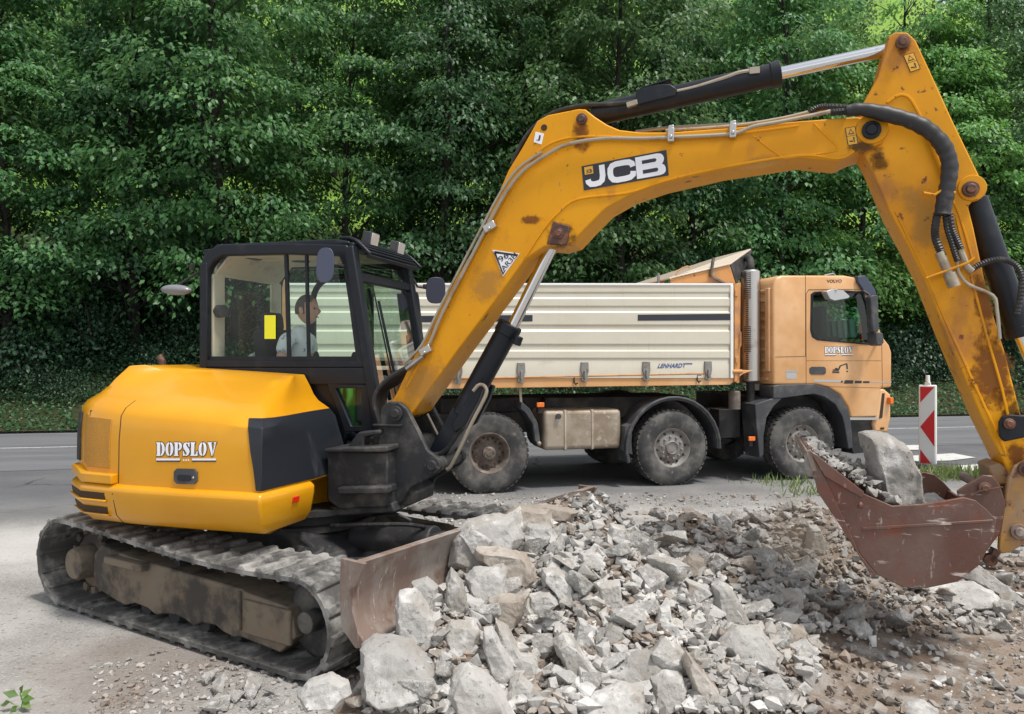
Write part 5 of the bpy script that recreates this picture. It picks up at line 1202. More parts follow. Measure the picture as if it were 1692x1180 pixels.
slab(tb([(1345, 627), (1390, 628), (1390, 632), (1345, 631)], CBV - .003), [[(0, 0), (1, 0), (1, 1), (0, 1)]], .002).build('grey_stripe', M['silver'], cab)
slab(tb([(1438, 630.5), (1473, 631), (1473, 632.5), (1438, 632)], CBV - .003), [[(0, 0), (1, 0), (1, 1), (0, 1)]], .002).build('grey_stripe', M['silver'], cab)
slab(tb([(1299, 616), (1316, 616), (1316, 626), (1299, 626)], CBV - .003), [[(0, 0), (1, 0), (1, 1), (0, 1)]], .002).build('rear_sticker', M['silver'], cab)
text_on(tb([(1297, 611), (1318, 611), (1318, 615.5), (1297, 615.5)], CBV - .003), '480', M['silver'], 'power_number', cab, .03)
# ribbed rear wall
mb = MB(); x0 = TP(1278, 500, CBV).x
for y in (482, 497, 514, 528, 541, 560, 578, 596, 612, 626): 
    z = TP(1268, y, .3).z; mb.box((x0 - .012, 1.25, z), (.03, 2.2, .045))
mb.box((x0 - .02, .14, TP(1278, 545, .1).z), (.04, .10, 1.2)); mb.build('rear_wall_ribs', M['orange'], cab, bevel=.012, seg=2)
# visor, mirrors
mb = MB(); mb.prism(tp([(1417, 456), (1430, 455), (1438, 466), (1446, 478), (1449, 487), (1436, 488), (1426, 478), (1418, 466)], -.02), -.02, 2.5); mb.build('sun_visor', M['mirror'], cab, bevel=.012)
mb = MB(); mb.prism(tp([(1435, 491), (1440, 487), (1448, 488), (1450, 545), (1446, 552), (1439, 548)], -.20), -.24, -.12); m1 = mb.build('wing_mirror', M['plastic'], cab, bevel=.02, seg=3)
mb = MB(); mb.prism(tp([(1441, 549), (1453, 550), (1455, 566), (1450, 572), (1442, 570)], -.20), -.28, -.08); mb.build('lower_mirror', M['plastic'], cab, bevel=.02, seg=3)
mb = MB(); mb.tube([TP(1426, 480, 0), TP(1436, 487, -.12), TP(1442, 492, -.18)], .018, 8); mb.tube([TP(1450, 562, -.1), TP(1448, 568, CBV)], .018, 8); mb.build('mirror_arm', M['plastic'], m1)
mb = MB(); mb.prism(tp([(1364, 482), (1375, 478), (1392, 480), (1403, 490), (1400, 493), (1378, 497), (1370, 494)], -.16), -.18, -.06); mb.tube([TP(1382, 480, -.2), TP(1380, 478, CBV)], .012, 8); mb.build('kerb_mirror', M['silver'], cab, bevel=.015, seg=3)
mb = MB(); mb.prism(tp([(1453, 531), (1462, 533), (1462, 552), (1456, 560)], 2.2), 2.55, 2.75); mb.build('wing_mirror', M['redlens'], cab, bevel=.01)
mb = MB(); mb.tube([TP(1362, 455, 1.2), TP(1377, 452, 1.2), TP(1380, 455, 1.2)], .012, 8); mb.build('roof_aerial', M['silver'], cab)
# wheel arch and bumper
mb = MB()
def archband(pts_o, pts_i, v0, v1): mb.ring(tp(pts_o + pts_i[::-1], v0), tp(pts_o + pts_i[::-1], v0), v0, v1)
ao = [(1278, 638), (1288, 636), (1345, 635), (1368, 641), (1388, 653), (1401, 674), (1406, 694), (1410, 740)]
ai = [(1278, 658), (1293, 658), (1345, 651), (1363, 656), (1380, 668), (1392, 688), (1396, 704), (1402, 742)]
P = tp(ao + ai[::-1], -.01); mb.prism(P, -.01, .36); mb.build('wheel_arch', M['plastic'], cab, bevel=.01)
mb = MB(); mb.prism(tp([(1248, 668), (1278, 658), (1293, 658), (1278, 672), (1267, 690), (1262, 720), (1262, 752), (1255, 757), (1250, 700)], -.0), 0, .38); mb.build('rear_mudguard', M['plastic'], cab, bevel=.01)
mb = MB(); mb.prism(tp([(1456, 644), (1462, 642), (1474, 652), (1474, 690), (1469, 715), (1447, 714), (1444, 700), (1450, 690)], .0), .02, 2.46); bmp = mb.build('bumper', M['orange'], tk, bevel=.03, seg=3)
mb = MB(); mb.box(TP(1470, 662, 0) + Vector((0, .0, 0)), (.06, .10, .10)); mb.build('indicator', M['amber'], bmp, bevel=.01)
mb = MB(); mb.prism(tp([(1458, 650), (1462, 650), (1458, 690), (1453, 692)], .014), .012, .03); mb.box(TP(1458, 708, .012), (.06, .01, .03)); mb.build('bumper_gap', M['hole'], bmp)
mb = MB(); mb.prism(tp([(1402, 688), (1452, 688), (1448, 700), (1444, 716), (1410, 738), (1403, 700)], .06), .06, .5); mb.prism(tp([(1406, 735), (1452, 722), (1460, 745), (1410, 750)], .06), .06, .5); mb.build('entry_step', M['chassis'], cab, bevel=.008)
mb = MB(); mb.box((TP(1342, 700).x, 1.25, .85), (1.5, 1.7, .7)); mb.box((TP(1440, 730).x, 1.25, .60), (.3, 2.2, .35)); mb.build('engine_block', M['chassis'], tk, bevel=.02)
mb = MB(); mb.prism(tp([(1402, 690), (1451, 690), (1451, 694), (1402, 694)], -.005), -.008, .03); mb.build('step_trim', M['silver'], cab)
# ================================================================== GROUND, ROAD, BANK
def nodes_mat(name):
    m = bpy.data.materials.new(name); m.use_nodes = True; t = m.node_tree; return m, t, t.nodes, t.links, t.nodes['Principled BSDF']
def sheet(name, pts, z, m, kind='structure', div=1):
    me = bpy.data.meshes.new(name); me.from_pydata([(a, b, z) for a, b in pts], [], [tuple(range(len(pts)))]); me.materials.append(m)
    o = bpy.data.objects.new(name, me); C.objects.link(o); o['kind'] = kind; return o
# one ground sheet, dusty hard standing that turns to clean asphalt towards the road
m, t, N, L, b = nodes_mat('dusty_ground'); b.inputs['Roughness'].default_value = .93; b.inputs['Specular IOR Level'].default_value = .3
tc = N.new('ShaderNodeTexCoord'); P_ = tc.outputs['Object']
def noise_(sc, det=8, vec=P_, rough=.6):
    n = N.new('ShaderNodeTexNoise'); n.inputs['Scale'].default_value = sc; n.inputs['Detail'].default_value = det; n.inputs['Roughness'].default_value = rough; L.new(vec, n.inputs['Vector']); return n.outputs['Fac']
def ramp(sock, lo, hi, a=0., c=1.):
    r = N.new('ShaderNodeMapRange'); r.interpolation_type = 'SMOOTHSTEP'; r.inputs[1].default_value = lo; r.inputs[2].default_value = hi; r.inputs[3].default_value = a; r.inputs[4].default_value = c; L.new(sock, r.inputs[0]); return r.outputs[0]
def mixc(f, a, c):
    x = N.new('ShaderNodeMix'); x.data_type = 'RGBA'; L.new(f, x.inputs[0])
    for s_, i in ((a, 6), (c, 7)):
        if isinstance(s_, tuple): x.inputs[i].default_value = (*s_, 1)
        else: L.new(s_, x.inputs[i])
    return x.outputs[2]
def math_(op, a, c):
    x = N.new('ShaderNodeMath'); x.operation = op
    for s_, i in ((a, 0), (c, 1)):
        if isinstance(s_, (int, float)): x.inputs[i].default_value = s_
        else: L.new(s_, x.inputs[i])
    return x.outputs[0]
sep = N.new('ShaderNodeSeparateXYZ'); L.new(P_, sep.inputs[0])
asph = mixc(ramp(noise_(90, 2), .35, .7), (.085, .090, .102), (.17, .172, .18)); asph = mixc(ramp(noise_(.7, 6), .35, .7, 0, .5), asph, (.20, .20, .20))
dust = mixc(ramp(noise_(1.1, 9), .3, .68), (.41, .402, .388), (.26, .25, .235)); dust = mixc(ramp(noise_(60, 3), .52, .66, 0, .6), dust, (.55, .53, .50)); dust = mixc(ramp(noise_(26, 5), .56, .66, 0, .75), dust, (.17, .14, .12))
def cracks(col, sc, amt):
    wv = N.new('ShaderNodeTexNoise'); wv.inputs['Scale'].default_value = 1.7; wv.inputs['Detail'].default_value = 6; L.new(P_, wv.inputs['Vector'])
    wm = N.new('ShaderNodeVectorMath'); wm.operation = 'MULTIPLY_ADD'; L.new(wv.outputs['Color'], wm.inputs[0]); wm.inputs[1].default_value = (.55, .55, 0); L.new(P_, wm.inputs[2])
    vo_ = N.new('ShaderNodeTexVoronoi'); vo_.feature = 'DISTANCE_TO_EDGE'; vo_.inputs['Scale'].default_value = sc; L.new(wm.outputs[0], vo_.inputs['Vector'])
    return mixc(math_('MULTIPLY', ramp(vo_.outputs['Distance'], .004, .014, 1, 0), math_('MULTIPLY', ramp(noise_(.6, 3), .45, .6), amt)), col, (.05, .05, .052))
asph = cracks(asph, .55, .8)
n1 = noise_(.45, 8)
d = math_('ADD', math_('SUBTRACT', sep.outputs[1], math_('MULTIPLY', sep.outputs[0], .22)), math_('MULTIPLY', math_('SUBTRACT', n1, .5), 4.5))
f_d = ramp(d, 7.8, 11.0)
col = mixc(f_d, dust, asph)
# darker brown patch in front of the tracks
def blob(cx, cy, r0, r1, wob):
    v = N.new('ShaderNodeVectorMath'); v.operation = 'DISTANCE'; L.new(P_, v.inputs[0]); v.inputs[1].default_value = (cx, cy, 0)
    return ramp(math_('ADD', v.outputs['Value'], math_('MULTIPLY', math_('SUBTRACT', noise_(1.6, 8), .5), wob)), r0, r1, 1, 0)
col = mixc(math_('MULTIPLY', blob(-1.95, 4.35, .3, 1.0, 1.2), .55), col, (.17, .135, .112))
col = mixc(math_('MULTIPLY', blob(2.9, 4.3, 1.0, 2.1, 1.6), .9), col, mixc(ramp(noise_(3.5, 9), .35, .65), (.20, .145, .105), (.30, .24, .19)))
col = mixc(math_('MULTIPLY', blob(-4.3, 7.4, .3, 1.3, 1.0), .6), col, (.60, .58, .55))
L.new(col, b.inputs['Base Color'])
bp = N.new('ShaderNodeBump'); bp.inputs['Strength'].default_value = .7; bp.inputs['Distance'].default_value = .012; L.new(noise_(42, 8), bp.inputs['Height']); bp.inputs['Strength'].default_value = 1.0; L.new(bp.outputs[0], b.inputs['Normal'])
M['ground'] = m
sheet('ground', [(-300, -60), (300, -60), (300, 400), (-300, 400)], 0.0, m)
# road: asphalt sheet along the bank
m, t, N, L, b = nodes_mat('road_asphalt'); b.inputs['Roughness'].default_value = .85; tc = N.new('ShaderNodeTexCoord'); P_ = tc.outputs['Object']
mp = N.new('ShaderNodeMapping'); mp.inputs['Scale'].default_value = (.12, 1.6, 1); L.new(P_, mp.inputs[0])
col = mixc(ramp(noise_(120, 2), .3, .7), (.092, .096, .108), (.165, .17, .182)); col = mixc(ramp(noise_(1.0, 5, mp.outputs[0]), .35, .68, 0, .75), col, (.19, .193, .20))
L.new(col, b.inputs['Base Color']); bp = N.new('ShaderNodeBump'); bp.inputs['Strength'].default_value = .3; bp.inputs['Distance'].default_value = .005; L.new(noise_(150, 3), bp.inputs['Height']); L.new(bp.outputs[0], b.inputs['Normal']); M['road'] = m
def strip(name, u0, u1, v0, v1, z, m, kind='structure'):
    me = bpy.data.meshes.new(name); me.from_pydata([(u0, v0, 0), (u1, v0, 0), (u1, v1, 0), (u0, v1, 0)], [], [(0, 1, 2, 3)]); me.materials.append(m)
    o = bpy.data.objects.new(name, me); C.objects.link(o); o.location = (RD.o[0], RD.o[1], z); o.rotation_euler = (0, 0, R(RD.deg)); o['kind'] = kind; return o
strip('road', -90, 90, -6.2, .25, .004, M['road'])
M['paint'] = mat('worn_road_paint', (.52, .52, .51), .8, 0, [((.17, .17, .175), 9, .50, .66, 8)])
strip('road_marking', -90, 90, -2.95, -2.83, .008, M['paint'])
M['paint2'] = mat('worn_hatch_paint', (.60, .60, .58), .8, 0, [((.25, .25, .25), 6, .56, .72, 8)])
def gpx(px_, py_, z=0.0):
    Y = (CAMH - z) * FPX / (py_ - CY); return ((px_ - CX) / FPX * Y, Y, z)
for k, q in enumerate(([(1468, 737), (1528, 736), (1532, 744), (1462, 745)], [(1490, 755), (1575, 750), (1612, 757), (1570, 762), (1480, 764)], [(1500, 776), (1700, 763), (1760, 766), (1700, 780), (1560, 790)])):
    sheet('road_marking', [gpx(*p)[:2] for p in q], .012, M['paint2'])
# ---- bank and hillside behind the road
def hill_z(u, v):
    if v < 0: return 0
    pts = [(0, 0.0), (.8, .25), (3.0, 1.15), (6, 2.1), (12, 4.0), (19, 8.0), (60, 43), (120, 88)]
    for (a, za), (b_, zb_) in zip(pts, pts[1:]):
        if v <= b_: z = za + (zb_ - za) * (v - a) / (b_ - a); break
    else: z = 88
    return z + min(v, 3) / 3 * .28 * noise.noise(Vector((u * .35, v * .35, 3))) + min(v, 10) * .04 * noise.noise(Vector((u * .08, v * .08, 9)))
uu = np.linspace(-70, 70, 141); vv = np.concatenate([np.linspace(.2, 6, 20), np.linspace(6.6, 20, 18), np.linspace(22, 118, 32)])
vs = [(u, v, hill_z(u, v)) for v in vv for u in uu]; nu = len(uu)
me = bpy.data.meshes.new('hillside'); me.from_pydata(vs, [], [(j * nu + i, j * nu + i + 1, (j + 1) * nu + i + 1, (j + 1) * nu + i) for j in range(len(vv) - 1) for i in range(nu - 1)])
m, t, N, L, b = nodes_mat('hillside_soil_and_meadow'); b.inputs['Roughness'].default_value = .95; b.inputs['Specular IOR Level'].default_value = .15; tc = N.new('ShaderNodeTexCoord'); P_ = tc.outputs['Object']; sep = N.new('ShaderNodeSeparateXYZ'); L.new(P_, sep.inputs[0])
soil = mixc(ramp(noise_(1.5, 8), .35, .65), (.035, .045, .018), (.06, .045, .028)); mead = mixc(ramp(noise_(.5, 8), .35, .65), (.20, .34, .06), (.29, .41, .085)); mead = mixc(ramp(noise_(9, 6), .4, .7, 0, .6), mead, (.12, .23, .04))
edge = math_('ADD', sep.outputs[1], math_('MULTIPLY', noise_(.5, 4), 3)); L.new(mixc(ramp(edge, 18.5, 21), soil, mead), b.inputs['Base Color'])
me.materials.append(m); me.shade_smooth(); o = bpy.data.objects.new('hillside', me); C.objects.link(o); o.location = (RD.o[0], RD.o[1], 0); o.rotation_euler = (0, 0, R(RD.deg)); o['kind'] = 'structure'

# ================================================================== TREES
def leafmat(name, c1, c2, c3, transl=.35):
    m = bpy.data.materials.new(name); m.use_nodes = True; t = m.node_tree; N = t.nodes; L = t.links; N.clear()
    out = N.new('ShaderNodeOutputMaterial'); g = N.new('ShaderNodeNewGeometry'); oi = N.new('ShaderNodeObjectInfo')
    r = N.new('ShaderNodeValToRGB'); L.new(g.outputs['Random Per Island'], r.inputs[0]); e = r.color_ramp.elements; e[0].color = (*c1, 1); e[1].color = (*c3, 1); e2 = e.new(.55); e2.color = (*c2, 1)
    hv = N.new('ShaderNodeHueSaturation'); L.new(r.outputs[0], hv.inputs['Color']); mr = N.new('ShaderNodeMapRange'); L.new(oi.outputs['Random'], mr.inputs[0]); mr.inputs[3].default_value = .80; mr.inputs[4].default_value = 1.25; L.new(mr.outputs[0], hv.inputs['Value'])
    mr2 = N.new('ShaderNodeMapRange'); L.new(oi.outputs['Random'], mr2.inputs[0]); mr2.inputs[3].default_value = .49; mr2.inputs[4].default_value = .515; L.new(mr2.outputs[0], hv.inputs['Hue'])
    d = N.new('ShaderNodeBsdfPrincipled'); d.inputs['Roughness'].default_value = .45; d.inputs['Specular IOR Level'].default_value = .45; L.new(hv.outputs[0], d.inputs['Base Color'])
    tr = N.new('ShaderNodeBsdfTranslucent'); h2 = N.new('ShaderNodeHueSaturation'); h2.inputs['Hue'].default_value = .47; h2.inputs['Value'].default_value = 1.9; L.new(hv.outputs[0], h2.inputs['Color']); L.new(h2.outputs[0], tr.inputs[0])
    x = N.new('ShaderNodeMixShader'); x.inputs[0].default_value = transl; L.new(d.outputs[0], x.inputs[1]); L.new(tr.outputs[0], x.inputs[2]); L.new(x.outputs[0], out.inputs[0]); return m
LEAF = [leafmat('leaf_mid_green', (.045, .125, .045), (.080, .195, .065), (.140, .280, .095)), leafmat('leaf_deep_green', (.032, .095, .042), (.058, .150, .062), (.100, .215, .085)), leafmat('leaf_light_green', (.070, .170, .042), (.115, .25, .060), (.19, .34, .090), .4)]
BARK = mat('bark', (.026, .023, .019), .95, 0, [((.050, .046, .040), 6, .45, .65, 8, (1, 1, .3))], (18, .9, .03))
rng = np.random.default_rng(11)
LEAF_T = np.array([[0, 0, 0], [.30, .42, .04], [0, 1.0, -.10], [-.30, .42, .04]])       # kite: base, right, tip, left
def leaves_mesh(name, cen, tipdir, nrm, size, m):
    """cen, tipdir, nrm: (n,3); size: (n,)"""
    t_ = tipdir / np.linalg.norm(tipdir, axis=1, keepdims=True); n_ = nrm - (nrm * t_).sum(1, keepdims=True) * t_; n_ /= np.linalg.norm(n_, axis=1, keepdims=True) + 1e-9; s_ = np.cross(t_, n_)
    V = cen[:, None, :] + size[:, None, None] * (LEAF_T[None, :, 0:1] * s_[:, None, :] + LEAF_T[None, :, 1:2] * t_[:, None, :] + LEAF_T[None, :, 2:3] * n_[:, None, :])
    n = len(cen); V = V.reshape(-1, 3); F = np.array([[0, 1, 2], [0, 2, 3]])[None] + (np.arange(n) * 4)[:, None, None]; F = F.reshape(-1, 3)
    me = bpy.data.meshes.new(name); me.vertices.add(len(V)); me.vertices.foreach_set('co', V.astype(np.float32).ravel()); me.loops.add(F.size); me.loops.foreach_set('vertex_index', F.astype(np.int32).ravel())
    me.polygons.add(len(F)); me.polygons.foreach_set('loop_start', np.arange(0, F.size, 3, dtype=np.int32)); me.polygons.foreach_set('loop_total', np.full(len(F), 3, dtype=np.int32)); me.update(calc_edges=True); me.materials.append(m); return me
def spray(c, out, rad, n, size):
    """a flat, drooping fan of leaves, lying outwards from c"""
    a = rng.normal(0, .75, n); r = rad * np.sqrt(rng.random(n)); o = out / np.linalg.norm(out); side = np.array([-o[1], o[0], 0]); side /= np.linalg.norm(side) + 1e-9
    d = np.cos(a)[:, None] * o[None] + np.sin(a)[:, None] * side[None]
    twig = np.round(a * 4) / 4; d2 = np.cos(twig)[:, None] * o[None] + np.sin(twig)[:, None] * side[None]; dd = d * .45 + d2 * .55
    P = c[None] + dd * r[:, None]; P[:, 2] += -.28 * (r / rad) ** 2 * rad + rng.normal(0, .11, n) * rad + .05 * rad
    tip = dd + rng.normal(0, .45, (n, 3)); tip[:, 2] -= .55 + .5 * rng.random(n)
    nr = np.tile([0, 0, 1.], (n, 1)) + rng.normal(0, .45, (n, 3)) + dd * .6
    return P, tip, nr, size * rng.uniform(.65, 1.25, n)
def make_tree(name, H_, crown0, spread, nspray, m, leafsize=.125, trunk_r=.16, lean=.05, dens=165, multi=False):
    tb_ = MB(); top = Vector((lean * H_ * rng.normal(0, .6), lean * H_ * rng.normal(0, .6), H_)); tr = []
    for i in range(9):
        f = i / 8; tr.append(Vector((top.x * f + .12 * math.sin(f * 7 + H_), top.y * f + .1 * math.cos(f * 5), -.4 + (H_ * .95 + .4) * f)))
    tb_.tube(tr, [trunk_r, .025], 9, smooth=3, rfun=lambda i, f: 1 + .5 * max(0, .08 - f) / .08)
    Ps = []; T_ = []; Nn = []; S = []
    for k in range(nspray):
        f = (k + rng.random()) / nspray; z = crown0 + (H_ - crown0) * f; g = (z + .4) / (H_ * .95 + .4); g = min(max(g, 0), .99); i = int(g * 8); q = g * 8 - i; base = tr[i] * (1 - q) + tr[i + 1] * q
        ang = k * 2.39996 + rng.normal(0, .3); env = spread * (max(.12, (1 - ((f - .30) / .75) ** 2)) ** .5) * rng.uniform(.30, 1.08)
        out = np.array([math.cos(ang), math.sin(ang), 0.]); end = Vector((base.x + out[0] * env, base.y + out[1] * env, z + rng.uniform(-.7, .9)))
        if k % 3 == 0:
            b0 = base + Vector((0, 0, -.5 - .2 * env)); mid = (b0 + end) / 2 + Vector((0, 0, .25)); tb_.tube([b0, mid, end], [max(.018, trunk_r * .28 * (1 - f * .6)), .008], 5, smooth=3)
        nn_ = int(dens * rng.uniform(.7, 1.3)); rad = rng.uniform(.65, 1.35) * (1.0 - .35 * f)
        back = np.array(end) - out * rad * .55
        p, tt, nr, s = spray(back, out + np.array([0, 0, .0001]), rad * 1.35, nn_, leafsize); Ps.append(p); T_.append(tt); Nn.append(nr); S.append(s)
    me = leaves_mesh('crown', np.concatenate(Ps), np.concatenate(T_), np.concatenate(Nn), np.concatenate(S), m)
    root = empty(name, (0, 0, 0)); tb_.build('trunk', BARK, root, sharp=80)
    co = bpy.data.objects.new('crown', me); C.objects.link(co); co.parent = root; return root
protos = [make_tree('broadleaf_tree', 12.5, 1.5, 2.9, 165, LEAF[0], .165), make_tree('broadleaf_tree', 14, 1.9, 3.2, 185, LEAF[0], .17, lean=.08), make_tree('broadleaf_tree', 11, 1.3, 2.6, 150, LEAF[1], .16),
          make_tree('broadleaf_tree', 13.5, 2.4, 2.9, 155, LEAF[1], .165, trunk_r=.22), make_tree('broadleaf_tree', 12, 1.6, 2.9, 160, LEAF[2], .165), make_tree('slender_tree', 9.5, 3.6, 1.2, 45, LEAF[2], trunk_r=.07, dens=90), make_tree('broadleaf_tree', 14, 5.2, 3.0, 95, LEAF[0], .14, trunk_r=.19, dens=110)]
pu = [0] * 7
def put(k, u, v, s, label, group=None, name=None):
    pr = protos[k]
    o = pr if pu[k] == 0 else copy_tree(pr); pu[k] += 1
    x, y, _ = RD.w(u, v, 0); o.location = (x, y, hill_z(u, v) - .1); o.rotation_euler = (0, 0, random.uniform(0, 6.28)); o.scale = (s, s, s * random.uniform(.94, 1.08)); setp(o, label, 'tree', group); return o
row1 = [(-16.5, 5.0, 1), (-13.2, 4.3, 0), (-10.4, 4.8, 2), (-7.6, 4.2, 1), (-4.6, 4.8, 0), (-1.6, 4.2, 3), (1.4, 4.9, 0), (4.3, 4.3, 1), (7.4, 4.9, 2), (10.4, 4.4, 0), (13.6, 4.8, 4), (16.8, 4.5, 4), (19.8, 5.2, 1)]
where = {0: 'front-row tree at the far left edge of the wood', 1: 'front-row tree above the left end of the road', 2: 'deep green front-row tree left of the excavator cab', 3: 'front-row tree rising directly behind the excavator cab', 4: 'front-row tree between the cab and the bend of the boom', 5: 'dark front-row tree behind the bend of the boom', 6: 'front-row tree behind the lettered part of the boom', 7: 'front-row tree behind the dipper cylinder on the boom', 8: 'deep green front-row tree behind the truck cab roof', 9: 'front-row tree behind the top of the dipper arm', 10: 'light green front-row tree right of the dipper arm', 11: 'light green front-row tree at the right edge of the wood', 12: 'front-row tree outside the right end of the wood'}
ORD = ['first', 'second', 'third', 'fourth', 'fifth', 'sixth', 'seventh', 'eighth', 'ninth', 'tenth', 'eleventh', 'twelfth', 'thirteenth', 'fourteenth', 'fifteenth', 'sixteenth', 'seventeenth', 'eighteenth', 'nineteenth', 'twentieth', 'twenty-first', 'twenty-second', 'twenty-third', 'twenty-fourth', 'twenty-fifth', 'twenty-sixth', 'twenty-seventh', 'twenty-eighth', 'twenty-ninth', 'thirtieth']
for i, (u, v, k) in enumerate(row1): put(k, u + random.uniform(-.4, .4), v + random.uniform(-.3, .3), random.uniform(.92, 1.08), where[i], 'roadside trees of the wood')
for i in range(13): put([6, 3, 6, 1, 6, 2][i % 6], -20 + i * 3.7 + random.uniform(-.9, .9), 8.0 + random.uniform(-.8, .8), random.uniform(.9, 1.12), ORD[i] + ' tree from the left in the second row of the wood', 'second-row trees of the wood')
for i in range(8): put(6, -24 + i * 7.0 + random.uniform(-1.2, 1.2), 11.6 + random.uniform(-.6, .6), random.uniform(.95, 1.15), ORD[i] + ' tree from the left at the back of the wood', 'back-row trees of the wood')
for i in range(8): put(5, -15 + i * 4.1 + random.uniform(-.9, .9), random.uniform(5.6, 10), random.uniform(.8, 1.15), ORD[i] + ' thin-stemmed young tree from the left between the bigger trunks', 'slender understorey trees')
for i in range(6): put([0, 4, 1][i % 3], -26 + i * 11 + random.uniform(-2, 2), 24 + random.uniform(-2, 5), 1.0, ORD[i] + ' tree from the left on the sunlit meadow behind the wood', 'trees on the meadow')
for i, u in enumerate((-20.5, -24.5, -28.5, -33, 24, 28.2, 32.5)): put([0, 2, 1, 4, 1, 0, 2][i], u, 4.7 + random.uniform(-.4, .4), random.uniform(.95, 1.1), ORD[i if i < 4 else i - 4] + (' tree beyond the left end of the visible wood' if u < 0 else ' tree beyond the right end of the visible wood'), 'trees outside the frame')
# shrubs on the bank
def make_shrub(m, seed, rad=1.0, hgt=1.3, n=2600, ls=.085):
    P = rng.normal(0, 1, (n, 3)); P /= np.linalg.norm(P, axis=1, keepdims=True); r = rng.random(n) ** .35
    lump = 1 + .25 * np.sin(P[:, 0] * 5 + seed) * np.cos(P[:, 1] * 4 + seed) + .18 * np.sin(P[:, 2] * 7 + seed * 2)
    Q = P * (r * lump)[:, None] * np.array([rad, rad, hgt])[None]; Q[:, 2] = np.abs(Q[:, 2])
    tip = P + rng.normal(0, .5, (n, 3)); tip[:, 2] -= .5; nr = P * .6 + np.array([0, 0, .8]) + rng.normal(0, .35, (n, 3))
    root = empty('shrub', (0, 0, 0)); me = leaves_mesh('foliage', Q, tip, nr, ls * rng.uniform(.6, 1.3, n), m); o = bpy.data.objects.new('foliage', me); C.objects.link(o); o.parent = root
    mb = MB()
    for k in range(5):
        a = k * 1.26; mb.tube([(0, 0, -.1), (.3 * rad * math.cos(a), .3 * rad * math.sin(a), .5 * hgt), (.6 * rad * math.cos(a), .6 * rad * math.sin(a), .8 * hgt)], [.025, .008], 5, smooth=2)
    mb.build('stem', BARK, root); return root
LEAF.append(leafmat('leaf_shade_green', (.011, .038, .017), (.020, .058, .026), (.034, .085, .036), .2))  # leaf colour darkened to put the undergrowth shade into the bushes
shr = [make_shrub(LEAF[3], 1), make_shrub(LEAF[3], 2, 1.2, 1.1), make_shrub(LEAF[3], 3, .9, 1.7)]; su = [0, 0, 0]
def put_shrub(k, u, v, s, lab, grp='bushes on the roadside bank'):
    o = shr[k] if su[k] == 0 else copy_tree(shr[k]); su[k] += 1; x, y, _ = RD.w(u, v, 0); o.location = (x, y, hill_z(u, v) - .12); o.rotation_euler = (0, 0, random.uniform(0, 6.28)); o.scale = (s, s, s * random.uniform(.8, 1.15)); setp(o, lab, 'bush', grp)
for i in range(25): put_shrub(i % 3, -17 + i * 1.55 + random.uniform(-.5, .5), random.uniform(1.9, 2.9), random.uniform(.75, 1.1), ORD[i] + ' low green bush from the left on the roadside bank')
for i in range(22): put_shrub((i + 1) % 3, -18 + i * 1.8 + random.uniform(-.6, .6), random.uniform(3.4, 4.6), random.uniform(1.1, 1.6), ORD[i] + ' taller dark bush from the left under the front trees', 'bushes under the front trees')
for i in range(24): put_shrub((i + 2) % 3, -22 + i * 2.0 + random.uniform(-.5, .5), random.uniform(6.4, 8.4), random.uniform(1.5, 2.2), ORD[i] + ' shaded bush from the left deep inside the wood', 'bushes inside the wood')
for i in range(5): put_shrub((i + 1) % 3, -24 + i * 10.0 + random.uniform(-.5, .5), random.uniform(12, 16), random.uniform(1.9, 2.6), ORD[i] + ' bush from the left on the upper edge of the wood', 'bushes at the meadow edge')
# ground cover on the bank (uncountable)
n = 42000; u_ = rng.uniform(-19, 24, n); v_ = .25 + 4.6 * rng.random(n) ** 1.2; x_, y_ = RD.o[0] + u_ * RD.c - v_ * RD.s, RD.o[1] + u_ * RD.s + v_ * RD.c
z_ = np.array([hill_z(a, b_) for a, b_ in zip(u_, v_)]) + rng.random(n) * .22 * np.clip(v_, .2, 1)
tip = rng.normal(0, .7, (n, 3)) + np.array([0, -.6, .1]); nr = rng.normal(0, .4, (n, 3)) + np.array([0, -.5, 1.])
me = leaves_mesh('bank_ground_cover', np.stack([x_, y_, z_], 1), tip, nr, .10 * rng.uniform(.5, 1.3, n), LEAF[1]); o = bpy.data.objects.new('ground_cover', me); C.objects.link(o); setp(o, 'leafy ground cover on the bank along the far road edge', 'ground cover', None, 'stuff')

# ================================================================== GUIDE BEACON
bx, by = (1533 - CX) / FPX * 12.1, 12.1
be = empty('guide_beacon', (bx, by, 0), R(-38)); setp(be, 'white plastic guide beacon with red and white reflective stripes at the road edge', 'traffic beacon')
zz = lambda py: CAMH + (CY - py) / FPX * 12.1
z0, z1 = zz(775), zz(636); hw_ = .125
mb = MB(); mb.box((0, 0, (z0 + z1) / 2), (.25, .07, z1 - z0)); body = mb.build('beacon_body', M['white'], be, bevel=.018, seg=3)
mb = MB(); mb.box((0, 0, z1 + .02), (.08, .05, .04)); mb.lathe([(0, z1 + .15), (.030, z1 + .15), (.034, z1 + .03), (0, z1 + .02)], axis='z', n=16); mb.build('top_spigot', M['white'], be, bevel=.004)
mb = MB(); mb.box((0, 0, z0 / 2), (.08, .05, max(z0, .02))); mb.box((.0, 0, .05), (.75, .35, .10)); mb.build('rubber_foot', M['plastic'], be, bevel=.02)
def fp(x, y): return (-.100 + .20 * x, -.0385, z0 + .03 + (z1 - z0 - .06) * y)
M['refw'] = mat('white_reflective', (.62, .64, .66), .3)
slab(fp, [[(0, 0), (1, 0), (1, 1), (0, 1)]], .003).build('reflective_sheet', M['refw'], body)
fr_ = lambda x, y: (fp(x, y)[0], -.0405, fp(x, y)[2])
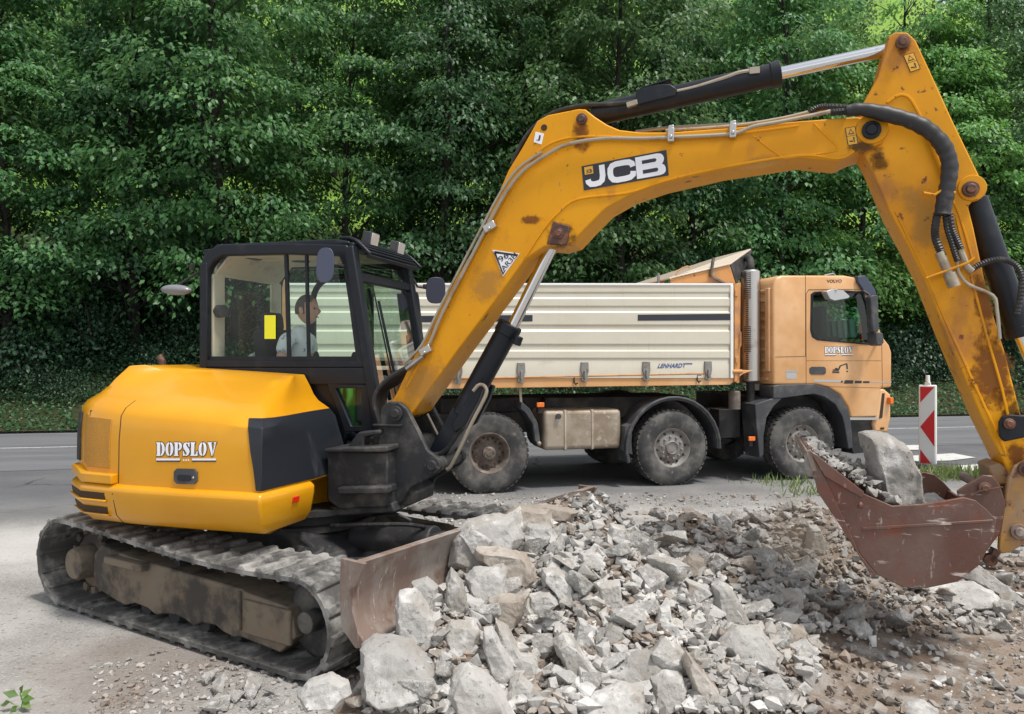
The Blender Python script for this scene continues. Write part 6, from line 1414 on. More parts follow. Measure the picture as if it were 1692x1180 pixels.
slab(fr_, [[(0, 1), (1, 1), (0, .80)], [(1, .72), (1, .26), (.0, .50)], [(0, .22), (1, 0), (0, 0)]], .002).build('red_arrow_stripes', M['red'], body)
# ================================================================== RUBBLE
def mound(x, y):
    # the heap along the blade, its spread to the right and the low ridge behind the bucket
    def seg(ax, ay, bx_, by_, h0, h1, sg):
        dx, dy = bx_ - ax, by_ - ay; t_ = max(0, min(1, ((x - ax) * dx + (y - ay) * dy) / (dx * dx + dy * dy))); d_ = math.hypot(x - ax - t_ * dx, y - ay - t_ * dy); return (h0 + (h1 - h0) * t_) * math.exp(-(d_ / sg) ** 2)
    g = lambda cx, cy, sx, sy, h: h * math.exp(-((x - cx) / sx) ** 2 - ((y - cy) / sy) ** 2)
    z = max(seg(-.38, 4.05, .48, 5.35, .44, .76, .56), g(.45, 4.6, .80, .70, .60), g(1.25, 5.6, .85, .75, .52), g(1.2, 4.9, .9, .8, .38), g(2.3, 6.1, .85, .8, .60), g(.2, 3.75, .6, .4, .18), g(1.0, 4.0, .55, .45, .20), g(3.9, 6.1, .9, .5, .18), g(3.0, 6.6, .8, .6, .25))
    z += .6 * min(seg(-.35, 4.0, .95, 5.55, .2, .3, .9), g(1.0, 4.9, 1.2, .9, .25))
    z *= 1 - .95 * max(0, min(1, (2.0 - (x * .53 * 0 + y)) / .1)) if False else 1
    # nothing under or behind the blade
    lx = (x - EXC[0]) * U.c + (y - EXC[1]) * U.s
    lv = -(x - EXC[0]) * U.s + (y - EXC[1]) * U.c
    if lv < 1.35: z *= max(0, min(1, (lx - 1.60) / .12))
    return z + .03 * noise.noise(Vector((x * 3, y * 3, 0))) * min(1, z * 8)
gx = np.arange(-1.2, 5.6, .06); gy = np.arange(3.0, 8.0, .06)
vs = [(a, b_, mound(a, b_) - .015) for b_ in gy for a in gx]; k = len(gx)
me = bpy.data.meshes.new('earth_mound'); me.from_pydata(vs, [], [(j * k + i, j * k + i + 1, (j + 1) * k + i + 1, (j + 1) * k + i) for j in range(len(gy) - 1) for i in range(k - 1) if max(vs[j * k + i][2], vs[(j + 1) * k + i + 1][2]) > -.012])
M['earth'] = mat('rubble_earth', (.22, .17, .13), .97, 0, [((.36, .33, .30), 5, .42, .62, 9), ((.13, .09, .065), 2.2, .48, .62, 7)], (26, 1.0, .03)); me.materials.append(M['earth']); me.shade_smooth()
o = bpy.data.objects.new('earth_mound', me); C.objects.link(o); o['kind'] = 'structure'
def rock_mesh(seed, dims, npts=14, cuts=3, rough=.038):
    r = np.random.default_rng(seed); bm = bmesh.new(); P = r.uniform(-1, 1, (npts, 3)); P = P / np.maximum(np.abs(P).max(1, keepdims=True), 1e-6) * r.uniform(.72, 1, (npts, 1))
    for p in P: bm.verts.new((p[0] * dims[0] / 2, p[1] * dims[1] / 2, p[2] * dims[2] / 2))
    res = bmesh.ops.convex_hull(bm, input=bm.verts); bmesh.ops.delete(bm, geom=[v for v in bm.verts if not v.link_faces], context='VERTS')
    bmesh.ops.dissolve_limit(bm, angle_limit=R(20), verts=bm.verts, edges=bm.edges)
    bmesh.ops.bevel(bm, geom=list(bm.edges), offset=.012 * max(dims), segments=1, affect='EDGES', profile=.5)
    bmesh.ops.triangulate(bm, faces=bm.faces)
    for _ in range(cuts):
        ed = [e for e in bm.edges if e.calc_length() > (.06 if cuts > 2 else .12) * max(dims)]
        if ed: bmesh.ops.subdivide_edges(bm, edges=ed, cuts=1)
        bmesh.ops.triangulate(bm, faces=bm.faces)
    bm.normal_update(); off = Vector(r.uniform(0, 50, 3)); md = max(dims)
    D = []
    for v in bm.verts:
        q = v.co / md; n1 = noise.fractal(q * 3.0 + off, 1.0, 2.1, 3); n2 = noise.fractal(q * 11 + off, .8, 2.1, 4); n3 = abs(noise.noise(q * 5 + off)); D.append(v.co + v.normal * md * (rough * n1 * .8 + rough * .5 * n2 - rough * .7 * n3))
    for v, d_ in zip(bm.verts, D): v.co = d_
    me = bpy.data.meshes.new('concrete_chunk'); bm.to_mesh(me); bm.free(); me.shade_smooth(); me.set_sharp_from_angle(angle=R(24)); return me
KD = [(1, .85, .7), (1, .7, .42), (1, .6, .3), (1, .8, .55), (1, .45, .4), (1, .9, .8), (1, .75, .25), (1, .55, .5), (1, .95, .6), (1, .65, .65)]
RM = [rock_mesh(100 + i, KD[i % 10], 9 + i % 5, 4) for i in range(24)]
for i, me in enumerate(RM): me.materials.append(M['concrete'])
RMb = [];
for i in range(8): q = RM[i].copy(); q.materials.clear(); q.materials.append(M['concreteb']); RMb.append(q)
def chunk(me, loc, s, rot, label, group=None, name='concrete_chunk', cat='rubble'):
    o = bpy.data.objects.new(name, me); C.objects.link(o); o.location = loc; o.rotation_euler = rot; o.scale = s if isinstance(s, (tuple, list)) else (s, s, s); return setp(o, label, cat, group)
def march(px_, py_):
    dx, dz = (px_ - CX) / FPX, (CY - py_) / FPX; Y = 2.6
    while Y < 12:
        if CAMH + dz * Y <= mound(dx * Y, Y): break
        Y += .01
    return Vector((dx * Y, Y, CAMH + dz * Y))
BIGPOS = []
OUTL = [
 ([(738, 935), (746, 886), (770, 862), (815, 850), (850, 856), (868, 890), (840, 925), (780, 945)], 0, 'long pale block leaning on the blade left of its middle', 0.25),
 ([(822, 864), (850, 836), (908, 842), (918, 876), (870, 888)], 1, 'sandy block on the blade rim behind the brown slab', 0.2),
 ([(592, 1075), (612, 1060), (640, 1062), (676, 1070), (727, 1116), (720, 1150), (680, 1160), (630, 1166), (600, 1150), (594, 1110)], 0, 'largest pale slab with a flat white top, at the bottom of the heap', 0.5),
 ([(656.0, 979.1), (686.1, 977.3), (698.5, 993.3), (716.2, 1019.9), (726.2, 1062.4), (712.7, 1083.7), (671.9, 1069.5), (654.2, 1044.7), (650.6, 998.6)], 0, 'tall upright block leaning beside the near end of the blade', 0.25),
 ([(744.6, 938.3), (762.3, 959.6), (778.3, 1005.7), (764.1, 1027.0), (742.8, 1032.3), (735.0, 991.5), (735.7, 956.0)], 0, 'narrow pointed shard standing in front of the blade', 0.2),
 ([(767.7, 956.0), (781.8, 941.8), (813.8, 940.1), (831.5, 934.8), (838.6, 948.9), (836.8, 984.4), (813.8, 998.6), (804.9, 1014.5), (788.9, 1002.1), (771.2, 970.2)], 0, 'rounded pale boulder behind the pointed shard', 0.35),
 ([(785.4, 906.4), (824.4, 908.2), (870.5, 915.2), (884.7, 938.3), (890.0, 963.1), (874.0, 975.5), (852.8, 959.6), (810.2, 945.4), (785.4, 924.1)], 1, 'brownish broken slab lying across the upper left of the heap', 0.1),
 ([(806.7, 991.5), (824.4, 982.6), (852.8, 984.4), (875.8, 977.3), (867.0, 1012.8), (845.7, 1048.2), (833.3, 1030.5), (813.8, 1027.0), (806.7, 1012.8)], 1, 'tan flat fragment standing on edge in the middle left of the heap', 0.1),
 ([(742.8, 1028.7), (781.8, 1030.5), (794.3, 1044.7), (788.9, 1069.5), (764.1, 1085.5), (742.8, 1080.1), (730.4, 1048.2)], 0, 'blunt grey block under the pointed shard', 0.3),
 ([(796.0, 1037.6), (813.8, 1035.8), (827.9, 1062.4), (845.7, 1097.9), (849.2, 1119.1), (831.5, 1145.7), (810.2, 1115.6), (796.0, 1073.0)], 0, 'long slanting piece above the bottom centre block', 0.2),
 ([(817.3, 1025.2), (838.6, 1044.7), (859.9, 1080.1), (888.2, 1090.8), (893.5, 1119.1), (870.5, 1129.8), (849.2, 1112.1), (831.5, 1073.0), (815.5, 1044.7)], 0, 'second slanting piece right of the long one', 0.2),
 ([(746.4, 1119.1), (771.2, 1105.0), (803.1, 1119.1), (838.6, 1154.6), (852.8, 1180.1), (852.8, 1193.6), (753.5, 1193.6), (735.7, 1147.5)], 0, 'large rough block cut by the bottom edge, right of the pale slab', 0.4),
 ([(842.1, 1126.2), (859.9, 1117.4), (881.1, 1136.9), (884.7, 1158.2), (867.0, 1179.4), (849.2, 1175.9), (836.8, 1151.1)], 0, 'white angular block at the bottom centre of the heap', 0.3),
 ([(913.0, 1062.4), (930.8, 1048.2), (952.1, 1062.4), (973.3, 1094.3), (991.1, 1112.1), (973.3, 1140.4), (952.1, 1129.8), (930.8, 1101.4)], 0, 'grey block in the centre foreground of the heap', 0.25),
 ([(955.6, 1021.6), (971.6, 1027.0), (976.9, 1069.5), (966.2, 1080.1), (945.0, 1062.4)], 0, 'upright grey block right of the centre foreground', 0.1),
 ([(1012.3, 1105.0), (1047.8, 1083.7), (1079.7, 1080.1), (1101.0, 1101.4), (1097.4, 1115.6), (1072.6, 1136.9), (1037.2, 1136.9), (984.0, 1108.5)], 0, 'broad grey slab with a smooth lower face', 0.45),
 ([(1076.2, 1126.2), (1101.0, 1113.8), (1129.4, 1119.1), (1138.2, 1140.4), (1125.8, 1165.2), (1097.4, 1177.7), (1070.9, 1168.8)], 0, 'round grey boulder near the bottom, right of the wide flat piece', 0.3),
 ([(948.5, 1180.1), (980.4, 1151.1), (1030.1, 1136.9), (1070.9, 1140.4), (1065.5, 1172.3), (1047.8, 1186.5), (959.1, 1190.1)], 0, 'wide flat piece at the bottom edge of the picture', 0.6),
 ([(985.7, 964.9), (1024.8, 959.6), (1030.1, 1002.1), (1012.3, 1012.8), (991.1, 1002.1)], 0, 'square-cut concrete block in the middle of the heap', 0.15),
 ([(1179.0, 970.2), (1193.2, 963.1), (1207.4, 970.2), (1225.1, 998.6), (1239.3, 1030.5), (1221.6, 1037.6), (1193.2, 1030.5), (1180.8, 1005.7)], 0, 'tall white block leaning in the middle right of the heap', 0.35),
 ([(1136.5, 1080.1), (1154.2, 1101.4), (1186.1, 1136.9), (1195.0, 1168.8), (1175.5, 1175.9), (1143.5, 1136.9), (1129.4, 1094.3)], 1, 'long brown splinter between grey boulders', 0.25),
 ([(1191, 1066), (1217, 1040), (1262, 1042), (1292, 1080), (1278, 1095), (1242, 1109), (1209, 1101)], 0, 'broad white block at the right foot of the heap', 0.45),
 ([(867.0, 835.5), (902.4, 833.7), (959.1, 846.1), (941.4, 863.8), (909.5, 863.8), (874.0, 862.1)], 1, 'brown flat piece lying on top of the heap by the far blade end', 0.2),
 ([(859.9, 837.2), (868.7, 870.9), (867.0, 902.8), (838.6, 892.2), (803.1, 881.6), (817.3, 863.8)], 0, 'triangular pale block at the top left of the heap', 0.3),
 ([(778.3, 867.4), (817.3, 892.2), (806.7, 917.0), (781.8, 920.6), (757.0, 885.1)], 0, 'pale block resting against the middle of the blade', 0.2),
 ([(870.5, 867.4), (909.5, 869.1), (925.5, 892.2), (902.4, 902.8), (881.1, 913.5), (867.0, 881.6)], 0, 'grey boulder below the brown top piece', 0.3),
 ([(1008.8, 865.6), (1033.6, 870.9), (1047.8, 902.8), (1030.1, 913.5), (1005.2, 888.7)], 0, 'upright pale piece on the far crest of the heap', 0.2),
 ([(895.3, 941.8), (923.7, 941.8), (948.5, 966.7), (952.1, 996.8), (930.8, 1002.1), (913.0, 977.3), (893.5, 956.0)], 0, 'slanting block left of the square-cut one', 0.25),
 ([(955.6, 913.5), (976.9, 909.9), (998.2, 927.7), (1003.5, 940.1), (987.5, 945.4), (959.1, 927.7)], 0, 'pale oblong stone above the square-cut block', 0.3),
 ([(874.0, 984.4), (909.5, 977.3), (925.5, 998.6), (888.2, 1019.9), (867.0, 1023.4)], 0, 'grey wedge right of the tan fragment', 0.2),
 ([(679.0, 963.1), (703.8, 956.0), (724.4, 970.2), (723.3, 991.5), (707.4, 1009.2), (682.6, 984.4)], 0, 'pale lump against the near part of the blade', 0.3),
 ([(994.6, 1044.7), (1012.3, 1028.7), (1031.8, 1041.1), (1028.3, 1055.3), (1005.2, 1067.7), (992.8, 1058.9)], 0, 'rounded stone below the square-cut block', 0.3),
 ([(1090.4, 1005.7), (1108.1, 1002.1), (1113.4, 1034.0), (1093.9, 1048.2), (1081.5, 1030.5)], 0, 'bright white stone in the right middle of the heap', 0.3),
 ([(1129.4, 956.0), (1161.3, 966.7), (1179.0, 980.9), (1150.6, 998.6), (1131.1, 984.4)], 0, 'grey block behind the tall white one', 0.2),
 ([(490, 1150), (505, 1128), (545, 1118), (575, 1128), (582, 1150), (560, 1170), (505, 1172)], 0, 'pale boulder in front of the track end', 0.35),
 ([(1526, 977), (1571, 964), (1620, 966), (1652, 981), (1655, 1001), (1588, 1007), (1543, 995)], 0, 'long flat slab lying under the bucket', 0.45),
 ([(1592, 940), (1612, 930), (1680, 985), (1692, 1000), (1680, 1002), (1640, 985), (1590, 955)], 0, 'concrete beam piece with a groove behind the bucket heel', 0.3),
 ([(1288, 975), (1325, 974), (1328, 1005), (1310, 1010), (1287, 1003)], 0, 'small smooth cube-shaped block right of the heap', 0.2),
 ([(1268, 1022), (1295, 1006), (1330, 1012), (1310, 1030), (1275, 1032)], 0, 'white block under the cube-shaped one', 0.4),
 ([(1278, 1040), (1300, 1032), (1330, 1036), (1340, 1052), (1320, 1060), (1285, 1056)], 1, 'dark brown stone under the white block', 0.4),
 ([(1404, 1028), (1430, 1024), (1442, 1040), (1438, 1056), (1412, 1056), (1405, 1044)], 0, 'single grey stone on the dirt below the bucket', 0.3),
 ([(1305, 1068), (1335, 1058), (1350, 1075), (1348, 1090), (1312, 1093)], 0, 'grey stone at the right end of the heap foot', 0.3),
 ([(1255, 1155), (1262, 1125), (1290, 1118), (1308, 1145), (1300, 1156)], 0, 'pale stone left of the brown dirt patch', 0.3),
 ([(1488, 1178), (1500, 1164), (1530, 1160), (1552, 1172), (1550, 1182)], 0, 'pale stone on the dirt at the bottom right', 0.4),
 ([(1330, 915), (1338, 870), (1352, 868), (1368, 905), (1360, 920)], 0, 'leaning stone by the bucket curve', 0.1),
 ([(1178, 882), (1180, 850), (1195, 845), (1210, 862), (1208, 884)], 0, 'small upright stone on the far crest', 0.1),
 ([(1122, 935), (1140, 918), (1165, 925), (1170, 945), (1140, 955)], 1, 'brown boulder in the middle right of the heap', 0.3),
]
def outline_rock(pts, t_, tilt, seed, m):
    """a block with the given front outline (x, z), real thickness t_ and a sloping broken front face"""
    r = random.Random(seed); n = len(pts); H_ = max(p[1] for p in pts) - min(p[1] for p in pts); bm = bmesh.new(); rings = []
    for (k, y, dz) in ((.74, -.5, .04), (.97, -.16, 0), (1.0, .10, 0), (.72, .5, -.02)):
        rings.append([bm.verts.new((p[0] * k * r.uniform(.96, 1.04), (y + tilt * p[1] / max(H_, .01)) * t_ + r.uniform(-.04, .04) * t_, p[1] * k * r.uniform(.97, 1.03) + dz * t_)) for p in pts])
    for a, b in zip(rings, rings[1:]):
        for i in range(n): bm.faces.new((a[i], a[(i + 1) % n], b[(i + 1) % n], b[i]))
    bm.faces.new(rings[0][::-1]); bm.faces.new(rings[-1]); bmesh.ops.triangulate(bm, faces=bm.faces); bmesh.ops.recalc_face_normals(bm, faces=bm.faces)
    md = max(H_, max(p[0] for p in pts) - min(p[0] for p in pts), t_)
    bmesh.ops.bevel(bm, geom=[e for e in bm.edges if e.calc_face_angle(0) > .35], offset=.014 * md, segments=1, affect='EDGES', profile=.5); bmesh.ops.triangulate(bm, faces=bm.faces)
    for _ in range(5):
        ed = [e for e in bm.edges if e.calc_length() > .055 * md]
        if ed: bmesh.ops.subdivide_edges(bm, edges=ed, cuts=1)
        bmesh.ops.triangulate(bm, faces=bm.faces)
    bm.normal_update(); off = Vector((seed * 3.1, seed * 1.7, 5)); D = []
    for v in bm.verts:
        q = v.co / md; n1 = noise.fractal(q * 3 + off, 1.0, 2.1, 3); n2 = noise.fractal(q * 12 + off, .8, 2.1, 4); D.append(v.co + v.normal * md * (.022 * n1 + .016 * n2 - .02 * abs(noise.noise(q * 5 + off))))
    for v, d_ in zip(bm.verts, D): v.co = d_
    me = bpy.data.meshes.new('concrete_chunk'); bm.to_mesh(me); bm.free(); me.shade_smooth(); me.set_sharp_from_angle(angle=R(28)); me.materials.append(m); return me
for si, (pts_, br, lab, tl) in enumerate(OUTL):
    cx_ = sum(p[0] for p in pts_) / len(pts_); cy_ = (max(p[1] for p in pts_) + min(p[1] for p in pts_)) / 2; hp = max(p[1] for p in pts_) - min(p[1] for p in pts_); wp = max(p[0] for p in pts_) - min(p[0] for p in pts_)
    p = march(cx_, cy_ + hp * .20); tq = (cx_ - CX) / FPX
    if cx_ < 985:
        Yb = (1.80 + EXC[0] * U.c + EXC[1] * U.s) / (tq * U.c + U.s)
        if 3 < Yb < p.y: p = Vector((tq * Yb, Yb, 0))
    Y = p.y; k_ = Y / FPX; w_m, h_m = wp * k_, hp * k_; t_ = min(max(min(w_m, h_m) * .85, .6 * max(w_m, h_m) * .7), .34)
    me = outline_rock([((a - cx_) * k_, (cy_ - b) * k_) for a, b in pts_], t_, tl, si, M['concreteb'] if br else M['concrete'])
    BIGPOS.append((p.x, p.y, lab, max(w_m, h_m)))
    chunk(me, (p.x, Y + t_ * .12, CAMH + (CY - cy_) * k_), 1.0, (0, 0, 0), lab)
# the rest of the countable pieces
placed = [(q[0], q[1], q[3] * .85) for q in BIGPOS]; cnt = 0; tries = 0
while cnt < 236 and tries < 20000:
    tries += 1
    f = random.random()
    if f < .72: px_, py_ = random.uniform(600, 1340), random.uniform(850, 1175)
    elif f < .86: px_, py_ = random.uniform(1240, 1692), random.uniform(900, 1040)
    elif f < .94: px_, py_ = random.uniform(1080, 1340), random.uniform(820, 930)
    else: px_, py_ = random.uniform(330, 620), random.uniform(1100, 1175)
    if px_ < 620 and py_ < 1100: continue
    if px_ > 1300 and py_ > 1040: continue
    p = march(px_, py_)
    if p.y > 8.5: continue
    lx = (p.x - EXC[0]) * U.c + (p.y - EXC[1]) * U.s; lv = -(p.x - EXC[0]) * U.s + (p.y - EXC[1]) * U.c
    if lx < 1.78 and -1.3 < lv < 1.4: continue
    big_z = px_ < 1120 and py_ > 900
    s = random.choice([.13, .16, .20, .24, .28, .34]) if big_z else random.choice([.08, .10, .13, .16, .21])
    if px_ < 620: s *= .7
    if any((p.x - q[0]) ** 2 + (p.y - q[1]) ** 2 < ((s + q[2]) * .27) ** 2 for q in placed): continue
    placed.append((p.x, p.y, s)); cnt += 1
    i = random.randrange(24); br = random.random() < (.07 if big_z else .26)
    zone = ('left foot' if px_ < 760 else 'middle' if px_ < 1060 else 'right side' if px_ < 1320 else 'spread below the bucket')
    nb_ = min(BIGPOS, key=lambda q: (q[0] - p.x) ** 2 + (q[1] - p.y) ** 2); sd_ = ('right of' if p.x > nb_[0] + .12 else 'left of' if p.x < nb_[0] - .12 else 'in front of' if p.y < nb_[1] else 'behind')
    szw = 'small' if s < .12 else 'medium' if s < .20 else 'large'; short = nb_[2].split(',')[0]
    for cut in (' of the heap', ' lying across', ' standing in', ' leaning in', ' leaning beside', ' standing on', ' at the', ' with a', ' cut by', ' lying', ' in the', ' in front', ' above', ' beside', ' between', ' below', ' behind'):
        if len(short.split()) > 5 and cut in short: short = short.split(cut)[0]
    short = ' '.join(short.split()[:7]); lab = '%s %s piece %s the %s' % (szw, 'brown' if br else 'grey', sd_, short); grp = 'broken pieces making up the heap'
    if px_ < 620: lab = '%s grey lump on the ground before the track %s' % (szw, 'front' if px_ > 500 else 'middle'); grp = 'lumps in front of the track'
    elif py_ > 900 and px_ > 1380: grp = 'stones around the bucket'
    elif py_ < 930 and px_ > 1060: grp = 'stones on the far ridge'
    chunk(RMb[i % 8] if br else RM[i], (p.x, p.y, mound(p.x, p.y) + s * .22), s * random.uniform(.95, 1.15), (random.uniform(-.6, .6), random.uniform(-.6, .6), random.uniform(0, 6.28)), lab, grp)
def uniq(pref='concrete_chunk'):
    by = {}
    for o in C.objects:
        if o.name.startswith(pref) and o.parent is None: by.setdefault(o['label'], []).append(o)
    for lab, L_ in by.items():
        if len(L_) > 1:
            L_.sort(key=lambda o: o.location.x / o.location.y)
            for i, o in enumerate(L_): o['label'] = (ORD[i] if i < 30 else 'far') + ' ' + lab if len(lab.split()) < 15 else lab
# small stuff as one mesh of many chips
def chips(name, n, sampler, smin, smax, m, label):
    T3 = []
    for k in range(8):
        r = np.random.default_rng(500 + k); bm = bmesh.new()
        for p in r.uniform(-1, 1, (11, 3)): bm.verts.new(p / max(.3, np.abs(p).max()) * r.uniform(.72, 1.0) * np.array([.5, .4, .32]))
        bmesh.ops.convex_hull(bm, input=bm.verts); bmesh.ops.delete(bm, geom=[v for v in bm.verts if not v.link_faces], context='VERTS'); bmesh.ops.triangulate(bm, faces=bm.faces); bm.verts.index_update()
        T3.append((np.array([v.co[:] for v in bm.verts]), np.array([[v.index for v in f.verts] for f in bm.faces]))); bm.free()
    Vv = []; Fv = []; base = 0
    for i in range(n):
        x, y, z = sampler(); s = smin + (smax - smin) * random.random() ** 2.6; V, F = T3[random.randrange(8)]; Rm = np.array(Matrix.Rotation(random.uniform(0, 6.28), 3, 'Z') @ Matrix.Rotation(random.uniform(-.8, .8), 3, 'X'))
        Vv.append((V * s) @ Rm.T + np.array([x, y, z + s * .12])); Fv.append(F + base); base += len(V)
    V = np.concatenate(Vv); F = np.concatenate(Fv); me = bpy.data.meshes.new(name); me.vertices.add(len(V)); me.vertices.foreach_set('co', V.astype(np.float32).ravel()); me.loops.add(F.size); me.loops.foreach_set('vertex_index', F.astype(np.int32).ravel()); me.polygons.add(len(F)); me.polygons.foreach_set('loop_start', np.arange(0, F.size, 3, dtype=np.int32)); me.polygons.foreach_set('loop_total', np.full(len(F), 3, dtype=np.int32)); me.update(calc_edges=True); me.shade_flat(); me.materials.append(m)
    o = bpy.data.objects.new(name, me); C.objects.link(o); setp(o, label, 'gravel', None, 'stuff')
m = mat('chip_stone', (.38, .37, .35), .95, 0, [((.26, .21, .17), 1.3, .42, .6, 6), ((.55, .54, .52), 3, .55, .65, 6)], (60, .6, .006)); N = m.node_tree.nodes; g = N.new('ShaderNodeNewGeometry'); hv = N.new('ShaderNodeHueSaturation'); mr = N.new('ShaderNodeMapRange'); mr.inputs[3].default_value = .6; mr.inputs[4].default_value = 1.35; m.node_tree.links.new(g.outputs['Random Per Island'], mr.inputs[0]); m.node_tree.links.new(mr.outputs[0], hv.inputs['Value']); bs = N['Principled BSDF']; lk_ = bs.inputs['Base Color'].links[0].from_socket; m.node_tree.links.new(lk_, hv.inputs['Color']); m.node_tree.links.new(hv.outputs[0], bs.inputs['Base Color'])
def s_heap():
    while True:
        px_, py_ = random.uniform(600, 1692), random.uniform(815, 1180)
        if px_ > 1330 and py_ > 1045 and random.random() < .75: continue
        p = march(px_, py_)
        lx = (p.x - EXC[0]) * U.c + (p.y - EXC[1]) * U.s; lv = -(p.x - EXC[0]) * U.s + (p.y - EXC[1]) * U.c
        if lx < 1.72 and -1.3 < lv < 1.4: continue
        if mound(p.x, p.y) < .03 and random.random() < .55: continue
        return p.x, p.y, mound(p.x, p.y)
def s_near():
    while True:
        p = march(random.uniform(600, 1350), random.uniform(870, 1180)); lx = (p.x - EXC[0]) * U.c + (p.y - EXC[1]) * U.s; lv = -(p.x - EXC[0]) * U.s + (p.y - EXC[1]) * U.c
        if mound(p.x, p.y) > .04 and not (lx < 1.76 and -1.3 < lv < 1.5): return p.x, p.y, mound(p.x, p.y) + .01
chips('broken_fragments', 1000, s_near, .05, .13, M['concrete'], 'medium broken concrete fragments wedged between the bigger pieces of the heap')
chips('small_rubble', 8200, s_heap, .018, .085, m, 'small broken stone and concrete chips filling the heap')
def s_ground():
    f = random.random()
    if f < .33: px_, py_ = random.uniform(150, 640), random.uniform(1090, 1180) if random.random() < .8 else random.uniform(1030, 1180); py_ = max(py_, 1180 - (px_ + 140) * .25 if px_ < 300 else 0)
    elif f < .68: px_, py_ = random.uniform(1290, 1692), random.uniform(1030, 1180)
    else: px_, py_ = random.uniform(690, 1320), 815 + abs(random.gauss(0, 30))
    Y = CAMH * FPX / (py_ - CY); return (px_ - CX) / FPX * Y, Y, 0.0
chips('scattered_gravel', 3600, s_ground, .008, .05, m, 'loose gravel scattered over the dusty ground')
# the stones inside the bucket
def bchunk(px_, py_, v, w, h, mi, lean, lab, br=0, dep=.9):
    u, _, z = E.px(px_, py_, v); x, y, _ = E.w(u, v, z); s = w / FPX * y; hh = h / FPX * y; L_ = max(s, hh); dim = KD[mi % 10]
    chunk((RMb[mi % 8] if br else RM[mi]), (x, y, z), (L_, L_ * dep, min(s, hh) / dim[2]), (R(8), R(-lean), R(-17)), lab, None if 'small' not in lab else 'small stones in the bucket')
rk_o = [(1424, 713), (1448, 710), (1470, 718), (1496, 736), (1506, 762), (1516, 778), (1521, 832), (1500, 862), (1452, 858), (1441, 800), (1430, 748)]
u, _, z = E.px(1472, 786, -.14); x, y, _ = E.w(u, -.14, z); k_ = y / FPX
chunk(outline_rock([((a - 1472) * k_, (786 - b) * k_) for a, b in rk_o], .30, .15, 71, M['concrete']), (x, y, z), 1.0, (0, 0, R(-8)), 'huge upright block of broken concrete standing in the bucket')
bchunk(1400, 800, .12, 60, 60, 3, -62, 'tilted grey block between the bucket lip and the huge block')
bchunk(1402, 782, .10, 90, 60, 8, -10, 'flat grey block behind the bucket lip beside the huge block')
bchunk(1425, 820, .05, 100, 60, 0, 12, 'grey block low in the bucket under the huge block')
bchunk(1535, 840, .05, 90, 50, 5, 0, 'stone at the heel of the bucket')
for i in range(22):
    px_, py_ = random.uniform(1345, 1440), random.uniform(752, 775); bchunk(px_, py_ + (px_ - 1345) * .10, random.uniform(-.3, .38), random.uniform(10, 26), random.uniform(9, 18), random.randrange(24), random.uniform(-30, 30), 'small stone heaped behind the bucket lip', random.random() < .2)
def s_bucket():
    v = random.uniform(BA + .04, BB - .04); u = random.uniform(inn[0][0], inn[0][0] + .80); f0 = inn
    zf = None
    for a, b in zip(f0, f0[1:]):
        if min(a[0], b[0]) <= u <= max(a[0], b[0]): zf = a[1] + (b[1] - a[1]) * (u - a[0]) / (b[0] - a[0] + 1e-9); break
    zf = zf if zf is not None else f0[3][1]
    top_ = inn[0][1] - .03 - .62 * (u - inn[0][0]) + .05 * math.cos(v * 3)
    x, y, _ = E.w(u, v, 0); return x, y, max(zf, min(top_, zf + .5)) - random.random() * .04
chips('bucket_debris', 700, s_bucket, .02, .09, M['concrete'], 'grey stones and crumbs filling the bucket behind its lip')
bchunk(1341, 762, -.30, 26, 60, 4, -85, 'narrow stone hanging over the near bucket lip')
uniq()
# ================================================================== GRASS AND WEEDS
GM = leafmat('grass_blade', (.10, .16, .05), (.17, .24, .08), (.28, .32, .14), .3)
def grass(name, n, samp, hmin, hmax, label, w=.012):
    cen = []; tip = []; sz = []
    for i in range(n): x, y = samp(); cen.append((x, y, 0)); tip.append((random.gauss(0, .35), random.gauss(0, .35), 1)); sz.append(random.uniform(hmin, hmax))
    global LEAF_T
    old = LEAF_T; LEAF_T = np.array([[-.06, 0, 0], [.06, 0, 0], [.02, 1, .18], [-.05, .5, .03]]); n_ = np.random.default_rng(3).normal(0, 1, (n, 3)); me = leaves_mesh(name, np.array(cen), np.array(tip), n_, np.array(sz), GM); LEAF_T = old
    o = bpy.data.objects.new(name, me); C.objects.link(o); setp(o, label, 'grass', None, 'stuff')
def gs(cx, cy, sx, sy): return lambda: (random.gauss(cx, sx), random.gauss(cy, sy))
a = gpx(1300, 800); grass('grass', 110, gs(a[0], a[1], .28, .22), .05, .18, 'thin grass tuft beside the truck front wheel')
a = gpx(1615, 790); grass('grass', 900, gs(a[0] - .1, a[1], .55, .16), .06, .24, 'green grass strip behind the quick hitch')
a = gpx(1345, 815); grass('grass', 120, gs(a[0], a[1], .25, .2), .04, .15, 'sparse grass at the edge of the hard standing')
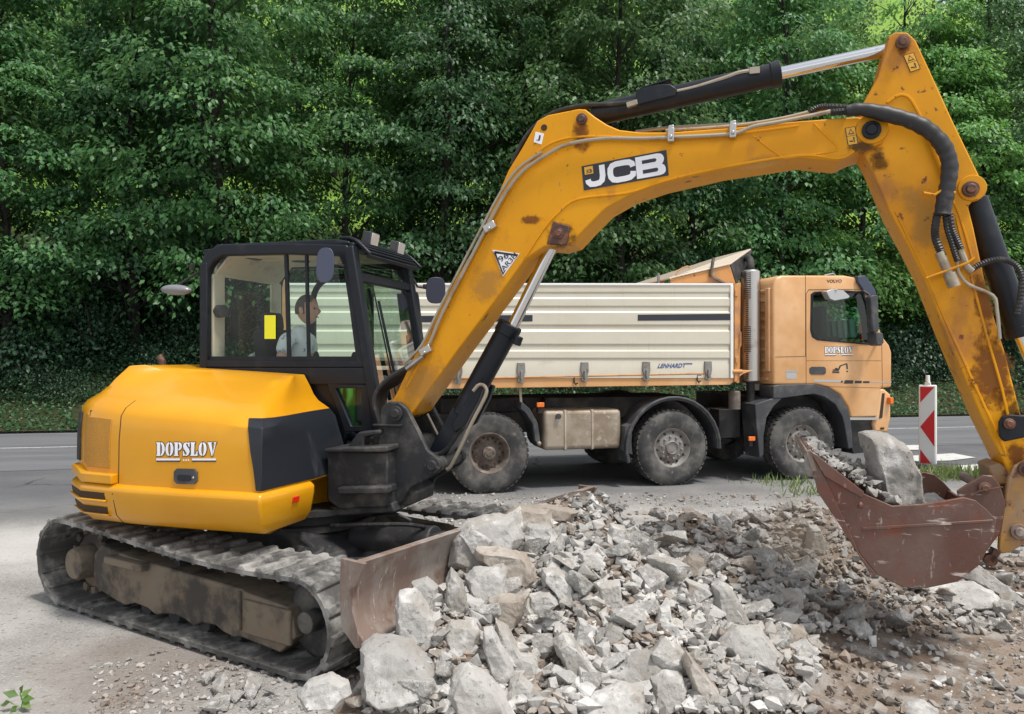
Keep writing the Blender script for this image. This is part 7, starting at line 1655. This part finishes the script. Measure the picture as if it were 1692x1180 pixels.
# little leafy sprig at the lower left
sp = empty('weed_sprig', gpx(34, 1176), 0); setp(sp, 'small blurred green leafy sprig at the bottom left corner', 'plant')
mb = MB(); mb.tube([(0, 0, 0), (.01, .0, .05), (-.01, .01, .09)], .003, 6); mb.tube([(0, 0, .02), (-.06, .0, .05)], .002, 6); mb.build('stem', LEAF[2], sp)
cen = np.array([[0, 0, .06], [-.01, 0, .08], [.0, .0, .09], [-.05, 0, .05], [.01, .0, .05], [-.02, .01, .03], [.0, 0, .07]]); tip = np.array([[.8, 0, .1], [-.8, -.2, .3], [.3, -.3, .7], [-.8, 0, -.3], [.9, -.3, -.4], [-.5, -.5, -.6], [.5, .4, .5]])
me = leaves_mesh('leaves', cen, tip, np.tile([0.1, -.6, .7], (7, 1)), np.array([.07, .075, .06, .06, .06, .05, .06]), LEAF[2]); o = bpy.data.objects.new('leaves', me); C.objects.link(o); o.parent = sp

# ================================================================== DUST thrown up under the bucket lip
m = bpy.data.materials.new('dust_air'); m.use_nodes = True; t = m.node_tree; N = t.nodes; L = t.links; N.clear()
out = N.new('ShaderNodeOutputMaterial'); pv = N.new('ShaderNodeVolumePrincipled'); pv.inputs['Color'].default_value = (.62, .50, .38, 1); pv.inputs['Density'].default_value = 1.0; L.new(pv.outputs[0], out.inputs['Volume'])
tc = N.new('ShaderNodeTexCoord'); nz = N.new('ShaderNodeTexNoise'); nz.inputs['Scale'].default_value = 2.6; nz.inputs['Detail'].default_value = 4; L.new(tc.outputs['Object'], nz.inputs['Vector'])
ln = N.new('ShaderNodeVectorMath'); ln.operation = 'LENGTH'; L.new(tc.outputs['Object'], ln.inputs[0])
a_ = N.new('ShaderNodeMapRange'); a_.inputs[1].default_value = 1.0; a_.inputs[2].default_value = .1; a_.inputs[3].default_value = 0; a_.inputs[4].default_value = 1; L.new(ln.outputs['Value'], a_.inputs[0])
b_ = N.new('ShaderNodeMapRange'); b_.inputs[1].default_value = .42; b_.inputs[2].default_value = .70; b_.inputs[4].default_value = 6.5; L.new(nz.outputs['Fac'], b_.inputs[0])
mu = N.new('ShaderNodeMath'); mu.operation = 'MULTIPLY'; L.new(a_.outputs[0], mu.inputs[0]); L.new(b_.outputs[0], mu.inputs[1]); L.new(mu.outputs[0], pv.inputs['Density'])
mb = MB(); mb.ell((0, 0, 0), (1, 1, 1), 20, 12); dc = mb.build('dust_cloud', m); p = march(1300, 930); dc.location = (p.x, p.y - .10, p.z + .12); dc.scale = (.34, .30, .42); setp(dc, 'thin brown dust cloud rising from the rubble under the bucket lip', 'dust', None, 'stuff')
SC.cycles.volume_step_rate = 2.0
